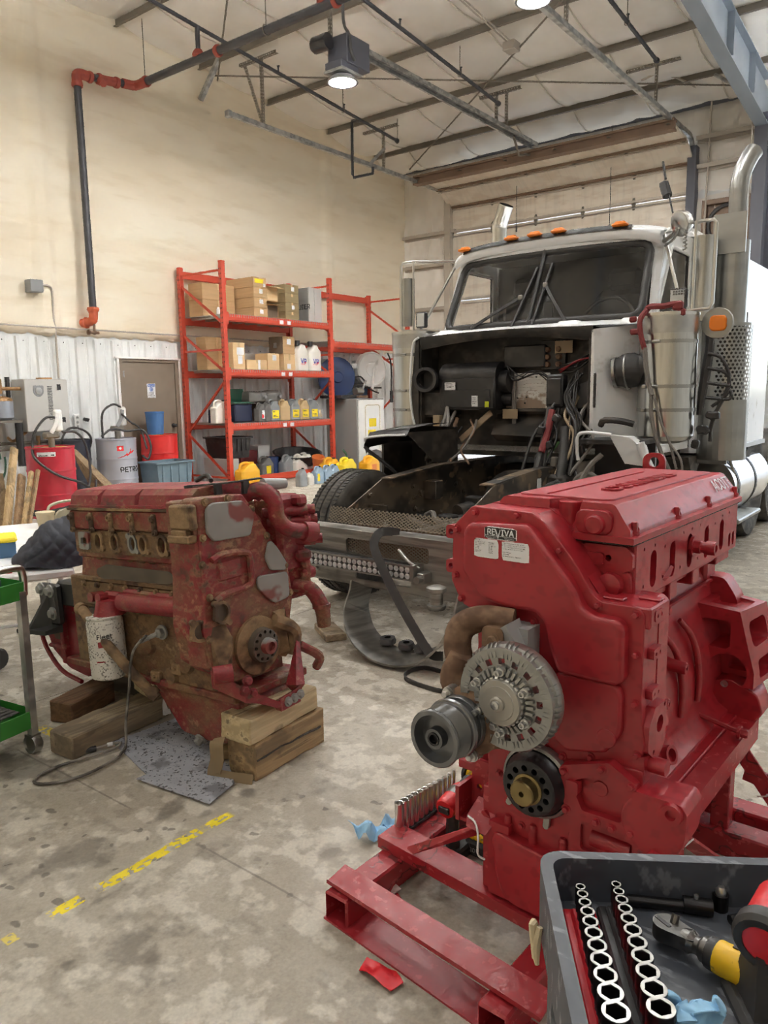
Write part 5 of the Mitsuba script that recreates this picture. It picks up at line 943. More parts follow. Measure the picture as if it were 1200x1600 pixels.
for x in (-3.55, -1.95):
    for y in (8.3, 9.4): obj('drive_wheel', LA([(.1, -.2), (.30, -.2), (.40, -.25), (.50, -.24), (.52, -.2), (.52, .2), (.50, .24), (.40, .25), (.3, .2), (.1, .2)], (x, y, .52), (1, 0, 0), 40), 'm_tire', TK)
# fenders left on the chassis: black inner faces, white edges
fl_ = []
for y, z in ((4.40, 1.15), (4.44, 1.20), (4.75, 1.225), (5.12, 1.215)):
    fl_.append([(-3.60, y+.06, z-.12), (-3.59, y+.02, z-.05), (-3.55, y, z-.005), (-3.40, y-.01, z+.015), (-3.24, y, z+.03), (-3.18, y, z+.03)])
FN_ = obj('left_fender', skin(np.array(fl_)), 'm_blackplastic', TK, smooth=50, label='black inner fender')
obj('fender_lip', TU([(-3.60, 4.44, 1.09), (-3.57, 4.46, 1.05), (-3.50, 4.52, .98), (-3.42, 4.60, .88), (-3.36, 4.66, .77), (-3.34, 4.68, .68)], .014, smooth=5), 'm_blackplastic', FN_); obj('fender_edge', TU([(-3.59, 4.43, 1.13), (-3.56, 4.41, 1.155), (-3.40, 4.40, 1.175), (-3.2, 4.41, 1.185)], .009, smooth=4), 'm_truckwhite', FN_)
obj('fender_liner', [BX(-3.72, -3.2, 5.08, 5.11, .62, 1.215), BX(-3.64, -3.62, 4.70, 5.1, .72, 1.2), HU([(-3.22, 4.44, 1.20), (-3.20, 4.44, 1.20), (-3.22, 5.1, 1.20), (-3.2, 5.1, 1.2), (-3.22, 4.8, .96), (-3.2, 5.1, .94), (-3.22, 5.1, .94)])], 'm_soot', FN_)
rf = obj('right_fender', [BX(TX+.62, TX+1.05, 4.96, 5.30, 1.12, 1.15), BX(TX+.62, TX+1.05, 5.27, 5.30, .70, 1.14)], 'm_blackplastic', TK, label='white edge of the right fender remnant')
obj('fender_skin', [HU([(TX+.86, 4.905, 1.19), (TX+1.0, 4.90, 1.175), (TX+1.06, 4.92, 1.12), (TX+1.10, 4.98, .98), (TX+.96, 4.94, 1.0), (TX+1.0, 4.98, 1.18), (TX+1.08, 5.0, 1.12), (TX+1.12, 5.02, .98)]), TU([(TX+1.06, 4.93, 1.14), (TX+1.09, 4.94, 1.05), (TX+1.16, 4.95, .93), (TX+1.20, 4.95, .90)], [.03, .03, .025, .012], smooth=5), TU([(TX+.635, 4.94, 1.01), (TX+.63, 4.93, 1.08), (TX+.64, 4.92, 1.18), (TX+.72, 4.905, 1.20), (TX+.88, 4.90, 1.19)], .012, smooth=4)], 'm_truckwhite', rf, smooth=50)
obj('fender_handle', TU([(TX+.70, 5.16, 1.24), (TX+.74, 5.13, 1.275), (TX+.86, 5.12, 1.27), (TX+.94, 5.14, 1.25)], .022, smooth=4), 'm_soot', TK)
# steps, tank
FT = obj('fuel_tank', CY((TX+.86, 7.1, .60), (TX+.86, 8.5, .60), .30, n=40), 'm_chrome', TK, smooth=40, label='chrome fuel tank')
for y in (7.25, 7.9): obj('tank_strap', LA([(.301, -.03), (.305, -.03), (.305, .03), (.301, .03)], (TX+.86, y, .60), (0, 1, 0), 40), 'm_black', FT)
obj('tank_bracket', TU([(TX+1.06, 7.2, .92), (TX+1.16, 7.2, .62), (TX+1.05, 7.2, .40)], .012), 'm_stainbrush', FT)
obj('cab_step', [BX(TX+.55, TX+1.16, 6.70, 7.4, .905, .935, .008), BX(TX+.55, TX+1.17, 6.70, 6.72, .86, .93)], 'm_alu', TK); obj('cab_step', BX(TX+.75, TX+1.22, 7.05, 7.9, .31, .35, .01), 'm_alu', TK)
obj('step_panel', HU([(TX+.50, 6.4, .93), (TX+.95, 6.4, .93), (TX+.60, 6.75, .70), (TX+.9, 6.75, .70), (TX+.5, 6.8, .93), (TX+.95, 6.8, .93)]), 'm_soot', TK)
# bumper: aluminium plate with mesh window, light bar, hoop
BM = obj('bumper', PR(rnd(sbox(TX-1.02, .345, TX+.95, .675), .012).difference(rnd(sbox(-2.93, .535, -2.33, .625), .02)).difference(rnd(sbox(-2.86, .385, -2.45, .425), .008)).difference(rnd(sbox(-3.30, .45, -3.235, .51), .008)), -.012, 0, FF(3.42)), 'm_bumper', TK, smooth=False, label='brushed aluminium bumper plate')
obj('bumper_top', [BX(TX-1.02, TX+.95, 3.42, 3.56, .668, .676), BX(TX-1.02, TX+.95, 3.42, 3.52, .345, .352)], 'm_bumper', BM)
def meshpanel(x0, x1, a, b, fr, w=.0028):
    ms = []; s = .030
    L = lambda u0, v0, u1, v1: PR(LineString([(u0, v0), (u1, v1)]).buffer(w, cap_style=2), 0, .003, fr)
    n = int((x1-x0+(b-a)*2)/s)
    for i in range(n+1):
        u = x0-(b-a)*1.6+i*s
        for sg in (1, -1):
            p0, p1 = (u, a), (u+(b-a)*1.6, b)
            if sg < 0: p0, p1 = (u, b), (u+(b-a)*1.6, a)
            g = LineString([p0, p1]).intersection(sbox(x0, a, x1, b))
            if not g.is_empty and g.length > .005: ms.append(PR(g.buffer(w, cap_style=2), 0, .003, fr))
    return J(ms)
obj('mesh_screen', meshpanel(-2.95, -2.31, .525, .635, FF(3.45)), 'm_meshgrey', BM, smooth=False, label='expanded metal mesh behind the bumper window')
obj('mesh_screen', meshpanel(-3.16, -1.9, 0, .10, F((0, 3.52, .69), (1, 0, 0), (0, .35, 1))), 'm_meshgrey', BM, smooth=False, label='expanded metal mesh leaning above the bumper')
obj('mesh_backing', BX(-3.0, -2.2, 3.60, 3.62, .45, .68), 'm_rust', BM, label='rusty radiator guard behind the mesh')
LB = obj('light_bar', [BX(-3.24, -2.385, 3.33, 3.40, .455, .535, .006)], 'm_black', TK, label='long LED light bar across the bumper')
for i in range(22):
    for j in range(2):
        obj('led', LA([(0, .004), (.008, .004), (.017, 0), (.017, -.006)], (-3.21+.038*i, 3.328, .476+.036*j), (0, -1, 0), 8), 'm_lampglass', LB, smooth=False)
obj('bar_frame', [BX(-3.245, -2.38, 3.322, 3.34, .528, .537), BX(-3.245, -2.38, 3.322, 3.34, .452, .460), BX(-2.39, -2.365, 3.32, 3.42, .45, .54), BX(-3.255, -3.235, 3.32, 3.42, .45, .54)], 'm_stainbrush', LB)
obj('bar_bracket', [BX(-2.36, -2.31, 3.34, 3.42, .44, .50, .006), CY((-2.33, 3.36, .47), (-2.33, 3.30, .47), .02, n=12), TU([(-2.52, 3.40, .60), (-2.42, 3.36, .55), (-2.35, 3.36, .52)], .010, smooth=4)], 'm_stainbrush', LB)
for x in (-3.27, -3.17): obj('bumper_bolt', hexbolt((x, 3.42, .41), (0, -1, 0), .012), 'm_stainbrush', BM)
obj('flashlight_mount', CY((-3.28, 3.44, .74), (-3.17, 3.42, .735), .035, n=16), 'm_black', TK)
hoop = [(-2.80, 3.40, .36), (-2.78, 3.33, .22), (-2.68, 3.26, .11), (-2.50, 3.22, .045), (-2.30, 3.23, .055), (-2.17, 3.28, .13), (-2.10, 3.36, .26), (-2.08, 3.42, .40)]
hp = spl(hoop, 6); tg = np.gradient(hp, axis=0); tg /= np.linalg.norm(tg, axis=1, keepdims=True)
obj('bumper_hoop', RB(hp, np.cross(tg, V(0, 1, .18)), .19, .012), 'm_bumper', BM, smooth=40, label='curved metal hoop hanging under the bumper')
for x in (-2.53, -2.40, -2.29): obj('hoop_bush', LA([(.016, 0), (.045, 0), (.048, .012), (.042, .032), (.018, .034)], (x, 3.30, .075+.012*abs(x+2.4)*10*.3), (0, -.1, 1), 20), 'm_darkgrey', BM)
obj('tow_pin', LA([(0, 0), (.045, 0), (.052, .012), (.052, .024), (.036, .03), (.036, .09), (.055, .10), (.055, .12), (.03, .13), (0, .13)], (-2.20, 3.30, .33), (0, 0, 1), 20), 'm_bumper', BM)
k = obj('strap', RB(spl([(-2.56, 3.46, .685), (-2.60, 3.40, .70), (-2.62, 3.34, .69), (-2.62, 3.30, .63), (-2.55, 3.28, .52), (-2.44, 3.27, .36), (-2.30, 3.25, .20), (-2.20, 3.24, .10), (-2.12, 3.24, .10)], 6), (.6, -1, .25), .05, .006), 'm_rubber', smooth=40); lab(k, 'dark grey webbing strap slung over the truck bumper plate', 'strap')
# grating, socket and parts on the floor behind the rebuilt engine
k = thing('floor_grating', 'black plastic grid mat on the floor under the truck bumper', 'mat')
obj('grid', J([CB((-2.05+.028*i, 3.95, .012), (.007, .55, .018)) for i in range(19)]+[CB((-1.80, 3.68+.03*i, .012), (.52, .007, .018)) for i in range(19)]), 'm_blackplastic', k, smooth=False)
k = obj('impact_socket', LA([(0, 0), (.035, 0), (.035, .06), (.027, .08), (.027, .12), (.018, .12), (.016, .08), (0, .08)], (-1.60, 3.45, .0), (0, 0, 1), 20), 'm_black'); lab(k, 'tall black socket standing on the floor by the grid mat', 'socket')
k = obj('pry_bar', TU([(-2.0, 3.42, .02), (-1.75, 3.40, .02), (-1.4, 3.42, .02)], .016), 'm_black'); lab(k, 'black bar lying on the floor behind the rebuilt engine', 'bar')
# ---------------------------------------------------------------- dirty old engine on timber blocks
def grime(base, red, tan, dark):
    def fn(p, n, uv):
        a, b, c, g = f2(p, 4., 4), f2(p, 10., 5, 5.), f2(p, 45., 4, 9.), f2(p, 170., 2, 3.)
        col = mix(S(112, 88, 62), S(80, 62, 46), smoothstep(.3, .7, a*.5+c*.5))
        col = mix(col, mix(S(132, 36, 44), S(98, 26, 32), b), smoothstep(red-.06, red+.16, b*.5+a*.35+c*.15))
        col = mix(col, S(160, 136, 104), smoothstep(tan-.06, tan+.16, a*.35+c*.65)*.6)
        col = mix(col, S(44, 36, 30), smoothstep(dark-.06, dark+.14, b*.5+c*.5)*.8)
        return col*(.80+.4*g)
    return fn
mat('m_oldred', grime(0, .34, .60, .60), .55, bump=lambda p, n, uv: f2(p, 90., 3), bscale=.0025)
mat('m_oldmix', grime(0, .43, .56, .57), .65, bump=lambda p, n, uv: f2(p, 90., 3), bscale=.004)
mat('m_oldbrown', grime(0, .54, .55, .54), .7, bump=lambda p, n, uv: f2(p, 80., 3), bscale=.006)
mat('m_oldtan', lambda p, n, uv: mix(mix(S(104, 82, 58), S(146, 122, 92), f2(p, 30., 4)), S(64, 48, 36), smoothstep(.4, .66, f2(p, 12., 4)))*(.85+.3*f2(p, 150., 2)), .8, bump=lambda p, n, uv: f2(p, 100., 2), bscale=.003)
mat('m_oldgrey', lambda p, n, uv: mix(mix(S(116, 116, 114), S(138, 138, 135), f2(p, 9., 3)), S(110, 52, 48), smoothstep(.58, .66, f2(p, 7., 4, 3.))), .5)
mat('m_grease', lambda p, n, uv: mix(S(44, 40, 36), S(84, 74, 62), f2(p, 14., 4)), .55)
mat('m_port', S(14, 15, 20), .8)
mat('m_filter', lambda p, n, uv: mix(S(214, 212, 206), S(70, 64, 58), smoothstep(.55, .62, fbm(p.x*22, p.y*22, p.z*16, 4)*.4+fbm(p.x*190, p.y*190, p.z*150, 2)*.6)*.8), .4)
mat('m_oldpink', grime(0, .34, .66, .68), .4)
OE = thing('worn_engine', 'dirty rust-stained red diesel engine with a white oil filter, resting on timber blocks', 'engine')
PV = V(-2.2, 0, .45); MT = np.eye(4); MT[:3, :3] = rot('y', -4.0); MT[:3, 3] = PV-MT[:3, :3] @ PV
OM = at(M=MT); OM.__enter__()
def OS(y): return F((0, y, 0), (1, 0, 0), (0, 0, 1))     # side facing the camera
def OF(x): return F((x, 0, 0), (0, 1, 0), (0, 0, 1))     # front facing +x
# valve cover
cs = [(1.865, 1.050), (1.865, 1.062), (1.875, 1.064), (1.885, 1.105), (1.915, 1.128), (2.16, 1.135), (2.19, 1.12), (2.20, 1.05)]
vc = MF(PR(Polygon(cs), 0, .88, F((-3.235, 0, 0), (0, 1, 0), (0, 0, 1))))
for x in (-3.0, -2.72): vc -= MF(HU([(x-.02, 1.86, 1.065), (x+.02, 1.86, 1.065), (x-.03, 1.86, 1.14), (x+.03, 1.86, 1.14), (x, 1.90, 1.065), (x, 1.93, 1.14)]))
k = obj('valve_cover', vc, 'm_oldred', OE); obj('gasket_edge', BX(-3.24, -2.36, 1.858, 2.2, 1.040, 1.051), 'm_oldtan', k)
PORTS = [rnd(sbox(-3.161, .884, -3.117, .914), .005)]+[Polygon(np.array(circ(0, 0, 1, 10).exterior.coords)*[a, b]+[x, .899]) for x, a, b in ((-3.025, .022, .033), (-2.90, .023, .033), (-2.765, .020, .030), (-2.692, .020, .030), (-2.56, .024, .034), (-2.43, .027, .038))]
hb_ = MF(BX(-3.23, -2.37, 1.885, 2.22, .82, 1.042, .004))
for e in PORTS: hb_ -= MF(PR(e, -.13, .05, OS(1.885)))
obj('cylinder_head', [hb_, BX(-3.235, -2.40, 1.865, 1.9, .955, 1.038, .004)], 'm_oldmix', OE)
for i in range(6):
    x = -3.21+.155*i
    obj('manifold_boss', [BX(x-.012, x+.012, 1.852, 1.87, .945, 1.03, .004), LA([(0, 0), (.016, 0), (.014, .012), (.006, .012), (.005, .004), (0, .004)], (x, 1.855, 1.01), (0, -1, 0), 14), LA([(0, 0), (.014, 0), (.012, .012), (.006, .012), (.005, .004), (0, .004)], (x+.01, 1.857, .952), (0, -1, 0), 14)], 'm_oldtan', OE)
mf = PR(rnd(sbox(-3.225, .845, -2.385, .948), .006).difference(unary_union(PORTS)), -.03, 0, OS(1.875))
obj('port_face', mf, 'm_oldbrown', OE)
for i, (x, rw, rh) in enumerate(((-3.139, .022, .016), (-3.025, .022, .033), (-2.90, .023, .033), (-2.765, .020, .030), (-2.692, .020, .030), (-2.56, .024, .034), (-2.43, .027, .038))):
    e = Point(0, 0).buffer(1, quad_segs=10); from_ = lambda sx, sz: Polygon(np.array(e.exterior.coords)*[sx, sz]+[x, .899])
    inner = from_(rw, rh) if i else rnd(sbox(x-.022, .884, x+.022, .914), .005)
    fl = rnd(unary_union([inner.buffer(.012), circ(x-.03, .932 if i % 2 else .93, .012), circ(x+.03, .868, .012)]), .006) if i else rnd(sbox(x-.04, .86, x+.04, .94), .01)
    kk = obj('exhaust_port', PR(fl.difference(inner), 0, .012, OS(1.875)), 'm_oldtan' if i % 3 else 'm_oldgrey', OE)
# block upper and lower
obj('upper_block', [BX(-3.235, -2.36, 1.93, 2.22, .60, .84), HU([(x, y, z) for x in (-3.22, -2.37) for y, z in ((1.93, .84), (1.90, .83), (1.93, .72), (1.885, .725))]), BX(-3.22, -2.40, 1.90, 1.93, .825, .85)], 'm_oldmix', OE)
obj('bare_patch', PR(rnd([(-3.08, .765), (-2.95, .805), (-2.50, .800), (-2.46, .77), (-2.52, .745), (-3.0, .738)], .02), 0, .0015, F((0, 1.897, 0), (1, 0, 0), (0, -.06, 1))), 'm_grease', OE, smooth=False)
for x in (-3.08, -2.84, -2.75, -2.68): obj('clamp_stub', BX(x-.02, x+.02, 1.89, 1.92, .81, .85, .006), 'm_oldbrown', OE)
LB_ = obj('lower_block', [BX(-3.33, -2.31, 1.885, 2.25, .30, .725, .006), BX(-3.25, -2.32, 1.865, 1.9, .715, .735, .003), BX(-3.22, -2.42, 1.868, 1.9, .60, .71, .006)], 'm_oldbrown', OE)
for x in np.arange(-3.18, -2.36, .11): obj('bolt', hexbolt((x, 1.868, .70), (0, -1, 0), .011, .014), 'm_oldtan', LB_, smooth=20)
obj('cooler_tube', [CY((-2.85, 1.845, .645), (-2.38, 1.845, .655), .040, n=24), LA([(0, 0), (.044, 0), (.044, .02), (.012, .024), (.010, .01), (0, .01)], (-2.39, 1.845, .655), (1, 0, .02), 20), BX(-2.86, -2.44, 1.85, 1.89, .62, .70, .01)], 'm_oldpink', OE, label='bright red oil cooler tube')
obj('filter_head', [CY((-2.935, 1.83, .585), (-2.935, 1.83, .65), .07, .05, n=24), BX(-3.0, -2.88, 1.84, 1.89, .58, .68, .012), CY((-3.03, 1.86, .655), (-3.03, 1.80, .66), .022, n=14), CY((-2.97, 1.86, .655), (-2.97, 1.80, .66), .022, n=14)], 'm_oldpink', OE)
ft = obj('oil_filter', LA([(0, -.28), (.055, -.28), (.075, -.27), (.0775, -.255), (.0775, -.03), (.072, -.012), (.075, -.008), (.075, 0), (0, 0)], (-2.935, 1.80, .588), (0, 0, 1), 40), 'm_filter', OE, smooth=40, label='white oil-spattered spin-on oil filter')
def onfilter(m, th0):
    v = np.asarray(m.vertices); r = .0782+v[:, 2]; th = th0+v[:, 0]/.0775; m = m.copy(); m.vertices = np.column_stack([-2.935+r*np.cos(th), 1.80+r*np.sin(th), v[:, 1]]); return m
tx = meshkit.text_mesh('Fleet', .020, .0006, True)
obj('filter_print', [onfilter(mov(sub(tx, .01), (0, .50, 0)), math.radians(-62)), onfilter(mov(sub(trimesh.creation.box((.018, .06, .0005)), .006), (0, .43, 0)), math.radians(-140))], 'm_decalblack', ft, smooth=False)
obj('filter_badge', [onfilter(mov(sub(trimesh.creation.box((.030, .026, .0005)), .008), (0, .475, 0)), math.radians(-48)), onfilter(mov(sub(trimesh.creation.box((.036, .006, .0005)), .008), (0, .40, 0)), math.radians(-55))], 'm_wirered', ft, smooth=False)
obj('dipstick_tube', [TU([(-3.11, 1.80, .60), (-3.02, 1.77, .585), (-2.90, 1.76, .50), (-2.78, 1.80, .36), (-2.68, 1.85, .24)], .022, smooth=6, n=12), CY((-3.125, 1.80, .602), (-3.09, 1.797, .598), .028, n=14), CY((-2.71, 1.84, .275), (-2.69, 1.85, .25), .028, n=14)], 'm_oldtan', OE)
obj('heater_plug', [hexbolt((-2.62, 1.87, .53), (.1, -1, 0), .022, .03), CY((-2.62, 1.845, .53), (-2.68, 1.80, .50), .010, n=10)], 'm_oldgrey', OE)
for x, z, r in ((-2.75, .46, .05), (-2.50, .42, .06), (-2.60, .34, .04), (-3.2, .45, .05), (-2.45, .56, .03)):
    obj('cast_pad', LA([(0, 0), (r, 0), (r*.85, .018), (0, .02)], (x, 1.885, z), (0, -1, 0), 18), 'm_oldbrown', OE)
for x, z in ((-2.55, .385), (-2.70, .33)): obj('side_bracket', [BX(x-.03, x+.03, 1.86, 1.89, z-.03, z+.02, .006), CY((x, 1.87, z), (x, 1.85, z), .01, n=8)], 'm_oldtan', OE)
obj('starter_window', [PR(rnd(sbox(-3.22, .50, -3.10, .585), .012).difference(rnd(sbox(-3.195, .52, -3.125, .565), .01)), 0, .016, OS(1.885)), PR(sbox(-3.195, .52, -3.125, .565), 0, .003, OS(1.885))], 'm_grease', OE)
# front cover
O = [(1.80, 1.09), (1.83, 1.10), (2.03, 1.095), (2.09, 1.02), (2.15, .92), (2.17, .886), (2.25, .76), (2.265, .64), (2.24, .55), (2.20, .42), (2.12, .345), (1.90, .36), (1.80, .45), (1.78, .60), (1.80, .80)]
oc = rnd(O, .015)
FO = obj('front_cover', [BP(oc, -.10, 0, OF(-2.23), .008), PR(oc.buffer(-.01), -.20, -.10, OF(-2.23)), BX(-2.36, -2.24, 1.79, 1.86, .44, 1.08, .008)], 'm_oldmix', OE)
for y, z in ((1.84, 1.085), (1.95, 1.085), (2.07, 1.03), (2.14, .91), (2.23, .77), (2.245, .65), (2.21, .5), (1.815, .95), (1.80, .85), (1.82, .72), (1.80, .56)): obj('bolt', hexbolt((-2.23, y, z), (1, 0, 0), .011, .014), 'm_oldtan', FO, smooth=20)
obj('upper_plate', BP(rnd([(1.835, 1.06), (1.87, 1.078), (2.02, 1.07), (2.075, 1.015), (2.07, .985), (2.045, .925), (1.86, .93), (1.83, .965)], .02), 0, .012, OF(-2.228), .006), 'm_oldgrey', FO, label='bare grey machined plate')
obj('middle_plate', BP(rnd([(2.145, .90), (2.19, .85), (2.235, .78), (2.225, .75), (2.14, .765), (2.115, .82)], .015), 0, .010, OF(-2.228), .005), 'm_oldgrey', FO, label='bare grey patch')
obj('lower_plate', BP(rnd([(2.06, .755), (2.235, .745), (2.235, .635), (2.15, .625), (2.10, .66), (2.06, .71)], .02), 0, .010, OF(-2.228), .005), 'm_oldgrey', FO, label='bare grey access plate')
obj('corner_bracket', [BX(-2.36, -2.225, 1.765, 1.80, .985, 1.08, .008), BX(-2.35, -2.26, 1.76, 1.79, .955, .985, .005), BX(-2.37, -2.24, 1.755, 1.80, .935, .965, .005)], 'm_oldtan', FO)
obj('cover_ridge', [TU([(-2.222, 1.84, .86), (-2.222, 1.90, .875), (-2.222, 2.02, .86), (-2.222, 2.03, .80), (-2.222, 2.02, .73), (-2.222, 1.90, .72), (-2.222, 1.84, .70)], .014, smooth=4), BX(-2.26, -2.222, 1.86, 2.0, .76, .86, .02)], 'm_oldmix', FO)
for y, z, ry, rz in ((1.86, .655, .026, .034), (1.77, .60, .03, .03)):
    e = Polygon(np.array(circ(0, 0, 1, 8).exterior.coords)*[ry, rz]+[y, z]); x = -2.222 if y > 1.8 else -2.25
    kk = obj('coolant_port', [PR(rnd(unary_union([e.buffer(.012), circ(y-.03, z+.04, .012), circ(y+.03, z-.045, .012), circ(y-.035, z-.02, .01)]), .01).difference(e), 0, .016, OF(x))], 'm_oldtan', FO); obj('port_shade', PR(e, -.002, .003, OF(x)), 'm_grease', kk, smooth=False)  # flat dark disc paints the shade of an open bore
obj('crank_boss', [LA([(.0, -.03), (.12, -.03), (.118, .02), (.10, .026), (0, .026)], (-2.235, 2.035, .478), (1, 0, 0), 36)], 'm_oldtan', FO)
hb = MF(LA([(0, 0), (.068, 0), (.072, .01), (.068, .034), (.045, .04), (0, .04)], (-2.215, 2.04, .48), (1, 0, 0), 36))
for i in range(12): t = i*math.pi/6; hb -= MF(CY((-2.25, 2.04+.055*math.cos(t), .48+.055*math.sin(t)), (-2.15, 2.04+.055*math.cos(t), .48+.055*math.sin(t)), .0075, n=10))
kk = obj('crank_hub', hb, 'm_grease', FO); obj('crank_nose', LA([(0, 0), (.034, 0), (.032, .03), (.018, .034), (.016, .02), (0, .02)], (-2.18, 2.04, .48), (1, 0, 0), 24), 'm_oldgrey', kk)
obj('front_casting', [HU([(-2.24, 1.80, .36), (-2.24, 1.90, .36), (-2.24, 1.80, .62), (-2.24, 1.88, .62), (-2.20, 1.83, .40), (-2.20, 1.89, .55)]), HU([(-2.24, 2.13, .60), (-2.24, 2.22, .60), (-2.24, 2.20, .38), (-2.24, 2.14, .40), (-2.19, 2.16, .56), (-2.19, 2.18, .42)]), TU([(-2.21, 2.12, .56), (-2.19, 2.21, .50), (-2.21, 2.21, .40)], .03, smooth=4)], 'm_oldtan', FO)
obj('front_mount', [HU([(-2.24, 1.80, .44), (-2.24, 1.80, .37), (-2.10, 1.84, .38), (-2.10, 1.84, .32), (-2.24, 1.92, .32), (-2.10, 1.92, .29)]), HU([(-2.10, 1.84, .375), (-2.10, 1.84, .33), (-2.08, 2.02, .26), (-2.08, 2.02, .235), (-2.18, 1.92, .33), (-2.18, 2.02, .24)]), HU([(-2.08, 2.0, .285), (-2.08, 2.0, .235), (-2.09, 2.12, .30), (-2.09, 2.12, .235), (-2.17, 2.0, .24), (-2.17, 2.12, .24)]), HU([(-2.09, 2.10, .31), (-2.09, 2.15, .30), (-2.17, 2.20, .46), (-2.17, 2.22, .45), (-2.15, 2.10, .30), (-2.14, 2.15, .24)]), CY((-2.20, 1.78, .43), (-2.16, 1.84, .43), .035, n=16)], 'm_oldred', OE)
for y, z in ((2.04, .262), (2.075, .265), (2.11, .27)): obj('mount_bolt', hexbolt((-2.083, y, z), (1, 0, 0), .014, .016), 'm_oldgrey', OE)
for y, z in ((1.86, .40), (1.88, .345), (1.84, .37)): obj('mount_bolt', hexbolt((-2.105, y, z), (1, -.2, .1), .015, .02), 'm_oldred', OE)
# plumbing on the right flank
obj('coolant_pipe', [TU([(-2.30, 2.10, 1.08), (-2.24, 2.14, 1.10), (-2.20, 2.17, 1.05), (-2.20, 2.18, .98), (-2.19, 2.22, .93), (-2.18, 2.28, .91), (-2.17, 2.33, .90)], .033, smooth=6, n=14), CY((-2.175, 2.30, .905), (-2.165, 2.355, .895), .042, n=16), TU([(-2.30, 2.16, 1.06), (-2.28, 2.2, 1.10), (-2.30, 2.28, 1.06)], .022, smooth=5)], 'm_oldred', OE)
obj('fuel_filter', CY((-2.28, 2.19, 1.115), (-2.26, 2.30, 1.11), .028, .022, n=18), 'm_plasticgrey', OE, label='grey plastic cap')
obj('fuel_pump', [BX(-2.42, -2.26, 2.24, 2.40, .72, 1.06, .02), BX(-2.40, -2.27, 2.30, 2.44, .60, .80, .02)]+[CY((-2.33, 2.22+.02*i, .99-.045*(i % 4)), (-2.22, 2.38+.012*i, .985-.045*(i % 4)), .022, n=12) for i in range(8)]+[CB((-2.25, 2.36+.02*(i % 3), 1.03-.08*i), (.07, .06, .05), .012, rot('z', 20*i)) for i in range(5)], 'm_oldred', OE)
obj('drain_elbow', [TU([(-2.28, 2.32, .66), (-2.22, 2.36, .64), (-2.19, 2.39, .56), (-2.19, 2.40, .47)], [.03, .033, .034, .03], smooth=6, n=14), LA([(.033, 0), (.040, 0), (.040, .02), (.033, .02)], (-2.19, 2.392, .55), (0, .02, 1), 16), TU([(-2.28, 2.36, .86), (-2.24, 2.37, .72), (-2.27, 2.33, .62)], .022, smooth=5), TU([(-2.2, 2.25, .42), (-2.16, 2.32, .36), (-2.20, 2.34, .30)], .02, smooth=4)], 'm_oldmix', OE)
obj('top_bracket', [RB([V(-2.46, 1.95, 1.135), V(-2.30, 2.02, 1.14), V(-2.26, 2.16, 1.145)], (0, 0, 1), .035, .006)]+[BX(x-.008, x+.008, y-.03, y, 1.09, 1.14) for x, y in ((-2.44, 1.95), (-2.32, 2.0), (-2.27, 2.1))]+[TU([(-2.50, 2.02, 1.15), (-2.46, 2.05, 1.17), (-2.40, 2.02, 1.15)], .010, smooth=4)], 'm_black', OE)
obj('right_flank', [BX(-3.2, -2.36, 2.2, 2.34, .40, .98, .02), BX(-3.1, -2.45, 2.2, 2.30, .96, 1.06, .02)], 'm_oldred', OE)
# pan, rail, bell housing, mount
obj('pan_rail', BX(-3.42, -2.20, 1.868, 2.28, .285, .315, .004), 'm_oldmix', OE)
pn = [(-2.80, .29), (-2.22, .29), (-2.21, .15), (-2.26, .095), (-2.42, .075), (-2.60, .085), (-2.66, .15)]
obj('oil_pan', [BP(rnd(pn, .03), -.32, 0, OS(1.90), .015, step=.02)], 'm_panred', OE) if mat('m_panred', grime(0, .42, .57, .68), .5) else None
obj('drain_plug', hexbolt((-2.47, 1.90, .085), (0, -.8, -.5), .018, .03), 'm_oldgrey', OE)
mat('m_bellred', grime(0, .30, .68, .62), .4)
bell = rnd([(-3.33, .70), (-3.45, .66), (-3.56, .62), (-3.68, .56), (-3.72, .42), (-3.66, .30), (-3.52, .22), (-3.36, .20), (-3.2, .26), (-3.2, .60)], .03)
BLm = obj('bell_housing', [BP(bell, -.40, 0, OS(1.93), .02, step=.02), TU([(-3.45, 1.92, .66), (-3.66, 1.90, .50), (-3.68, 1.90, .36), (-3.55, 1.90, .23), (-3.36, 1.90, .19)], .011, smooth=5)], 'm_bellred', OE)
obj('bell_rib', [BX(-3.66, -3.50, 1.90, 1.94, .44, .46, .006), BX(-3.64, -3.48, 1.90, 1.94, .33, .35, .006), BX(-3.52, -3.49, 1.90, 1.94, .26, .50, .006)], 'm_oldred', BLm)
obj('bell_pocket', [PR(rnd(sbox(-3.62, .37, -3.55, .42), .02), 0, .004, OS(1.93))], 'm_grease', BLm)
MB = obj('engine_mount', [BX(-3.60, -3.44, 1.86, 1.90, .47, .67, .01), HU([(-3.53, 1.86, .62), (-3.51, 1.86, .62), (-3.60, 1.78, .45), (-3.58, 1.78, .45), (-3.53, 1.86, .45), (-3.5, 1.86, .45)]), HU([(-3.66, 1.76, .435), (-3.46, 1.80, .435), (-3.60, 1.88, .435), (-3.44, 1.88, .435), (-3.66, 1.76, .455), (-3.46, 1.80, .455), (-3.6, 1.88, .47), (-3.44, 1.88, .47)]), BX(-3.50, -3.30, 1.90, 1.98, .56, .68, .01)], 'm_black', OE, label='black motor mount bracket')
for x, z in ((-3.48, .64), (-3.475, .53), (-3.56, .645)): obj('bolt', hexbolt((x, 1.86, z), (0, -1, 0), .022, .025), 'm_oldgrey', MB)
OM.__exit__()
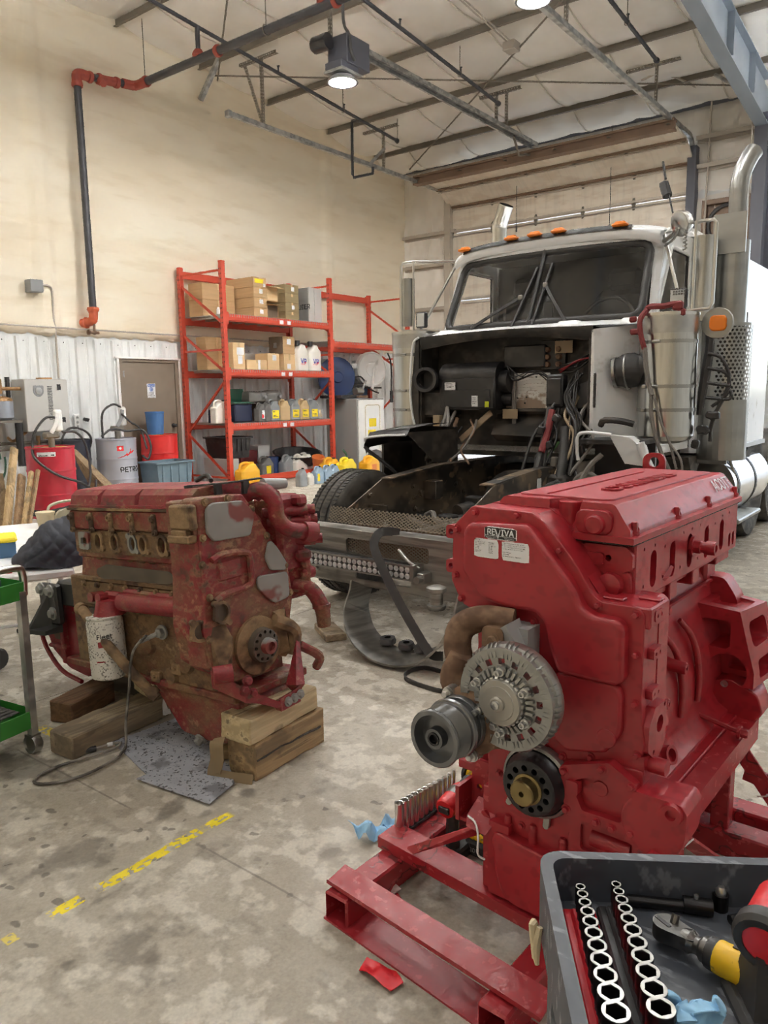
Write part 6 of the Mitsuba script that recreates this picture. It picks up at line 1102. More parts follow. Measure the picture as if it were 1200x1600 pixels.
# ---- timbers, pads and cord under it
def woodf(c0, c1, ax=0, sc=1.):
    def fn(p, n, uv):
        q = [p.x, p.y, p.z]
        s = [40., 40., 40.]; s[ax] = 2.2
        g = fbm(q[0]*s[0]*sc, q[1]*s[1]*sc, q[2]*s[2]*sc, 4)
        c = mix(S(*c0), S(*c1), smoothstep(.3, .7, g))
        c = mix(c, S(66, 54, 42), smoothstep(.62, .70, g)*.6)
        return mix(c, S(70, 60, 50), smoothstep(.56, .66, fbm(p.x*9, p.y*9, p.z*9, 4))*.5)
    return fn
woodbump = lambda p, n, uv: fbm(p.x*50, p.y*50, p.z*50, 3)
mat('m_timber_x', woodf((128, 114, 96), (160, 146, 124)), .85, bump=woodbump, bscale=.004)
mat('m_timber_g', woodf((112, 100, 84), (146, 132, 110), 1), .85, bump=woodbump, bscale=.004)
mat('m_timber_y', woodf((122, 102, 76), (160, 136, 102), 1), .85, bump=woodbump, bscale=.005)
mat('m_timber_light', woodf((164, 148, 116), (196, 180, 146), 1), .8, bump=woodbump, bscale=.003)
mat('m_timber_dark', woodf((84, 60, 44), (112, 84, 62), 1), .85, bump=woodbump, bscale=.004)
mat('m_timber_grey', woodf((76, 72, 68), (98, 94, 88), 0), .85, bump=woodbump, bscale=.004)
mat('m_lumber', woodf((176, 148, 108), (206, 180, 138), 2), .7)
mat('m_lumber_old', woodf((120, 96, 70), (154, 126, 94), 2), .75)
def timber(name, c, s, rz, m, label, split=0, group=None, tilt=0.):
    b = sub(CB((0, 0, 0), s, .006), .05); b = jit(b, .004, 14., int(abs(c[0])*100))
    R_ = rot('z', rz) @ rot('y', tilt)
    k = obj(name, mov(b, c, R_), m, cat='timber', label=label, group=group, smooth=30)
    if split:
        obj('split', mov(jit(sub(BX(s[0]/2-.01, s[0]/2+.0045, -s[1]/2+.01, s[1]/2-.03, .008, .013), .04), .008, 20., 3), c, R_), 'm_soot', k)
    return k
timber('timber_block', (-2.165, 2.07, .075), (.15, .42, .15), 3, 'm_timber_y', 'large split brown timber under the front of the worn engine', 1)
timber('timber_block', (-2.18, 2.05, .2015), (.16, .42, .098), 5, 'm_timber_light', 'pale timber lying on the large split block under the worn engine')
timber('timber_block', (-2.93, 1.89, .052), (.15, .72, .10), 6, 'm_timber_g', 'long grey squared timber on the floor under the worn engine')
timber('timber_block', (-2.96, 2.13, .1035+.058), (.14, .30, .115), -12, 'm_timber_light', 'short pale timber resting on the long grey one')
timber('timber_block', (-3.25, 1.85, .051), (.13, .30, .10), 18, 'm_timber_dark', 'dark brown timber on the floor at the left of the worn engine')
timber('timber_block', (-3.22, 2.16, .051), (.36, .12, .10), 10, 'm_timber_grey', 'dark grey timber behind the brown one')
timber('timber_block', (-2.33, 1.95, .022), (.14, .07, .04), 60, 'm_timber_y', 'small wood wedge under the oil pan of the worn engine')
timber('timber_block', (-3.06, 3.40, .022), (.28, .13, .044), -32, 'm_timber_x', 'short flat board alone on the floor right of the worn engine')
k = obj('webbing_strap', [RB(spl([(-2.24, 1.835, .15), (-2.225, 1.80, .145), (-2.22, 1.795, .08), (-2.235, 1.79, .02), (-2.20, 1.80, .007), (-2.08, 1.845, .006)], 6), (.3, -1, .4), .06, .004)], 'm_strap', smooth=40) if mat('m_strap', S(120, 104, 80), .8) else 0
lab(k, 'tan webbing strap hanging off the timber blocks', 'strap')
mat('m_pad', lambda p, n, uv: mix(mix(S(138, 142, 152), S(162, 166, 174), f2(p, 30., 3)), S(44, 40, 42), dr.maximum(smoothstep(.60, .66, f2(p, 110., 3))*.85, smoothstep(.55, .68, f2(p, 12., 5, 2.))*.55)), .9)
def pad(P, z, label):
    poly = Polygon(P); g = sub(PR(poly, 0, .0025, F((0, 0, z), (1, 0, 0), (0, 1, 0))), .04); g = warp(g, lambda v: v+np.column_stack([0*v[:, 0], 0*v[:, 0], .004*meshkit.noise(v*[9, 9, 0]+3, 2)]))
    k = obj('absorbent_pad', g, 'm_pad', smooth=40); lab(k, label, 'pad')
pad([(-2.842, 1.735), (-2.466, 1.644), (-2.38, 1.9), (-2.45, 2.08), (-2.81, 2.06)], .0008, 'grey oil-spotted pad under the oil pan, rear one of two')
pad([(-2.464, 1.594), (-2.087, 1.642), (-2.13, 1.80), (-2.25, 1.88), (-2.385, 1.905), (-2.461, 1.64)], .006, 'grey oil-spotted pad on the floor, front one of two')
mat('m_cord', lambda p, n, uv: mix(S(60, 57, 54), S(128, 124, 118), smoothstep(.35, .6, f2(p, 14., 3))), .6)
cord = [(-2.64, 1.80, .50), (-2.70, 1.77, .42), (-2.73, 1.76, .25), (-2.735, 1.74, .12), (-2.73, 1.73, .03), (-2.70, 1.69, .013), (-2.665, 1.60, .012), (-2.655, 1.48, .012), (-2.70, 1.385, .009), (-2.76, 1.345, .009), (-2.80, 1.385, .009), (-2.805, 1.47, .012), (-2.78, 1.58, .013), (-2.755, 1.68, .014), (-2.77, 1.73, .018), (-2.80, 1.71, .016), (-2.82, 1.645, .014)]
k = thing('power_cord', 'grey block-heater cord hanging from the worn engine and coiled on the floor', 'cord')
obj('cable', TU(cord, .006, smooth=7), 'm_cord', k); obj('plug', [CY((-2.82, 1.645, .014), (-2.85, 1.575, .014), .012, .014, n=12), CY((-2.85, 1.575, .014), (-2.858, 1.555, .014), .004, n=6)], 'm_black', k); obj('tag_band', CY((-2.80, 1.71, .016), (-2.808, 1.69, .0155), .0085, n=10), 'm_decalwhite', k)
k = obj('paper_rag', jit(sub(HU([(-2.93, 2.0, .02), (-2.83, 2.03, .02), (-2.9, 2.05, .08), (-2.85, 2.02, .10)]), .02), .015, 30, 4), 'm_decalwhite'); lab(k, 'crumpled white wipe behind the timbers under the worn engine', 'wipe')
# ---------------------------------------------------------------- pallet rack and what stands on it
mat('m_rackred', lambda p, n, uv: mix(S(176, 58, 40), S(196, 76, 54), f2(p, 5., 3)), .45)
mat('m_card', lambda p, n, uv: mix(S(168, 136, 98), S(190, 158, 118), fbm(p.x*3, p.y*3, p.z*40, 3)), .8)
mat('m_cardpale', lambda p, n, uv: mix(S(204, 172, 128), S(216, 188, 146), fbm(p.x*3, p.y*3, p.z*40, 3)), .8)
mat('m_cardolive', lambda p, n, uv: mix(S(132, 116, 84), S(148, 132, 98), fbm(p.x*3, p.y*3, p.z*40, 3)), .8)
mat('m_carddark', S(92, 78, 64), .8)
mat('m_wiredeck', S(176, 176, 172), .35, metal=.6)
mat('m_labelyellow', S(240, 214, 40), .5)
mat('m_greyjug', lambda p, n, uv: mix(S(112, 116, 118), S(138, 141, 142), f2(p, 8.)), .4)
mat('m_darkjug', lambda p, n, uv: mix(S(66, 66, 66), S(104, 102, 98), f2(p, 7., 3)), .5)
mat('m_tanjug', lambda p, n, uv: mix(S(178, 152, 112), S(196, 170, 130), f2(p, 8.)), .5)
mat('m_bluejug', lambda p, n, uv: mix(S(120, 142, 160), S(146, 166, 182), f2(p, 8.)), .4)
mat('m_whitejug', lambda p, n, uv: mix(S(222, 218, 206), S(236, 234, 228), f2(p, 8.)), .4)
mat('m_yellowcan', lambda p, n, uv: mix(S(226, 196, 44), S(240, 214, 60), f2(p, 6.)), .42)
mat('m_ambercan', lambda p, n, uv: mix(S(222, 160, 36), S(238, 182, 56), f2(p, 6.)), .42)
mat('m_bluebin', lambda p, n, uv: mix(S(58, 92, 128), S(76, 112, 148), f2(p, 8.)), .5)
mat('m_darkblue', S(34, 52, 92), .4); mat('m_navy', S(26, 32, 54), .5)
mat('m_greentote', S(30, 66, 52), .5); mat('m_slatetote', lambda p, n, uv: mix(S(84, 104, 116), S(104, 124, 136), f2(p, 7.)), .5)
mat('m_orange', S(206, 118, 62), .6); mat('m_clearish', S(176, 180, 180), .5); mat('m_tancan', S(190, 176, 146), .6)
mat('m_logoblue', S(44, 52, 138), .5); mat('m_logored', S(206, 46, 52), .5); mat('m_casegrey', S(122, 122, 120), .45); mat('m_caseedge', S(192, 192, 188), .4)
RK = thing('pallet_rack', 'tall red steel pallet rack against the left wall', 'shelving')
YU = [8.36, 10.92, 13.38]; XF_, XB = -9.63, -10.67
def holes(x, y, H, ax):
    ms = []
    for z in np.arange(.12, H-.04, .0508*1.5):
        for d in (-.018, .018):
            ms.append(CB((x+.0355, y+d, z), (.002, .011, .026)) if ax == 'x' else CB((x+d, y-.0405, z), (.011, .002, .026)))
    return ms
for y in YU:
    for x in (XF_, XB):
        k = obj('upright', [CB((x, y, 1.8), (.075, .08, 3.6), .004), CB((x, y, .006), (.13, .12, .012))], 'm_rackred', RK, smooth=False)
        obj('slots', holes(x, y, 3.55, 'x')+holes(x, y, 3.55, 'y'), 'm_holedark', k, smooth=False, kind='stuff')  # dark raised tabs painted for the shade inside punched slots
    for (z0, x0, z1, x1) in ((.12, XF_, .85, XB), (.85, XB, 1.75, XF_), (1.85, XF_, 2.5, XB), (2.62, XF_, 3.3, XB)):
        obj('brace', RB([V(x0, y, z0), V(x1, y, z1)], (0, 1, 0), .035, .028), 'm_rackred', RK, smooth=False)
    for z in (.14, 2.22, 3.46): obj('tie', RB([V(XF_, y, z), V(XB, y, z)], (0, 1, 0), .032, .028), 'm_rackred', RK, smooth=False)
def beam(x, y0, y1, z, s):
    k = obj('beam', [BX(x-.025, x+.025, y0+.04, y1-.04, z-.115, z, .004), BX(x-.026+s*.012, x+.026+s*.012, y0+.04, y1-.04, z-.10, z-.055, .003)], 'm_rackred', RK, smooth=False)
    for y in (y0+.045, y1-.045): obj('beam_clip', CB((x+s*.03, y, z-.07), (.012, .06, .20), .002), 'm_rackred', k)
    return k
def deck(y0, y1, z, nm='wire_deck'):
    ms = [BX(XB+.03, XF_+.03, y-.003, y+.003, z, z+.006) for y in np.arange(y0+.06, y1-.04, .050)]+[BX(XF_+.024, XF_+.030, y-.003, y+.003, z-.045, z+.004) for y in np.arange(y0+.06, y1-.04, .050)]
    ms += [BX(x-.003, x+.003, y0+.05, y1-.05, z-.004, z+.002) for x in np.arange(XB+.05, XF_+.03, .11)]
    for yc in np.arange(y0+.2, y1-.1, .30): ms.append(BX(XB, XF_, yc-.03, yc+.03, z-.035, z-.005))
    obj(nm, ms, 'm_wiredeck', RK, smooth=False, kind='stuff')
SHZ = [1.03, 1.908, 2.785]
for z in SHZ:
    b = beam(XF_, YU[0], YU[1], z, 1); beam(XB, YU[0], YU[1], z, -1); deck(YU[0], YU[1], z)
    for y in (9.62, 9.80): obj('beam_label', BX(XF_+.038, XF_+.0395, y-.045, y+.045, z-.095, z-.03), 'm_decalwhite', b, smooth=False)
beam(XB, YU[0], YU[1], 3.54, -1); beam(XB, YU[1], YU[2], 3.54, -1)
beam(XF_, YU[1], YU[2], 2.47, 1); beam(XB, YU[1], YU[2], 2.47, -1); deck(YU[1], YU[2], 2.47)
beam(XF_, YU[0], YU[1], .13, 1)
def carton(name, x0, x1, y0, y1, z0, z1, m, label, tape=True, lbl=None, group=None, rz=0):
    c = ((x0+x1)/2, (y0+y1)/2, (z0+z1)/2)
    k = thing(name, label, 'box', group)
    with at(c, rot('z', rz)):
        a, b, h = (x1-x0)/2, (y1-y0)/2, (z1-z0)/2
        obj('body', BX(-a, a, -b, b, -h, h, .004), m, k, smooth=False)
        if tape: obj('tape', [BX(-a*.98, a*.98, -.025, .025, h, h+.001), BX(a, a+.001, -.02, .02, h*.3, h)], 'm_cardpale' if m != 'm_cardpale' else 'm_tanjug', k, smooth=False)
        for (dy, dz, w, hh, mm) in (lbl or []): obj('label', BX(a, a+.0015, dy-w/2, dy+w/2, dz-hh/2, dz+hh/2), mm, k, smooth=False)
    return k
W_ = 'm_decalwhite'
zt = SHZ[2]+.008
for i, (lb, mm) in enumerate((('bottom', W_), ('second from the bottom', W_), ('third from the bottom', W_), ('top', 'm_labelyellow'))):
    carton('carton', -10.46, -9.78, 9.17, 9.47, zt+.167*i, zt+.167*i+.165, 'm_card', f'long brown carton, {lb} of the tall left stack of four, top shelf', lbl=[(.02 if i < 3 else -.02, .02, .08 if i < 3 else .2, .07, mm)]+([(.1, -.04, .05, .05, W_)] if i == 3 else []))
for i, lb in enumerate(('lower', 'upper')): carton('carton', -10.55, -10.2, 8.42, 9.12, zt+.27*i, zt+.27*i+.268, 'm_card', f'wide plain carton, {lb} of two at the left rear of the top shelf')
for i, lb in enumerate(('lower', 'upper')):
    k = carton('open_carton', -10.2, -9.82, 9.50, 9.78, zt+.30*i, zt+.30*i+.25, 'm_card', f'open-fronted carton with flaps, {lb} of two on the top shelf', tape=False)
    z = zt+.30*i
    obj('opening_panel', BX(-9.822, -9.8185, 9.52, 9.76, z+.02, z+.23), 'm_carddark' if i == 0 else 'm_cardpale', k, smooth=False)  # flat panel on the front; the lower one painted dark for inside shade
    obj('flap', [HU([(-9.82, 9.50, z+.255), (-9.82, 9.78, z+.255), (-9.66, 9.50, z+.225-.02*i), (-9.66, 9.78, z+.225-.02*i), (-9.82, 9.5, z+.25), (-9.66, 9.78, z+.22-.02*i)])]+([BX(-9.82, -9.64, 9.50, 9.80, z-.004+.008, z+.010)] if i == 0 else []), 'm_card', k, smooth=False)
    obj('label', HU([(-9.76, 9.58+.0, z+.2465), (-9.76, 9.68, z+.2465), (-9.70, 9.58, z+.236), (-9.70, 9.68, z+.236), (-9.72, 9.60, z+.242)]), W_, k, smooth=False)
for i, lb in enumerate(('bottom', 'second', 'third', 'top')):
    carton('carton', -10.3, -9.80, 9.94, 10.28, zt+.157*i, zt+.157*i+.155, 'm_cardolive', f'olive-brown carton, {lb} one of the right-hand stack on the top shelf', lbl=[(.02, .0, .07, .07, W_)] if i in (1, 3) else [])
k = thing('grey_case', 'large grey case stencilled in black, standing at the right end of the top shelf', 'case')
obj('body', BX(-10.25, -9.80, 10.52, 10.86, zt, zt+.62, .004), 'm_casegrey', k, smooth=False); obj('edge_strip', [BX(-9.80, -9.775, 10.52, 10.66, zt, zt+.625), BX(-9.80, -9.775, 10.67, 10.86, zt, zt+.62)], 'm_caseedge', k, smooth=False)
obj('stencil', text('E-UIER', .085, F((-10.22, 10.519, zt+.24), (1, 0, 0), (0, 0, 1)), (0, 0), .001, True, sx=1.1), 'm_black', k, smooth=False)
k = obj('small_bottle', LA([(0, 0), (.035, 0), (.035, .10), (.02, .12), (.02, .14), (0, .14)], (-10.05, 8.62, zt), (0, 0, 1), 14), 'm_white'); lab(k, 'small white bottle on the top shelf in front of the wide plain cartons', 'bottle')
zt = SHZ[1]+.008
carton('carton', -10.42, -10.16, 8.42, 8.90, zt, zt+.54, 'm_card', 'large brown carton at the left end of the second shelf', lbl=[])
carton('carton', -10.15, -9.78, 8.66, 8.92, zt, zt+.44, 'm_cardpale', 'pale carton with white labels on the second shelf, behind the front post', lbl=[(.03, .08, .16, .12, W_), (.02, -.06, .10, .14, W_)])
carton('carton', -10.1, -9.80, 8.97, 9.44, zt, zt+.17, 'm_cardpale', 'low pale taped carton in the middle of the second shelf', lbl=[(.05, .0, .05, .17, 'm_decalwhite')])
carton('carton', -10.12, -9.80, 9.46, 9.74, zt, zt+.29, 'm_cardpale', 'pale carton right of the low one on the second shelf', lbl=[(.02, .07, .09, .09, W_)])
carton('carton', -10.15, -9.80, 9.86, 10.14, zt, zt+.29, 'm_cardpale', 'pale carton under the dark-sided box on the second shelf', lbl=[(-.02, -.07, .09, .09, W_)])
k = carton('carton', -10.15, -9.80, 9.84, 10.14, zt+.292, zt+.60, 'm_card', 'box with a dark printed side on top of the pale carton, second shelf', lbl=[(.0, .06, .1, .1, W_)])
obj('dark_side', BX(-10.148, -9.802, 9.837, 9.84, zt+.296, zt+.596), 'm_carddark', k, smooth=False); obj('side_print', BX(-10.03, -9.95, 9.835, 9.837, zt+.40, zt+.49), 'm_grey', k, smooth=False)
carton('paper_stack', -10.6, -10.2, 8.95, 9.7, zt, zt+.30, 'm_caseedge', 'pale boxes at the back of the second shelf', tape=False)
# jugs: slab-sided can with slanted shoulder, moulded grip, cap
def jugmesh(w, d, h, s=.62):
    """w along y, d along x"""
    rings = []
    for z, a, b, oy in ((0, .92, .92, 0), (.02*h, 1, 1, 0), (s*h, 1, 1, 0), (s*h+.06*h, .97, .97, 0), (.86*h, .80, .52, .10), (.92*h, .72, .40, .14), (.94*h, .6, .3, .14)):
        P = np.array(rnd(sbox(-a*d/2, -b*w/2+oy*w, a*d/2, b*w/2+oy*w), min(w, d)*.14).exterior.coords)[:-1]
        P = resample(np.vstack([P, P[:1]]), (2*w+2*d)/36)
        n = 36; L = LineString(np.vstack([P, P[:1]])); P = np.array([L.interpolate(i/n, normalized=True).coords[0] for i in range(n)])
        rings.append(np.column_stack([P, np.full(n, z)]))
    return sweep(rings)
def jug(name, loc, w, d, h, m, label, lblm=None, group=None, rz=0, cap_m='m_black', grip=True):
    k = thing(name, label, 'jug', group)
    with at(loc, rot('z', rz)):
        obj('body', jugmesh(w, d, h), m, k, smooth=40)
        if grip: obj('handle', TU([(0, -.42*w, h*.62), (0, -.36*w, h*.92), (0, -.1*w, h*.99), (0, .16*w, h*.94)], d*.10, n=8, smooth=4), m, k)
        obj('cap', CY((0, .22*w, h*.93), (0, .22*w, h*1.0), w*.12, n=14), cap_m, k)
        if lblm: obj('paper_label', BX(d/2, d/2+.001, -w*.34, w*.34, h*.12, h*.50), lblm, k, smooth=False)
    return k
z3 = SHZ[0]+.008
for y, mm, ll, lb in ((9.53, 'm_greyjug', 'm_labelyellow', 'grey oil jug with a yellow label, leftmost of five on the third shelf'), (9.79, 'm_tanjug', None, 'tan oil jug in the row of five on the third shelf'), (10.04, 'm_greyjug', 'm_labelyellow', 'grey oil jug with a yellow label, middle of five on the third shelf'), (10.29, 'm_tanjug', 'm_labelyellow', 'tan oil jug with a yellow label, fourth of the row on the third shelf'), (10.54, 'm_greyjug', 'm_labelyellow', 'grey oil jug with a yellow label, rightmost of five on the third shelf')):
    k = jug('oil_jug', (-9.80, y, z3), .235, .16, .37, mm, lb, ll, 'oil jugs on the third shelf')
    if ll: obj('label_print', [BX(-9.7186, -9.718, y-.06, y-.02+.05*((int(y*100)) % 2), z3+.15, z3+.165), BX(-9.7186, -9.718, y-.06, y+.04, z3+.09, z3+.098), BX(-9.7186, -9.718, y-.06, y+.05, z3+.07, z3+.078)], 'm_darkgrey', k, smooth=False)
for y, rz, lb in ((9.20, 12, 'left of two dark jugs in front of the dark tote'), (9.36, 8, 'right of two dark jugs in front of the dark tote')):
    k = jug('dark_jug', (-9.78, y, z3), .19, .13, .32, 'm_darkjug', f'small dark grey jug, {lb}', None, rz=rz); 
    if y < 9.3: obj('paper_label', BX(-9.714, -9.713, y-.06, y+.06, z3+.05, z3+.19), 'm_decalwhite', k, smooth=False); obj('label_mark', BX(-9.7128, -9.7122, y-.03, y+.04, z3+.06, z3+.12), 'm_logored', k, smooth=False)
k = thing('lidded_tote', 'dark blue tote with a green lid standing on edge, third shelf', 'tote'); obj('tub', BX(-10.2, -9.86, 8.72, 9.12, z3, z3+.30, .02), 'm_navy', k); obj('lid', [BX(-10.25, -9.84, 8.68, 9.14, z3+.31, z3+.34, .01), HU([(-10.1, 8.70, z3+.34), (-10.1, 9.10, z3+.34), (-10.05, 8.72, z3+.56), (-10.05, 9.08, z3+.56), (-10.0, 8.72, z3+.56), (-10.05, 9.1, z3+.34), (-10.02, 9.06, z3+.55)])], 'm_greentote', k)
for i, y in enumerate((9.22, 9.58)):
    k = thing('lying_jug', f'dark jug lying on its side above the row on the third shelf, {("left", "right")[i]} one', 'jug')
    with at((-10.0, y, z3+.42), rot('y', 90) @ rot('z', 8*i)):
        obj('body', mov(jugmesh(.36, .20, .40), (0, 0, -.12)), 'm_darkjug', k, smooth=40); obj('cap', CY((0, .06, .27), (0, .06, .31), .03, n=14), 'm_grey', k)
carton('storage_bin', -10.3, -9.9, 9.3, 10.5, z3, z3+.30, 'm_carddark', 'dark carton hidden behind the oil jugs on the third shelf', tape=False)
k = jug('white_jug', (-9.80, 8.24+.10, z3), .30, .17, .38, 'm_whitejug', 'white jug beside the front post at the left end of the third shelf')
k = obj('blue_box', BX(-10.2, -9.95, 8.42, 8.62, z3, z3+.22, .01), 'm_navy'); lab(k, 'dark blue box behind the white jug on the third shelf', 'box')
k = obj('lump_bag', jit(sub(LA([(0, 0), (.09, .01), (.10, .08), (.07, .14), (0, .16)], (-9.84, 10.73, z3+.02), (0, 0, 1), 14), .03), .02, 14, 3), 'm_tancan'); lab(k, 'crumpled pale bag at the right end of the third shelf', 'bag')
# fuel jugs with a red and blue logo
for i, (y, rz) in enumerate(((10.28, 0), (10.62, -4))):
    k = thing('fuel_jug', f'white fuel jug with a blue and red logo, {("left", "right")[i]} of two, second shelf', 'jug', None)
    with at((-9.84, y, SHZ[1]+.008), rot('z', rz)):
        obj('body', [jugmesh(.29, .24, .50, .66)], 'm_whitejug', k, smooth=40); obj('handle', TU([(0, .13, .30), (.0, .135, .42), (0, .05, .47)], .022, smooth=4), 'm_whitejug', k); obj('cap', CY((0, -.03, .45), (0, -.03, .54), .045, n=18), 'm_black', k)
        f_ = F((.121, -.08, .13), (0, 1, 0), (0, 0, 1)); obj('logo', text('VP', .085, f_, (0, 0), .001, True), 'm_logoblue', k, smooth=False)
        obj('logo_swoosh', PR(Polygon([(-.01, -.012), (.12, .03), (.15, .02), (.10, -.022)]).difference(Polygon([(.0, -.01), (.12, .02), (.10, -.012)])), 0.0, .0016, f_), 'm_logored', k, smooth=False)
# on the floor under and before the rack
def openbin(name, x0, x1, y0, y1, z0, z1, m, label, cat='tub', taper=.88, rim=.03):
    c = V((x0+x1)/2, (y0+y1)/2); a, b = (x1-x0)/2, (y1-y0)/2
    k = thing(name, label, cat)
    def shell(s, z): return np.array([[c[0]+sx*a*s, c[1]+sy*b*s, z] for sx, sy in ((-1, -1), (1, -1), (1, 1), (-1, 1))])
    out = MF(HU(np.vstack([shell(taper, z0), shell(1, z1)])))-MF(HU(np.vstack([shell(taper*.94, z0+.015), shell(.95, z1+.02)])))
    obj('tub', out, m, k, smooth=False); R_ = MF(BX(x0-rim, x1+rim, y0-rim, y1+rim, z1-.03, z1, .006))-MF(BX(x0+.01, x1-.01, y0+.01, y1-.01, z1-.1, z1+.1)); obj('rim', R_, m, k)
    obj('rib', [BX(x1-.02, x1+.006, y-.012, y+.012, z0+.12, z1-.03, .003) for y in np.linspace(y0+.1, y1-.1, 4)], m, k)
    return k
carton('clear_tote', -10.4, -9.75, 8.45, 8.66, 0.0, .44, 'm_clearish', 'cloudy clear tote on the floor under the rack', tape=False)
openbin('black_tub', -10.35, -9.75, 8.45, 8.95, .442, .80, 'm_blackplastic', 'black plastic tub with a wide rim on the clear tote under the rack')
k = jug('yellow_jug', (-9.40, 8.52, 0), .40, .22, .40, 'm_ambercan', 'amber plastic can on the floor by the front left rack post', cap_m='m_ambercan')
k = obj('rolled_mat', sweep([np.array([(-9.7, 8.85+.17*math.cos(t)*r, .17+.17*math.sin(t)*r) for r, ts in ((1, np.linspace(2.6, -1.5, 16)), (.93, np.linspace(-1.5, 2.6, 16))) for t in ts])+V(dx_, 0, 0) for dx_ in (0, -.6)]), 'm_tancan'); lab(k, 'curled tan mat lying under the rack beside the amber can', 'mat')
for x, y, m, lb in ((-10.02, 9.50, 'm_darkjug', 'dark oil jug with a yellow patch on the floor under the rack'), (-9.93, 9.98, 'm_greyjug', 'grey jug on the floor left of the white jugs'), (-9.83, 10.13+.05, 'm_whitejug', 'white jug, nearer of two on the floor under the rack'), (-10.0, 10.52, 'm_whitejug', 'white jug, farther of two on the floor under the rack')):
    k = jug('floor_jug', (x, y, 0), .30, .20, .40, m, lb)
    if m == 'm_darkjug': obj('yellow_patch', BX(x+.10, x+.101, y-.05, y+.06, .10, .24), 'm_labelyellow', k, smooth=False)
k = obj('blue_pail', LA([(0, .005), (.13, .005), (.145, .36), (.15, .37), (.135, .37), (.12, .02), (0, .02)], (-10.15, 9.78, 0), (0, 0, 1), 28), 'm_darkblue'); lab(k, 'dark blue pail on the floor under the rack', 'pail')
carton('maroon_box', -10.6, -10.3, 9.2, 9.6, .0, .50, 'm_loomred', 'maroon box on the floor at the back under the rack', tape=False)
carton('white_box', -10.6, -10.3, 9.62, 9.9, .0, .58, 'm_white', 'white marked box at the back under the rack', tape=False, lbl=[(0, .0, .1, .05, 'm_grey')])
k = obj('drain_pan', LA([(0, .02), (.36, .02), (.44, .20), (.47, .22), (.43, .22), (.34, .05), (0, .05)], (-10.1, 10.42, .20), (.15, -.1, 1), 40), 'm_blackplastic', smooth=40); lab(k, 'large round black drain pan leaning under the rack', 'pan')
k = obj('orange_pot', LA([(0, 0), (.08, 0), (.11, .20), (.12, .22), (.12, .25), (.10, .25), (.09, .04), (0, .04)], (-9.50, 10.33, .13), (.3, -.2, 1), 24), 'm_orange'); lab(k, 'terracotta-orange pot among the jugs under the rack', 'pot')
jug('floor_jug', (-8.64, 9.0, 0), .17, .13, .30, 'm_greyjug', 'small grey bottle standing alone at the left front of the jugs', grip=False)
jug('floor_jug', (-8.68, 9.24, 0), .13, .11, .20, 'm_whitejug', 'small white bottle next to the blue-grey jugs')
for y, lb in ((9.46, 'left'), (9.68, 'middle'), (9.86, 'right')):
    k = jug('blue_jug', (-8.70+.0, y, 0), .19, .14, .29, 'm_bluejug', f'pale blue-grey jug on the floor, {lb} of three', None, 'pale blue jugs on the floor')
    if lb == 'left': obj('paper_label', BX(-8.629, -8.628, y-.08, y-.02, .05, .17), 'm_labelyellow', k, smooth=False)
for y, x, m, lb in ((10.38, -8.86, 'm_yellowcan', 'bright yellow can with a black spout standing by the grey cabinet'), (10.22, -9.1, 'm_ambercan', 'yellow can half hidden behind the bright yellow spout can'), (10.88, -8.72, 'm_ambercan', 'amber yellow can with a hollow grip in front of the cabinet door')):
    k = jug('fuel_can', (x, y, 0), .36, .26, .36, m, lb, cap_m='m_black' if 'spout' in lb else m)
    if x == -8.86: obj('spout', TU([(x, y+.02, .33), (x, y+.02, .42), (x, y-.06, .50)], .018, smooth=4), 'm_greentote', k)
    if y > 10.8: obj('grip_recess', BX(x+.125, x+.1315, y-.08, y+.06, .10, .22, .002), 'm_orange', k)
k = obj('dark_drum', LA([(0, 0), (.15, 0), (.16, .02), (.16, .36), (.10, .42), (.03, .45), (0, .45)], (-8.85, 11.25, 0), (0, 0, 1), 28), 'm_darkgrey', smooth=40); lab(k, 'dark grey round can beside the amber yellow can, in front of the cabinet', 'can')
# cabinet, hose reels
mat('m_cabgrey', S(116, 116, 114), .45)
k = thing('parts_cabinet', 'grey steel cabinet with a white front, right of the red rack', 'cabinet')
CX0, CX1, CY0, CY1 = -10.0, -9.22, 11.16, 12.0
obj('body', BX(CX0, CX1, CY0, CY1, .04, 1.40, .012), 'm_cabgrey', k); obj('door', [BP(rnd(sbox(CY0+.03, .08, CY1-.03, 1.37), .03), 0, .02, SF(CX1), .008)], 'm_white', k)
obj('door_panel', PR(rnd(sbox(CY0+.22, .3, CY1-.16, 1.28), .06).difference(rnd(sbox(CY0+.235, .315, CY1-.175, 1.265), .05)), .02, .024, SF(CX1)), 'm_tancan', k, smooth=False); obj('notice', [PR(sbox(CY0+.34, .86, CY1-.28, 1.02), .02, .0215, SF(CX1)), PR(sbox(CY0+.30, .62, CY1-.3, .80), .02, .0215, SF(CX1))], 'm_labelyellow', k, smooth=False)
k = thing('blue_hose_reel', 'round dark blue hose reel hanging behind the right rack post', 'hose reel')
obj('drum_disc', LA([(0, -.06), (.30, -.06), (.40, -.02), (.41, 0), (.40, .02), (.30, .05), (.12, .06), (.1, .09), (0, .09)], (-10.35, 11.9, 1.83), (.9, -.45, 0), 44), 'm_darkblue', k, smooth=40); obj('hose', TU([(-10.3, 11.6, 1.58), (-10.2, 11.7, 1.42), (-10.2, 12.1, 1.40), (-10.25, 12.4, 1.60), (-10.3, 12.35, 1.75)], .014, smooth=5), 'm_black', k); obj('bracket', BX(WX, -10.4, 11.85, 11.95, 1.6, 2.2), 'm_galv', k)
k = thing('white_hose_reel', 'round white hose reel on the wall above the cabinet', 'hose reel')
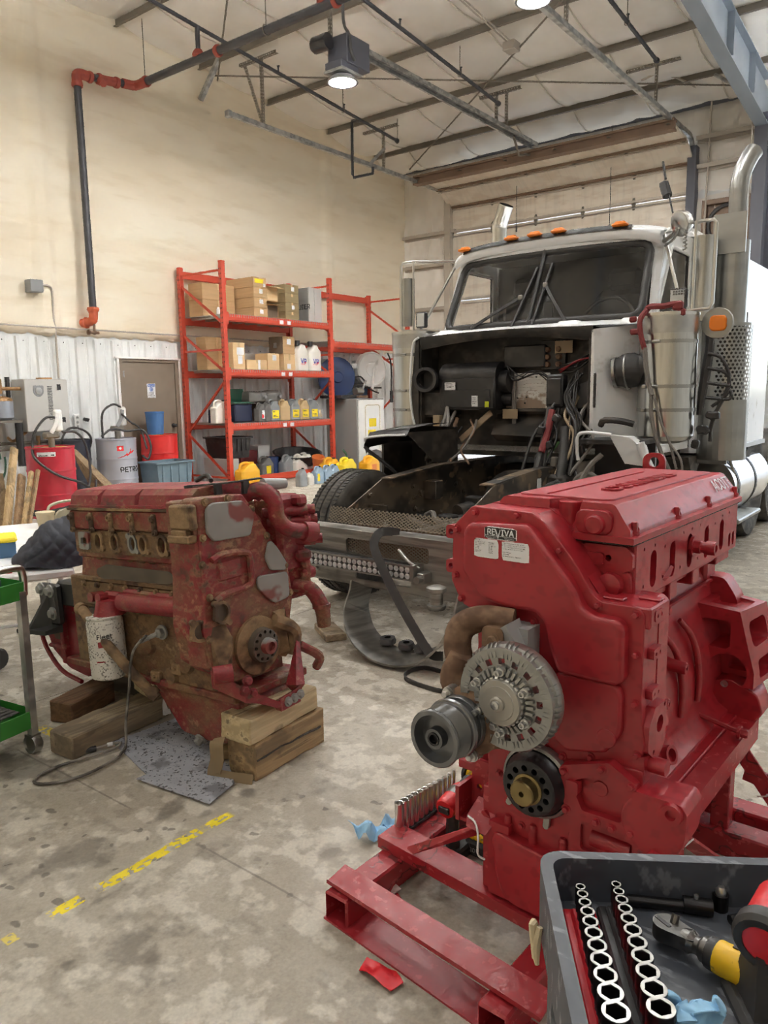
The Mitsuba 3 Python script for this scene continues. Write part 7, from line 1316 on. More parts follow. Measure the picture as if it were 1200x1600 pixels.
obj('drum_disc', LA([(0, -.08), (.34, -.08), (.37, -.06), (.37, .06), (.34, .08), (.33, .06), (.16, .06), (.14, .08), (0, .08)], (-10.3, 12.95, 2.0), (.95, -.3, 0), 44), 'm_white', k, smooth=40); obj('arm', RB([V(-10.22, 12.9, 1.6), V(-10.22, 12.95, 2.0), V(-10.20, 13.25, 2.38)], (1, 0, 0), .07, .03), 'm_white', k); obj('hose', [TU([(-10.1, 13.3, 2.35), (-10.05, 13.35, 2.1), (-10.05, 13.35, 1.5)], .016, smooth=4), CY((-10.05, 13.35, 1.55), (-10.05, 13.35, 1.30), .035, n=12)], 'm_black', k); obj('bracket', BX(WX, -10.4, 12.9, 13.1, 1.6, 2.2), 'm_galv', k)
k = thing('wall_shelf', 'black shelf with hoses and a gauge on the wall between the two hose reels', 'shelf')
obj('plank', BX(WX, -10.35, 12.2, 13.4, 1.60, 1.63), 'm_black', k); obj('back_board', BX(WX+.03, WX+.05, 12.3, 13.5, 1.35, 1.60), 'm_bluebin', k); obj('filter_can', [CY((-10.5, 12.55, 1.70), (-10.5, 12.55, 2.05), .06, n=16), BX(-10.6, -10.4, 12.45, 12.62, 2.02, 2.12)], 'm_white', k); obj('hoses', [TU([(-10.4, 12.3, 1.75), (-10.3, 12.6, 1.85), (-10.3, 12.9, 1.6), (-10.2, 13.1, 1.5)], .015, smooth=5), TU([(-10.4, 12.2, 1.9), (-10.3, 12.4, 1.7), (-10.35, 12.8, 1.72)], .015, smooth=5)], 'm_wire', k)
k = thing('air_pump', 'small pump assembly standing on top of the grey cabinet', 'pump'); obj('base', BX(-9.75, -9.5, 11.55, 11.85, 1.41, 1.46), 'm_rust', k); obj('body', [CY((-9.62, 11.6, 1.54), (-9.62, 11.8, 1.54), .07, n=18), CY((-9.62, 11.75, 1.46), (-9.55, 11.85, 1.75), .025, n=12)], 'm_stainbrush', k)
k = obj('black_tray', BX(-10.0, -9.45, 10.99, 11.45, 1.41, 1.47, .01), 'm_black'); lab(k, 'flat black tray on top of the grey cabinet', 'tray')
# ---------------------------------------------------------------- along the left wall: drums, boiler, lumber, chairs
mat('m_drumred', lambda p, n, uv: mix(S(168, 34, 52), S(188, 46, 62), f2(p, 4.)), .28, clearcoat=.3)
mat('m_drumred2', lambda p, n, uv: mix(S(196, 40, 40), S(210, 54, 50), f2(p, 4.)), .3)
mat('m_drumgrey', lambda p, n, uv: mix(S(158, 160, 172), S(176, 178, 188), f2(p, 4.)), .32, metal=.2)
mat('m_drumblack', S(30, 32, 42), .35); mat('m_drumtop', lambda p, n, uv: mix(S(176, 140, 70), S(140, 92, 56), smoothstep(.4, .6, f2(p, 7., 3))), .5)
mat('m_boiler', lambda p, n, uv: mix(S(182, 180, 176), S(206, 204, 200), fbm(p.x*2, p.y*2, p.z*2, 3)), .35, metal=.45)
mat('m_copper', S(150, 116, 80), .4, metal=.5); mat('m_tankgrey', S(150, 156, 166), .35, metal=.4); mat('m_folding', S(176, 170, 150), .45, metal=.3)
mat('m_bluepail', lambda p, n, uv: mix(S(44, 84, 132), S(66, 104, 150), f2(p, 7., 3)), .45)
mat('m_ply', woodf((128, 108, 84), (152, 132, 104), 2), .8)
def drum(x, y, m, label, top='m_drumtop'):
    pr_ = [(0, .01), (.280, .01), (.292, .0), (.292, .02), (.286, .03), (.286, .27), (.294, .285), (.294, .295), (.286, .31), (.286, .57), (.294, .585), (.294, .595), (.286, .61), (.286, .86), (.292, .865), (.292, .885), (.282, .885), (.280, .87)]
    k = thing('oil_drum', label, 'drum'); obj('shell', LA(pr_, (x, y, 0), (0, 0, 1), 56), m, k, smooth=30); obj('lid', LA([(.281, .868), (0, .870)], (x, y, 0), (0, 0, 1), 40), top, k)
    obj('bung', CY((x+.1, y-.18, .868), (x+.1, y-.18, .885), .035, n=14), 'm_steelgrey', k); return k
def wrap(m, x, y, th0, r=.2868):
    m = sub(m, .02); v = np.asarray(m.vertices).copy(); th = th0+v[:, 0]/r; m = m.copy(); m.vertices = np.column_stack([x+(r+v[:, 2])*np.cos(th), y+(r+v[:, 2])*np.sin(th), v[:, 1]]); return m
cam_th = lambda x, y: math.atan2(-y, -x)
x, y = -9.20, 5.05
k = drum(x, y, 'm_drumred', 'red steel drum with a hand pump and a white label'); a = cam_th(x, y)
obj('label', wrap(mov(trimesh.creation.box((.22, .055, .0008)), (-.05, .80, .0006)), x, y, a), 'm_decalwhite', k, smooth=False); obj('label_print', [wrap(mov(trimesh.creation.box((.11, .014, .0004)), (-.085, .785, .0014)), x, y, a), wrap(mov(trimesh.creation.box((.04, .018, .0004)), (.025, .79, .0014)), x, y, a)], 'm_darkgrey', k, smooth=False)
obj('lower_band', LA([(.2868, .03), (.2878, .03), (.2878, .11), (.2868, .11)], (x, y, 0), (0, 0, 1), 48), 'm_drumblack', k)
def pump(x, y, label, s=1):
    k = thing('drum_pump', label, 'pump')
    obj('body', [CY((x, y, .87), (x, y, 1.0), .04, n=16), BX(x-.05, x+.05, y-.10, y+.10, .98, 1.06, .02), CY((x, y+.08, 1.0), (x, y+.08, 1.30), .022, n=12)], 'm_steelgrey', k); obj('handle', RB([V(x+.04, y-.02, 1.05), V(x+.06, y+.05, 1.18), V(x+.05, y+.08, 1.30)], (1, 0, 0), .05, .02), 'm_white' if s > 0 else 'm_grey', k)
    obj('bottle', BX(x-.03, x+.05, y+.05, y+.15, 1.06, 1.34, .02), 'm_white', k); return k
k = pump(-9.20, 5.08, 'hand pump with white body and black hoses on the red drum')
obj('hose', [TU([(-9.15, 5.14, 1.24), (-9.15, 5.0, 1.24), (-9.15, 4.85, 1.08), (-9.15, 4.80, .90), (-9.0, 4.75, .75), (-8.90, 4.95, .55), (-8.86, 5.25, .42), (-8.92, 5.45, .30), (-9.02, 5.55, .42)], .016, smooth=7), TU([(-9.15, 5.2, 1.06), (-9.12, 5.38, 1.04), (-9.08, 5.48, .85), (-8.98, 5.44, .45), (-8.88, 5.2, .18), (-8.95, 4.85, .10)], .016, smooth=7)], 'm_rubber', k)
x, y = -10.10, 6.52+.06
k = drum(x, y, 'm_drumgrey', 'light grey steel drum with a red logo and black lettering', 'm_drumgrey'); a = cam_th(x, y)
obj('lettering', wrap(mov(text('PETRO-CANADA', .075, F((0, 0, 0), (1, 0, 0), (0, 1, 0)), (0, .395), .0008, True), (.03, 0, .0005)), x, y, a), 'm_black', k, smooth=False)
obj('emblem', wrap(mov(trimesh.creation.box((.095, .075, .0008)), (.055, .745, .0006)), x, y, a), 'm_logored', k, smooth=False)
leaf = trimesh.creation.extrude_polygon(Polygon([(0, .03), (.008, .012), (.022, .016), (.016, .002), (.026, -.006), (.008, -.012), (0, -.022), (-.008, -.012), (-.026, -.006), (-.016, .002), (-.022, .016), (-.008, .012)]), .0005)
obj('emblem_mark', wrap(mov(leaf, (.055, .745, .0012)), x, y, a), 'm_decalwhite', k, smooth=False)
sw = Polygon([(-.06, .60), (.06, .635), (.10, .66), (.10, .69), (.125, .655), (.16, .69), (.17, .735), (.185, .69), (.24, .72), (.24, .70), (.19, .665), (.165, .665), (.12, .63), (.09, .64), (.05, .617)])
obj('swoosh', wrap(mov(trimesh.creation.extrude_polygon(sw, .0006), (.04, 0, .0005)), x, y, a), 'm_logored', k, smooth=False)
k = pump(x-.1, y+.10, 'white hand pump with coiled black hoses on the light grey drum', -1)
obj('hose', [TU([(x-.05, y-.18, .89), (x-.05, y-.16, 1.25), (x-.05, y+.02, 1.38), (x-.03, y+.14, 1.34)], .016, smooth=6), TU([(x-.02, y-.22, .92), (x, y-.05, 1.02), (x, y+.2, .98), (x+.05, y+.45, .98), (x+.12, y+.52, .75), (x+.14, y+.45, .55), (x+.12, y+.36, .60)], .016, smooth=6), TU([(x-.02, y+.14, 1.24), (x, y+.26, 1.12), (x+.02, y+.42, 1.0), (x+.12, y+.45, .70)], .014, smooth=5)], 'm_rubber', k)
drum(-10.42, 6.02, 'm_drumblack', 'black steel drum against the wall between the red and grey drums', 'm_drumblack')
k = obj('coiled_hose', [TU([(-10.25+.04*math.sin(3*t), 6.02+.22*math.cos(t)*1.1, .82+.24*math.sin(t)) for t in np.linspace(0, 14, 60)], .016)], 'm_rubber'); lab(k, 'black hose coiled over the black drum', 'hose')
drum(-10.45, 7.60, 'm_drumred2', 'bright red drum behind the light grey drum, with a blue pail on it')
k = thing('blue_pail', 'dirty blue pail standing on the bright red drum', 'pail'); obj('shell', LA([(0, 0), (.125, 0), (.145, .33), (.15, .335), (.15, .36), (.142, .36), (.12, .03), (0, .03)], (-10.45, 7.54, .888), (0, 0, 1), 32), 'm_bluepail', k); obj('lid', CY((-10.45, 7.54, 1.22), (-10.45, 7.54, 1.245), .148, n=28), 'm_bluepail', k)
openbin('slate_tote', -10.13, -9.68, 6.98, 7.64, 0, .50, 'm_slatetote', 'blue-grey plastic tote on the floor in front of the door')
# boiler and tank on the wall
BO = thing('wall_boiler', 'grey wall boiler cabinet with a gauge and vent slots', 'boiler')
bx0 = -10.42
obj('cabinet', BX(WX+.03, bx0, 5.42, 6.06, 1.02, 1.75, .008), 'm_boiler', BO)
obj('gauge', [LA([(0, 0), (.045, 0), (.05, .006), (.05, .012), (.04, .014), (0, .014)], (bx0, 5.62, 1.585), (1, 0, 0), 24)], 'm_steelshine', BO); obj('gauge_plate', PR(rnd(unary_union([circ(5.62, 1.58, .075), sbox(5.545, 1.58, 5.695, 1.66)]), .01), 0, .004, SF(bx0)), 'm_grey', BO)
for i in range(22): obj('vent_slot', BX(bx0, bx0+.003, 5.75, 5.82, 1.64-.022*i, 1.652-.022*i), 'm_darkgrey', BO, smooth=False)
obj('switch', [BX(bx0, bx0+.01, 5.90, 5.95, 1.60, 1.68), BX(bx0, bx0+.01, 5.92, 5.99, 1.14, 1.21)], 'm_black', BO); obj('vent_collar', BX(-10.65, -10.5, 5.72, 5.88, 1.75, 1.775), 'm_copper', BO)
obj('pipe', [TU([(WX+.2, 4.2, 1.62), (WX+.2, 5.40, 1.62)], .022), TU([(-10.6, 5.5, 1.02), (-10.6, 5.3, .9), (-10.55, 5.2, .95)], .02, smooth=4)], 'm_copper', BO)
TKk = thing('expansion_tank', 'small grey domed tank hanging from pipes left of the boiler', 'tank')
obj('shell', LA([(0, 0), (.12, 0), (.155, .03), (.158, .24), (.14, .285), (.06, .31), (.02, .315), (.02, .37), (0, .37)], (-10.45, 5.09, 1.20), (0, 0, 1), 36), 'm_tankgrey', TKk, smooth=40); obj('dome', LA([(.159, .25), (.143, .288), (.062, .313), (.024, .318)], (-10.45, 5.09, 1.203), (0, 0, 1), 36), 'm_copper', TKk, smooth=40); obj('valve', [CY((-10.45, 5.09, 1.55), (-10.45, 5.09, 1.74), .035, n=14), TU([(-10.45, 4.3, 1.62), (-10.45, 5.09, 1.62), (-10.5, 5.4, 1.62)], .024), BX(-10.5, -10.4, 5.0, 5.1, 1.72, 1.75)], 'm_copper', TKk); obj('shelf', BX(WX, -10.3, 4.6, 5.3, 1.16, 1.195), 'm_steelgrey', TKk)
obj('black_pipe', [CY((-10.5, 5.34, .55), (-10.5, 5.34, 1.16), .05, n=16), CY((-10.6, 5.28, 1.5), (-10.6, 5.28, 1.78), .03, n=12)], 'm_black', TKk)
k = obj('hanging_hose', [TU([(-10.5, 4.95+.10*math.cos(t)+.02*i, .62+.24*math.sin(t)) for t in np.linspace(.2+i, 3.6+i, 20)], .014) for i in range(4)], 'm_greentote'); lab(k, 'green hoses hanging in loops under the tank', 'hose')
k = thing('wall_manifold', 'pipe manifold running low along the ribbed wall under the boiler', 'pipe'); obj('pipes', [TU([(WX+.12, 4.3, .86), (WX+.12, 6.0, .86)], .024), TU([(WX+.15, 4.3, .78), (WX+.15, 5.7, .78)], .018)], 'm_steelgrey', k); obj('valves', [CY((WX+.12, y, .82), (WX+.12, y, .95), .03, n=12) for y in (5.1, 5.4, 5.7)], 'm_copper', k)
k = thing('wall_outlet', 'white outlet box with dark taps on the ribbed wall', 'outlet'); obj('plate', BX(WX+.03, WX+.07, 6.32, 6.40, 1.00, 1.24, .008), 'm_white', k)
for z in (1.06, 1.12, 1.19): obj('dial', CY((WX+.07, 6.36, z), (WX+.085, 6.36, z), .018, n=12), 'm_grey', k)
k = obj('camera_fitting', [CY((WX+.03, 6.50, 1.16), (WX+.10, 6.52, 1.15), .028, n=14)], 'm_black'); lab(k, 'small black fitting on the ribbed wall beside the outlet box', 'fitting')
k = thing('junction_box', 'small grey box high on the foam wall with bent conduit', 'electrical box'); obj('body', BX(WX+.02, WX+.18, 5.74, 5.93, 2.97, 3.14, .006), 'm_grey', k); obj('conduit', TU([(WX+.10, 5.93, 3.08), (WX+.10, 6.05, 3.08), (WX+.09, 6.10, 3.0), (WX+.08, 6.10, 2.6), (WX+.07, 6.12, 2.45), (WX+.06, 6.12, 1.78)], .014, smooth=4), 'm_girt', k)
k = thing('door_notice', 'white and blue notice sign on the brown door', 'sign'); ns = SF(WX+.026)
obj('sheet', PR(sbox(7.66, 1.47, 7.82, 1.70), 0, .0015, ns), 'm_decalwhite', k, smooth=False); obj('header', PR(sbox(7.67, 1.65, 7.81, 1.692), .0015, .002, ns), 'm_signblue', k, smooth=False) if mat('m_signblue', S(40, 84, 168), .5) else 0
obj('header_text', text('NOTICE', .026, ns, (7.74, 1.658), .0004, True, .002, True), 'm_decalwhite', k, smooth=False); obj('pictogram', [PR(circ(7.74, 1.607, .034).difference(circ(7.74, 1.607, .024)), .0015, .002, ns), PR(rnd(sbox(7.728, 1.59, 7.752, 1.625), .01), .0015, .002, ns)], 'm_signblue', k, smooth=False)
obj('small_text', [text(t, .014, ns, (7.74, 1.545-.022*i), .0003, True, .0015, True) for i, t in enumerate(('KEEP DOOR', 'CLOSED', 'AT ALL TIMES'))], 'm_darkgrey', k, smooth=False)
# lumber, plywood, folding chairs
for i, (b, t_, w, th, m, lb) in enumerate((((-8.55, 4.10, 0), (-9.0, 4.50, .90), .09, .04, 'm_lumber', 'pale board, tallest of those leaning at the red drum'), ((-8.42, 4.16, 0), (-8.88, 4.50, .58), .09, .04, 'm_lumber_old', 'brown board right of the tallest leaning board'), ((-8.33, 4.18, 0), (-8.80, 4.58, .62), .05, .04, 'm_lumber', 'narrow board leaning at the right of the brown one'), ((-8.30, 4.22, 0), (-8.76, 4.64, .64), .04, .035, 'm_lumber_old', 'thin board, rightmost of those leaning at the red drum'))):
    b, t_ = V(*b), V(*t_); k = obj('leaning_board', RB([b, t_], unit(np.cross(t_-b, (-.45, .9, 0))), w, th), m, smooth=False); lab(k, lb, 'board')
k = obj('plywood_offcut', HU([(-8.75, 4.0, 0), (-8.6, 4.2, 0), (-9.08, 4.15, .62), (-8.96, 4.32, .62), (-8.77, 4.02, 0.0), (-9.1, 4.17, .62)]), 'm_ply'); lab(k, 'brown plywood offcut behind the leaning boards', 'board')
k = obj('wood_panel', HU([(-9.02, 5.95, 0), (-9.0, 6.1, 0), (-9.9, 5.72, .78), (-9.88, 5.8, .78), (-9.9, 6.1, .0), (-9.02, 5.97, .02)]), 'm_ply'); lab(k, 'dark wood panel leaning between the red and black drums', 'panel')
TZ0 = .57
def foldchair(loc, rz, m, label, pad=None):
    k = thing('folding_chair', label, 'chair')
    with at(loc, rot('z', rz)*.82):
        obj('back', BP(rnd(sbox(-.20, .52, .20, .84), .09), -.01, .008, F((0, .20, 0), (1, 0, 0), (0, -.18, 1)), .006), m, k); obj('frame', TU([(-.22, .24, 0), (-.22, .05, .50), (-.21, .12, .80), (-.12, .14, .87), (.12, .14, .87), (.21, .12, .80), (.22, .05, .50), (.22, .24, 0)], .013, smooth=4), m, k)
        obj('seat', BX(-.19, .19, -.28, .12, .43, .455, .012), pad or m, k)
        for s in (-1, 1): obj('leg', TU([(s*.20, -.26, 0), (s*.20, .12, .55)], .012), m, k)
    return k
FCk = thing('stacked_folding_chair', 'flat folded tan metal chair leaning at the left edge behind the boards', 'chair')
with at((-8.95, 3.95, 0), rot('z', 62) @ rot('x', 8)):
    obj('back', BP(rnd(sbox(-.22, .40, .22, .80), .16), -.012, .008, F((0, 0, 0), (1, 0, 0), (0, 0, 1)), .006), 'm_folding', FCk); obj('frame', TU([(-.23, 0, 0), (-.23, 0, .62), (-.15, 0, .80), (.15, 0, .80), (.23, 0, .62), (.23, 0, 0)], .014, smooth=4), 'm_folding', FCk); obj('seat', BX(-.20, .20, -.03, .0, .05, .38, .01), 'm_folding', FCk); obj('sticker', PR(sbox(.02, .44, .10, .54), .009, .0105, F((0, 0, 0), (1, 0, 0), (0, 0, 1))), 'm_decalwhite', FCk, smooth=False)
    for z in (-.0, .08): obj('rung', TU([(-.23, -.02, .16+z), (.23, -.02, .16+z)], .01), 'm_folding', FCk)
foldchair((-5.2, 3.02, 0), 105, 'm_folding', 'tan metal folding chair behind the dark quilted jacket')
k = obj('paper_cup', LA([(0, 0), (.05, 0), (.062, .09), (.066, .09), (.066, .105), (0, .105)], (-5.22, 2.79, TZ0), (0, 0, 1), 24), 'm_tancan'); lab(k, 'pale yellow tub standing at the far end of the white table', 'tub')
foldchair((-4.75, 1.62, 0), 160, 'm_padchair' if mat('m_padchair', S(58, 62, 74), .6) else 0, 'dark padded folding chair at the left edge behind the table')
# ---------------------------------------------------------------- pipes, tracks and hangers under the roof
PP = thing('sprinkler_main', 'black fire main with red fittings, rising up the left wall and crossing under the roof', 'pipe')
obj('riser', CY((-10.6, 6.67, 2.78), (-10.6, 6.67, 6.0), .052, n=24), 'm_blackpipe', PP); obj('main', CY((-10.40, 7.62, 6.17), (3.0, 7.62, 6.15), .055, n=24), 'm_blackpipe', PP)
obj('offset', CY((-10.6, 6.75, 6.08), (-10.55, 7.5, 6.16), .050, n=20), 'm_blackpipe', PP)
obj('elbow', TU([(-10.6, 6.67, 5.95), (-10.6, 6.67, 6.05), (-10.6, 6.73, 6.09), (-10.6, 6.84, 6.09)], .07, n=18, smooth=4), 'm_redfitting', PP)
obj('tee', [CY((-10.58, 7.0, 6.10), (-10.57, 7.3, 6.13), .064, n=18), CY((-10.58, 7.02, 6.10), (-10.45, 7.0, 6.0), .05, n=14)], 'm_redfitting', PP)
obj('corner_elbow', TU([(-10.56, 7.40, 6.15), (-10.55, 7.58, 6.165), (-10.48, 7.62, 6.17), (-10.30, 7.62, 6.17)], .068, n=18, smooth=4), 'm_redfitting', PP)
for p, d in (((-10.6, 6.67, 5.93), (0, 0, 1)), ((-10.6, 6.88, 6.09), (0, 1, 0)), ((-10.58, 7.02, 6.10), (0, 1, 0)), ((-10.57, 7.3, 6.13), (0, 1, 0)), ((-10.28, 7.62, 6.17), (1, 0, 0)), ((-8.65, 7.62, 6.168), (1, 0, 0)), ((-6.5, 7.62, 6.165), (1, 0, 0))):
    obj('coupling', LA([(.05, -.03), (.075, -.03), (.082, 0), (.075, .03), (.05, .03)], p, d, 20), 'm_redfitting', PP)
obj('bottom_elbow', [TU([(-10.6, 6.67, 2.82), (-10.6, 6.67, 2.70), (-10.62, 6.66, 2.63), (-10.72, 6.62, 2.60), (-10.80, 6.60, 2.60)], .065, n=18, smooth=4), LA([(.05, -.03), (.08, -.03), (.09, 0), (.08, .03), (.05, .03)], (-10.6, 6.67, 2.79), (0, 0, 1), 20), LA([(.05, -.02), (.085, 0), (.05, .02)], (-10.72, 6.62, 2.60), (1, .3, 0), 18)], 'm_orangefit', PP, label='orange-red elbow at the foot of the riser')
obj('drain_valve', [CY((-10.6, 6.67, 2.60), (-10.6, 6.67, 2.42), .018, n=10), CY((-10.6, 6.60, 2.45), (-10.6, 6.74, 2.45), .022, n=10), CY((-10.6, 6.56, 2.45), (-10.6, 6.58, 2.45), .04, n=14)], 'm_rust', PP)
for x in (-10.3, -7.7, -5.6): obj('hanger_rod', [TU([(x, 7.62, 6.2), (x, 7.62, roofz(7.6)-.1)], .007), TU([(x, 7.62+.065*math.cos(t), 6.17+.065*math.sin(t)) for t in np.linspace(0, 2*math.pi, 17)[:-1]], .007, closed=True)], 'm_steelgrey', PP)
for i, (x, y0, y1, lb) in enumerate(((-9.06, 3.0, 12.3, 'left'), (-6.70, 3.0, 11.95, 'middle'), (-4.09, 3.0, 11.95, 'right'))):
    k = thing('sprinkler_branch', f'thin black sprinkler branch pipe under the roof, {lb} of three', 'pipe')
    z = lambda y: roofz(y)-.55
    obj('pipe', [CY((x, y0, z(y0)), (x, y1, z(y1)), .027, n=14), CY((x, 7.62, 6.2), (x, 7.62, z(7.62)), .034, n=14), CY((x, y1-.02, z(y1)), (x, y1+.03, z(y1)-.0), .04, n=12)], 'm_blackpipe', k)
    obj('outlet', LA([(.05, -.05), (.085, -.03), (.085, 0), (.05, .05)], (x, 7.62, 6.24), (0, 0, 1), 18), 'm_redfitting', k)
    for y in np.arange(9.2, y1, 1.575): obj('sprinkler_head', [CY((x, y, z(y)), (x, y, z(y)+.10), .014, n=8), CY((x, y, z(y)+.10), (x, y, z(y)+.105), .025, n=10)], 'm_blackpipe', k)
    for y in np.arange(10.75, y1+.3, 1.575): obj('clevis', [TU([(x, y, z(y)), (x, y, roofz(y)-.15)], .007), TU([(x+.035*math.cos(t), y, z(y)+.035*math.sin(t)-.01) for t in np.linspace(0, 6.28, 13)[:-1]], .006, closed=True)], 'm_steelgrey', k)
k = obj('drain_loop', TU([(-9.05, 11.25, 6.28), (-9.3, 11.28, 6.34), (-9.3, 11.27, 6.3), (-9.3, 11.26, 5.42), (-9.3, 11.30, 5.38), (-9.3, 11.85, 5.56), (-9.3, 11.86, 5.60), (-9.3, 11.86, 5.68)], .026), 'm_blackpipe', smooth=30); lab(k, 'small black U-shaped drain pipe hanging by the left door track', 'pipe')
for a, b, lb in (((-10.53, 9.13, 6.76), (-3.3, 14.2, 6.34), 'long dark brace rod crossing nearly level under the roof'), ((-10.24, 14.36, 6.33), (-4.4, 10.0, 6.68), 'dark brace rod running down to the rear left corner'), ((-10.6, 9.3, 6.75), (-6.5, 6.2, 7.0), 'dark brace rod rising from the left wall past the fire main')):
    k = obj('brace_rod', TU([a, b], .014), 'm_steelgrey'); lab(k, lb, 'rod')
k = obj('wall_strut', J(RB([V(-10.74, 9.03, 6.40), V(-10.25, 9.05, 6.93)], (0, 1, 0), .07, .07)), 'm_galv', smooth=False); lab(k, 'short galvanised strut from the foam wall to a purlin', 'strut')
def cchan(P, w=.052, h=.062, up=(1, 0, 0)): return RB(np.asarray(P, float), up, h, w)
def curve(x, z): return [(x, 14.52+.30*math.sin(t), z-.30+.30*math.cos(t)) for t in np.linspace(0, math.pi/2, 9)]
def perfangle(p0, p1, par, s=(1, 0, 0), w=.05):
    p0, p1 = V(*p0), V(*p1); d = unit(p1-p0); s = unit(s); L = np.linalg.norm(p1-p0); n = unit(np.cross(d, s))
    poly = sbox(0, -w/2, L, w/2); poly = poly.difference(unary_union([cap(a, 0, a+.012, 0, .008) for a in np.arange(.03, L-.03, .05)]))
    poly2 = sbox(0, 0, L, w*.7).difference(unary_union([cap(a, w*.35, a+.012, w*.35, .007) for a in np.arange(.03, L-.03, .05)]))
    return obj('perforated_angle', [PR(poly, -.0015, .0015, F(p0, d, s)), PR(poly2, -.0015, .0015, F(p0-s*w/2, d, n))], 'm_steelgrey', par, smooth=False)
for x, y0, z, lb, hg in ((-9.5, 8.55, 5.78, 'left', ((9.28, 9.30), (12.48, 12.48))), (-4.37, 5.5, 5.90, 'right', ((9.5, 9.5), (12.85, 12.8)))):
    k = thing('door_track', f'galvanised overhead door track, {lb} side', 'door track')
    P = [(x, y0, z), (x, 14.3, z)]+curve(x, z)+[(x, 14.83, 1.0)]
    a = np.array(P); obj('channel', [cchan(a), cchan(a+V(.035, 0, .0), .012, .075)], 'm_galv', k, smooth=30)
    obj('stop_bracket', BX(x-.05, x+.05, y0-.06, y0+.02, z-.05, z+.05, .006), 'm_galv', k)
    for ya, yb in hg:
        perfangle((x, ya, z+.03), (x, ya, roofz(ya)-.18), k, (0, 1, 0)); perfangle((x-.5, ya, roofz(ya)-.20), (x+.35, ya, roofz(ya)-.20), k, (0, 1, 0), .06)
    if lb == 'left': perfangle((x, 9.26, z+.05), (x-.40, 9.3, roofz(9.3)-.2), k, (0, 1, 0), .04); obj('diagonal', RB([V(x, 12.0, z), V(x, 12.5, 6.2)], (1, 0, 0), .05, .03), 'm_galv', k, smooth=False)
    for z_ in (2, 3.5, 4.8): obj('jamb_bracket', BX(x-.03, x+.03, 14.83, BY-.0, z_, z_+.06), 'm_galv', k)
OP = thing('door_opener', 'electric door opener hanging from the roof with its long drive rail', 'door opener')
obj('drive_rail', [BX(-7.005, -6.99, 8.3, 13.75, 6.0, 6.07), BX(-6.87, -6.855, 8.3, 13.75, 6.0, 6.07), BX(-7.0, -6.86, 8.3, 13.75, 6.055, 6.065), BX(-6.96, -6.93, 8.4, 14.1, 5.96, 5.985)], 'm_galv', OP, smooth=False)
obj('drive_arm', TU([(-6.93, 12.92, 6.0), (-6.93, 13.15, 5.72), (-6.93, 13.40, 5.80), (-6.93, 13.60, 5.83)], .022), 'm_steelgrey', OP)
obj('housing', [BX(-7.12, -6.78, 8.15, 8.62, 5.72, 6.08, .01), BX(-7.08, -6.8, 8.05, 8.4, 5.63, 5.74, .006)], 'm_rafterdark', OP); obj('motor', [CY((-7.22, 8.02, 5.98), (-6.98, 8.02, 5.98), .10, n=24), CY((-7.22, 8.02, 5.98), (-7.25, 8.02, 5.98), .075, n=20)], 'm_blackgloss', OP); obj('lamp_plate', BX(-7.08, -6.76, 8.02, 8.42, 5.60, 5.635, .004), 'm_galv', OP)
obj('control_pipe', TU([(-6.95, 8.3, 7.0), (-6.92, 8.25, 6.3), (-6.78, 8.2, 6.05), (-6.74, 8.18, 5.85), (-6.74, 8.25, 5.75)], .02, smooth=5), 'm_darkgrey', OP)
perfangle((-7.0, 8.1, 6.0), (-7.0, 8.1, roofz(8.1)-.1), OP, (0, 1, 0)); perfangle((-6.93, 12.33, 6.05), (-6.93, 12.33, roofz(12.3)-.18), OP, (0, 1, 0)); perfangle((-6.80, 12.45, 6.05), (-6.80, 12.45, roofz(12.4)-.18), OP, (0, 1, 0)); perfangle((-7.3, 12.38, roofz(12.4)-.2), (-6.5, 12.38, roofz(12.4)-.2), OP, (0, 1, 0), .06)
k = thing('roof_conduit', 'thin double conduit under the roof ending in a small grey box', 'conduit'); obj('pipes', [TU([(-5.98+d, 8.2, roofz(8.2)-.25), (-5.98+d, 10.9, roofz(10.9)-.22)], .012) for d in (0, .05)], 'm_girt', k); obj('box', BX(-6.05, -5.85, 10.9, 11.1, roofz(11)-.33, roofz(11)-.2, .01), 'm_girt', k); obj('bracket', BX(-6.0, -5.95, 8.2, 8.26, roofz(8.2)-.3, roofz(8.2)-.1), 'm_girt', k)
k = obj('wall_conduit', TU([(-4.75, 13.2, 6.48), (-4.4, 13.3, 6.52), (-4.05, 14.5, 6.45), (-4.07, BY-.16, 6.2), (-4.10, BY-.16, 4.0)], .018, smooth=4), 'm_girt', smooth=40); lab(k, 'grey conduit dropping down the rear wall between door and column', 'conduit')
k = obj('column_conduit', [TU([(-3.25, BY-.76, 5.9), (-3.25, BY-.76, 3.0)], .014), BX(-3.32, -3.24, BY-.80, BY-.74, 4.62, 4.76)], 'm_girt'); lab(k, 'thin conduit with a white box on the steel column', 'conduit')
for x, z0, z1, lb in ((-5.78, 4.6, 6.4, 'longer'), (-7.75, 4.85, 5.85, 'shorter')):
    k = obj('pull_cord', [TU([(x, 14.62, z1), (x, 14.62, z0)], .006), CY((x, 14.62, z0), (x, 14.62, z0-.12), .018, n=10)], 'm_darkgrey'); lab(k, f'dark pull cord hanging before the door, the {lb} of two', 'cord')
ORD = 'first second third fourth fifth sixth seventh eighth ninth tenth eleventh twelfth'.split()
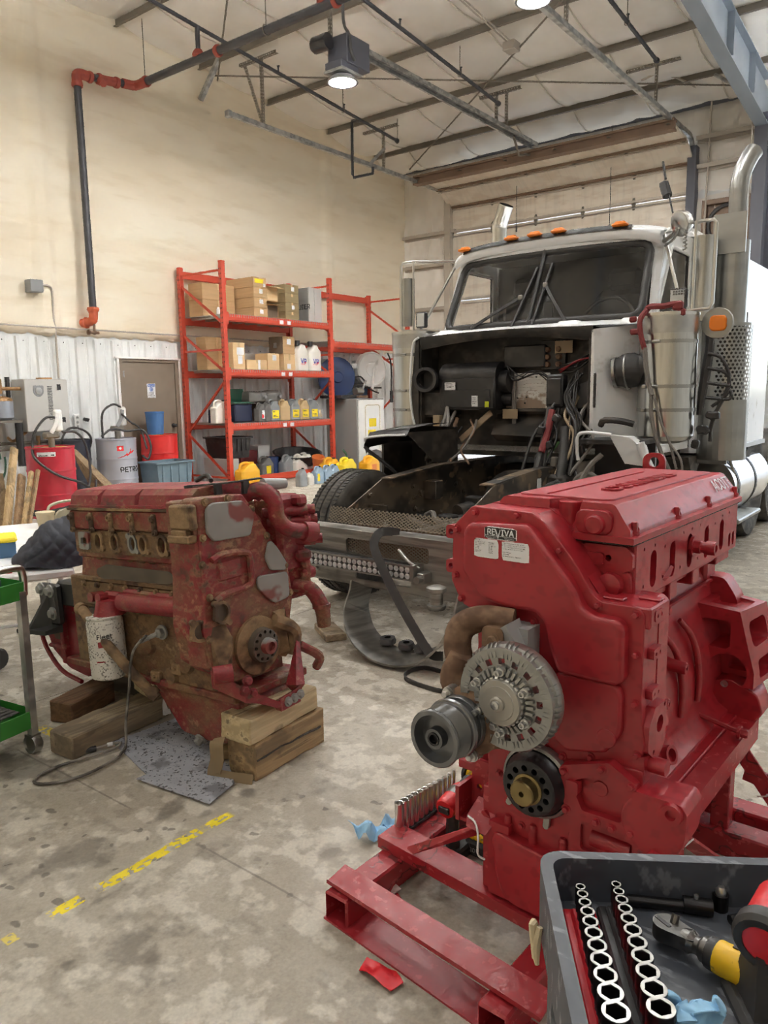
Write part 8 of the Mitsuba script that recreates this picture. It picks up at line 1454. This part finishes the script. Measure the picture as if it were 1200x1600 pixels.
# ---------------------------------------------------------------- tool cart in the right foreground
mat('m_cartgrey', lambda p, n, uv: mix(mix(S(44, 49, 57), S(64, 69, 78), f2(p, 16., 3)), S(100, 105, 112), smoothstep(.58, .72, fbm(p.x*30, p.y*90, p.z*30, 4))*.7), .5, bump=lambda p, n, uv: f2(p, 90., 2), bscale=.0015)
mat('m_socket', S(38, 38, 40), .3, metal=.8); mat('m_socketrim', S(200, 200, 198), .25, metal=.9); mat('m_railred', S(196, 30, 40), .4); mat('m_toolyellow', lambda p, n, uv: mix(S(232, 186, 24), S(60, 50, 30), smoothstep(.62, .68, f2(p, 70., 3))*.7), .4)
mat('m_toolred', lambda p, n, uv: mix(S(184, 32, 38), S(204, 44, 48), f2(p, 40.)), .4); mat('m_ragblue', lambda p, n, uv: mix(S(126, 178, 216), S(160, 200, 228), f2(p, 60., 3)), .8); mat('m_gunmetal', lambda p, n, uv: mix(S(70, 70, 70), S(120, 119, 117), f2(p, 50.)), .3, metal=.9)
A0 = V(-.419, .872, 0); cu, cv = V(.84, .5426, 0), V(.5426, -.84, 0)
CM = np.eye(4); CM[:3, 0], CM[:3, 1], CM[:3, 2], CM[:3, 3] = cu, -cv, (0, 0, 1), A0     # local: x along the far rim, -y towards the camera
with at(M=CM):
    CT = thing('tool_cart', 'dark grey plastic tool cart with a raised rim, cut off by the lower right corner', 'cart')
    U1, V1 = .62, -.95
    tr = MF(PR(rnd(sbox(0, V1, U1, 0), .03), .77, .862, F((0, 0, 0), (1, 0, 0), (0, 1, 0))))-MF(PR(rnd(sbox(.016, V1+.016, U1-.016, -.016), .02), .80, .9, F((0, 0, 0), (1, 0, 0), (0, 1, 0))))
    obj('tray', tr, 'm_cartgrey', CT, smooth=30)
    for x, y in ((.012, -.03), (U1-.06, -.03), (.012, V1+.03), (U1-.06, V1+.03)): obj('post', BX(x, x+.045, y-.05, y, .10, .775, .006), 'm_cartgrey', CT)
    lt = MF(BX(.0, U1, V1, 0, .26, .34, .008))-MF(BX(.02, U1-.02, V1+.02, -.02, .285, .4)); obj('lower_tray', lt, 'm_cartgrey', CT)
    for x in (.05, U1-.05):
        for y in (-.06, V1+.06): obj('caster', [LA([(0, -.015), (.045, -.015), (.05, -.01), (.05, .01), (.045, .015), (0, .015)], (x, y, .05), (1, 0, 0), 20), BX(x-.02, x+.02, y-.01, y+.01, .05, .12)], 'm_rubber', CT)
    with at((0, 0, 0)):
        k = carton('small_carton', .07, .30, -.45, -.12, .287, .52, 'm_cardolive', 'olive carton on the lower shelf of the tool cart', tape=False); k = carton('small_carton', .09, .26, -.70, -.47, .287, .40, 'm_cardpale', 'pale carton on the lower shelf of the tool cart', tape=False)
    k = obj('glove', [TU([(-.006, -.06, .84-.05), (-.012, -.065, .80), (-.010, -.075, .76)], [.004, .006, .004], smooth=4), TU([(-.004, -.07, .80), (-.009, -.075, .775), (-.008, -.08, .755)], [.004, .006, .003], smooth=4)], 'm_tancan'); lab(k, 'tan cloth scrap hanging on the left side of the tool cart', 'cloth')
    def sock(x, y, r, h, rail, lb, grp):
        k = thing('socket', lb, 'socket', grp); z = .812
        obj('body', LA([(0, 0), (r*.8, 0), (r*.85, h*.35), (r, h*.45), (r, h), (r*.9, h+.001), (r*.74, h-.001), (r*.70, h-.018), (0, h-.018)], (x, y, z), (0, 0, 1), 20), 'm_socket', k)
        obj('rim', PR(circ(0, 0, r*.98, 8).difference(Polygon([(r*.76*math.cos(t), r*.76*math.sin(t)) for t in np.arange(6)*math.pi/3+.3])), h, h+.001, F((x, y, z), (1, 0, 0), (0, 1, 0))), 'm_socketrim', k, smooth=False)
    for rail, (u, v0, m, nm) in enumerate(((.048, -.058, 'm_railred', 'red'), (.094, -.050, 'm_black', 'black'))):
        k = thing('socket_rail', f'{nm} socket tray rail on the tool cart', 'socket rail')
        obj('rail', [BX(u-.022, u+.021, v0-.25, v0+.012, .80, .812, .003), BX(u-.012, u+.012, v0-.25, v0+.005, .810, .818, .003)], m, k)
        for i in range(11):
            r = .0062+.00085*i; v = v0-.003-.0145*i-.0006*i*i
            sock(u-.001, v, r, .040+.0006*i, rail, f'black impact socket, {ORD[i]} from the far end of the {nm} rail', f'sockets on the {nm} rail')
    k = thing('extension_bar', 'long black extension bar lying along the far wall of the tool tray', 'extension bar'); obj('bar', [CY((.115, -.022, .809), (.19, -.030, .809), .0075, n=14), CY((.185, -.029, .811), (.22, -.034, .811), .011, n=16)], 'm_socket', k); obj('pin', CY((.20, -.031, .82), (.20, -.031, .826), .003, n=8), 'm_socketrim', k)
    k = thing('swivel_socket', 'small black swivel socket standing by the end of the extension bar', 'socket'); obj('base', CY((.235, -.020, .80), (.235, -.020, .822), .010, n=16), 'm_socket', k); obj('top', [LA([(0, 0), (.007, 0), (.007, .006), (.004, .011), (0, .011)], (.235, -.020, .821), (0, 0, 1), 12)], 'm_socketrim', k)
    k = obj('short_bar', [CY((.236, -.052, .808), (.33, -.020, .808), .006, n=12)], 'm_socket'); lab(k, 'short black bar behind the yellow ratchet', 'bar')
    RT = thing('cordless_ratchet', 'cordless ratchet with steel head and yellow body lying in the tool tray', 'ratchet')
    a, c = V(.146, -.090, .820), V(.240, -.185, .826); d = unit(c-a)
    obj('head', [HU(np.vstack([np.asarray(CY(a+V(0, 0, -.009), a+V(0, 0, .010), .016, n=18).vertices), np.asarray(CY(a+d*.030-V(0, 0, .008), a+d*.030+V(0, 0, .009), .011, n=12).vertices)])), LA([(.012, .0), (.014, .010), (.010, .016), (.011, .022), (.015, .026), (.016, .034), (0, .034)], a+d*.022, d, 20), CY(a+d*.012+V(0, .008, .008), a+d*.012+V(.004, .012, .017), .005, n=8)], 'm_gunmetal', RT); obj('head_slot', CB(a+V(-.004, 0, .0105), (.022, .005, .001), 0, rot('z', -60)), 'm_black', RT)
    obj('collar', LA([(.012, 0), (.018, .003), (.019, .012), (.018, .014), (0, .014)], a+d*.052, d, 20), 'm_black', RT)
    obj('body', LA([(.017, 0), (.019, .003), (.0195, .07), (.018, .074), (0, .074)], a+d*.063, d, 24), 'm_toolyellow', RT); n_ = unit(np.cross(d, (0, 0, 1))); up = np.cross(n_, d); o = a+d*.063
    obj('vents', [CB(o+d*t+(up*math.cos(w)-n_*-math.sin(w))*.0192, (.006, .004, .004), 0, np.column_stack([d, n_, up])) for t in (.022, .060) for w in (-.15, -.45)], 'm_black', RT, smooth=False); obj('name_label', CB(o+d*.045+(up*.9+n_*-.42)*.0198, (.040, .011, .001), 0, np.column_stack([d, unit(np.cross(up*.9-n_*.42, d)), unit(up*.9-n_*.42)])), 'm_decalwhite', RT, smooth=False)
    rg = trimesh.creation.icosphere(4, .022); rg.vertices *= [1.15, .85, .8]; rg = jit(jit(rg, .018, 40, 2), .008, 110, 7); rg2 = trimesh.creation.icosphere(3, .014); rg2.vertices *= [.7, .6, 1.3]; rg2 = jit(rg2, .010, 70, 5)
    k = obj('blue_rag', [mov(rg, (.138, -.225, .818)), mov(rg2, (.118, -.208, .814))], 'm_ragblue', smooth=50); lab(k, 'crumpled pale blue shop rag in the tool tray', 'rag')
    ID = thing('impact_driver', 'red and black impact driver standing at the right edge of the tool tray', 'power tool')
    a, d = V(.212, -.205, .893), unit(V(.62, .75, .12))
    obj('motor', LA([(0, .0), (.024, .0), (.030, .006), (.031, .07), (.026, .08), (.024, .13), (0, .13)], a, d, 28), 'm_toolred', ID); obj('bumper', LA([(.022, .002), (.022, -.004), (.030, -.004), (.0345, .002), (.0345, .016), (.031, .018)], a, d, 28), 'm_rubber', ID); obj('rear_cap', LA([(0, -.003), (.022, -.002), (.0225, .002)], a, d, 24), 'm_toolred', ID)
    obj('handle', HU([a+d*.02+V(x, y, z) for x, y, z in ((-.018, -.016, -.02), (.018, -.016, -.02), (-.018, .02, -.02), (.018, .02, -.02), (-.024, -.03, -.085), (.028, -.03, -.085), (-.024, .03, -.085), (.028, .03, -.085))]), 'm_rubber', ID); obj('battery', CB(a+d*.02+V(.0, 0, -.094), (.07, .08, .022), .006), 'm_black', ID)
# ---------------------------------------------------------------- sockets, tools and scraps around the stand
with EM:
    k = thing('deep_socket_rail', 'black rail of chrome deep sockets on the left base tube of the red stand', 'socket rail'); obj('rail', BX(-1.415, -1.385, 1.73, 2.08, .086, .098, .002), 'm_black', k)
    for i in range(12):
        y = 1.745+.0275*i; r = .0155-.0007*i; k = thing('deep_socket', f'chrome deep socket, {ORD[i]} from the near end of the rail on the stand', 'socket', 'chrome deep sockets on the stand'); obj('body', LA([(0, 0), (r*.9, 0), (r, .01), (r, .098-.002*i), (r*.9, .10-.002*i), (r*.68, .099-.002*i), (r*.66, .085), (0, .085)], (-1.40, y, .099), (0, 0, 1), 18), 'm_chrome', k)
    IG = thing('impact_wrench', 'red impact wrench with a silver band standing inside the red stand', 'power tool')
    obj('body', LA([(0, 0), (.030, 0), (.034, .008), (.034, .09), (.028, .11), (0, .11)], (-1.272, 1.81, .19), (-.05, 1, .18), 24), 'm_toolred', IG); obj('band', LA([(.0345, .05), (.0345, .085)], (-1.272, 1.81, .19), (-.05, 1, .18), 24), 'm_gunmetal', IG); obj('anvil', CY((-1.277, 1.915, .208), (-1.279, 1.965, .217), .024, n=18), 'm_rubber', IG); obj('panel', BX(-1.292, -1.252, 1.802, 1.812, .178, .200, .003), 'm_black', IG); obj('grip', TU([(-1.272, 1.86, .18), (-1.272, 1.855, .10), (-1.272, 1.86, .02)], [.022, .021, .024], smooth=4), 'm_rubber', IG); obj('battery', BX(-1.308, -1.235, 1.81, 1.92, 0, .045, .008), 'm_black', IG)
    YT = thing('grinder', 'yellow and black grinder head leaning on the far base tube of the stand', 'power tool'); obj('head', CY((-1.335, 2.08, .18), (-1.275, 2.06, .18), .04, n=18), 'm_toolyellow', YT); obj('disc', CY((-1.35, 2.085, .18), (-1.337, 2.08, .18), .045, n=20), 'm_rubber', YT); obj('handle', TU([(-1.285, 2.07, .16), (-1.27, 2.05, .03)], .03), 'm_rubber', YT)
    BT = thing('battery_drill', 'yellow and black battery drill on the floor behind the flat brace', 'power tool'); obj('battery', BX(-1.26, -1.11, 1.90, 2.0, 0, .055, .01), 'm_black', BT); obj('shoe', BX(-1.255, -1.11, 1.905, 1.995, .055, .075, .006), 'm_toolyellow', BT); obj('grip', TU([(-1.19, 1.94, .07), (-1.19, 1.96, .22)], .026), 'm_rubber', BT)
    obj('lettering', text('XR', .028, F((-1.185, 1.8995, .012), (1, 0, 0), (0, 0, 1)), (0, 0), .001, True), 'm_toolyellow', BT, smooth=False); obj('small_lettering', text('20V', .014, F((-1.24, 1.8995, .02), (1, 0, 0), (0, 0, 1)), (0, 0), .001, False), 'm_grey', BT, smooth=False)
def scrap(name, P, m, label, cat, h=.01, seed=1, z=.001):
    g = sub(PR(Polygon(P), 0, .002, F((0, 0, z), (1, 0, 0), (0, 1, 0))), .02); g = warp(g, lambda v: v+np.column_stack([0*v[:, 0], 0*v[:, 0], h*meshkit.noise(v*[35, 35, 0]+seed, seed)])); k = obj(name, g, m, smooth=50); lab(k, label, cat)
scrap('rag', [(-1.56, 1.80), (-1.47, 1.80), (-1.43, 1.86), (-1.47, 1.95), (-1.50, 1.87)], 'm_ragblue', 'pale blue rag on the floor at the left base tube of the stand', 'rag', .06, 3)
scrap('red_film', [(-1.14, 1.345), (-1.03, 1.335), (-1.02, 1.375), (-1.06, 1.40), (-1.15, 1.39)], 'm_railred', 'bright red plastic scrap on the floor in front of the stand', 'scrap', .016, 5)
scrap('white_paper', [(-1.30, 1.62), (-1.24, 1.615), (-1.235, 1.66), (-1.29, 1.665)], 'm_cardpinkish' if mat('m_cardpinkish', S(196, 178, 178), .7) else 0, 'crumpled pale paper on the floor inside the stand', 'paper', .03, 7)
scrap('paint_flake', [(-1.27, 1.60), (-1.17, 1.545), (-1.13, 1.56), (-1.18, 1.62), (-1.24, 1.645)], 'm_red', 'curled red paint flake on the floor inside the stand', 'scrap', .02, 9)
k = obj('drive_belt', RB(spl([(-2.08, 3.24, .012), (-2.24, 3.24, .012), (-2.27, 3.12, .012), (-2.20, 3.04, .012), (-1.98, 3.02, .012), (-1.86, 3.10, .012), (-1.92, 3.24, .012)], 6, True), (0, 0, 1), .008, .022), 'm_rubber', smooth=40); lab(k, 'black drive belt lying on the floor behind the belt pulley', 'belt')
# ---------------------------------------------------------------- left edge: green cart, table, jacket
mat('m_green', lambda p, n, uv: mix(S(40, 112, 44), S(56, 132, 56), f2(p, 9., 3)), .45); mat('m_tablewhite', lambda p, n, uv: mix(S(214, 216, 220), S(228, 230, 232), f2(p, 9.)), .4); mat('m_jacket', lambda p, n, uv: mix(S(26, 30, 42), S(40, 45, 58), f2(p, 24., 3)), .65); mat('m_rubbermat', S(60, 60, 60), .7)
GD = unit(V(-.95, -.45, 0)); GE = V(.35, -.94, 0); GM = np.eye(4); GM[:3, 0], GM[:3, 1], GM[:3, 3] = (-.987, -.16, 0), (.16, -.987, 0), (-3.03, 1.50, 0)
with at(M=GM):
    GC = thing('service_cart', 'green two-shelf service cart with steel posts at the left edge', 'cart')
    for z in (.115, .665):
        b = MF(BX(-.015, .95, -.0, .50, z, z+.075, .002))-MF(BX(-.012, .947, .003, .497, z+.006, z+.2)); obj('shelf', b, 'm_green', GC, smooth=False)
    for x, y in ((0, .015), (.9, .015), (0, .47), (.9, .47)):
        obj('post', [BX(x-.018, x+.012, y-.015, y+.015, .07, .70), ], 'm_galv', GC); obj('caster', [LA([(0, -.014), (.03, -.014), (.038, -.02), (.042, -.012), (.042, .012), (.038, .02), (.03, .014), (0, .014)], (x, y, .042), (0, 1, 0), 22), BX(x-.02, x+.02, y-.024, y+.024, .075, .085), BX(x-.012, x+.012, y-.022, y-.017, .04, .08), CY((x, y, .085), (x, y, .11), .012, n=10)], 'm_stainbrush', GC)
    obj('push_handle', TU([(-.003, .0, .68), (-.003, .0, .77), (-.003, .04, .80), (-.003, .25, .80), (-.003, .46, .80), (-.003, .485, .76), (-.003, .485, .68)], .015, n=12, smooth=4), 'm_chrome', GC)
    for i in range(6): k = obj('rubber_mat', sub(HU([(.02+.03*i, .05, .185), (.5, .03, .13+.012*i), (.5, .45, .13+.012*i), (.02+.03*i, .45, .19+.006*i), (.02+.03*i, .05, .19), (.5, .03, .136+.012*i), (.5, .45, .136+.012*i)]), .1), 'm_rubbermat', smooth=False); lab(k, f'grey rubber mat, {ORD[i]} from the bottom of the pile on the green cart', 'mat', 'rubber mats on the green cart')
    k = thing('drill_case', 'yellow and black tool case on top of the green cart', 'tool case'); obj('body', BX(.10, .38, .18, .46, .74, .86, .02), 'm_toolyellow', k); obj('panel', BX(.14, .34, .465, .45, .77, .84, .004), 'm_black', k); obj('grip', TU([(.12, .2, .85), (.14, .2, .90), (.34, .2, .90), (.36, .2, .85)], .016, smooth=4), 'm_rubber', k)
    k = obj('tool_bag', BX(.03, .34, .06, .17, .675, .77, .02), 'm_greentote'); lab(k, 'green tool case with a yellow edge on the top shelf of the green cart', 'tool case')
k = thing('creeper', 'low wheeled tray behind the green cart with an orange and blue box', 'creeper'); obj('frame', [TU([(-4.6, 1.45, .18), (-3.85, 1.70, .32)], .015), TU([(-4.6, 1.7, .12), (-4.15, 1.8, .12)], .015), BX(-4.6, -4.05, 1.5, 1.8, .13, .15)], 'm_galv', k); obj('wheel', LA([(0, -.015), (.05, -.015), (.06, 0), (.05, .015), (0, .015)], (-4.13, 1.88, .065), (.9, .3, 0), 20), 'm_rubber', k)
td = unit(V(-.91, .42, 0)); te = V(.26, -.965, 0); TMx = np.eye(4); TMx[:3, 0], TMx[:3, 1], TMx[:3, 3] = -td, np.cross((0, 0, 1), -td), (-3.765, 2.15, 0); TZ = .57
with at(M=TMx):   # local x runs to the near end (0), -y towards the camera
    TB = thing('folding_table', 'white plastic folding table behind the green cart', 'table'); obj('tabletop', BX(-1.8, 0, -.52, 0, TZ-.045, TZ, .01), 'm_tablewhite', TB)
    for x in (-1.42, -.3):
        for y in (-.05, -.46): obj('leg', TU([(x, y, 0), (x, y, TZ-.04)], .014), 'm_tablewhite', TB)
        obj('leg_tie', TU([(x, -.05, .22), (x, -.46, .22)], .01), 'm_tablewhite', TB)
    g = trimesh.creation.icosphere(5, 1.0); v = np.asarray(g.vertices); v = v*[.15, .23, .15]; v[:, 2] = np.maximum(v[:, 2]*np.where(v[:, 2] > 0, 1.65, 1), -.005); v[:, 2] *= 1-.25*np.clip(-v[:, 1]/.23, -.3, 1)
    s_, t_ = (v[:, 1]+v[:, 2]+.4*v[:, 0])*42, (v[:, 1]-v[:, 2]-.4*v[:, 0])*42; q = np.abs(np.sin(s_))**.5*np.abs(np.sin(t_))**.5; nn = v/np.linalg.norm(v, axis=1, keepdims=True); g.vertices = v+nn*(q*.012)[:, None]; g = jit(g, .02, 7, 3)
    k = obj('jacket', mov(g, (-.17, -.055, TZ+.012)), 'm_jacket', smooth=True); lab(k, 'dark navy quilted jacket heaped on the white table', 'jacket')
    k = obj('jacket_strap', TU([(-.10, -.02, TZ-.03), (-.06, .03, TZ-.10), (.02, .02, TZ-.12), (.06, .01, TZ-.06)], .014, smooth=5), 'm_black', smooth=50); lab(k, 'black strap loop hanging off the white table under the jacket', 'strap')
    for i in range(2): k = obj('marker_pen', CY((-.10-.05*i, -.48, TZ+.008), (-.06-.05*i, -.30, TZ+.008), .008, n=10), 'm_railred'); lab(k, f'dark red pen on the white table, {("nearer", "farther")[i]} of two', 'pen')
    k = thing('tissue_box', 'blue and yellow box on the white table left of the jacket', 'box'); obj('body', BX(-.72, -.50, -.40, -.26, TZ, TZ+.09, .004), 'm_bluebin', k); obj('flap', BX(-.73, -.49, -.41, -.25, TZ+.09, TZ+.115, .01), 'm_labelyellow', k)
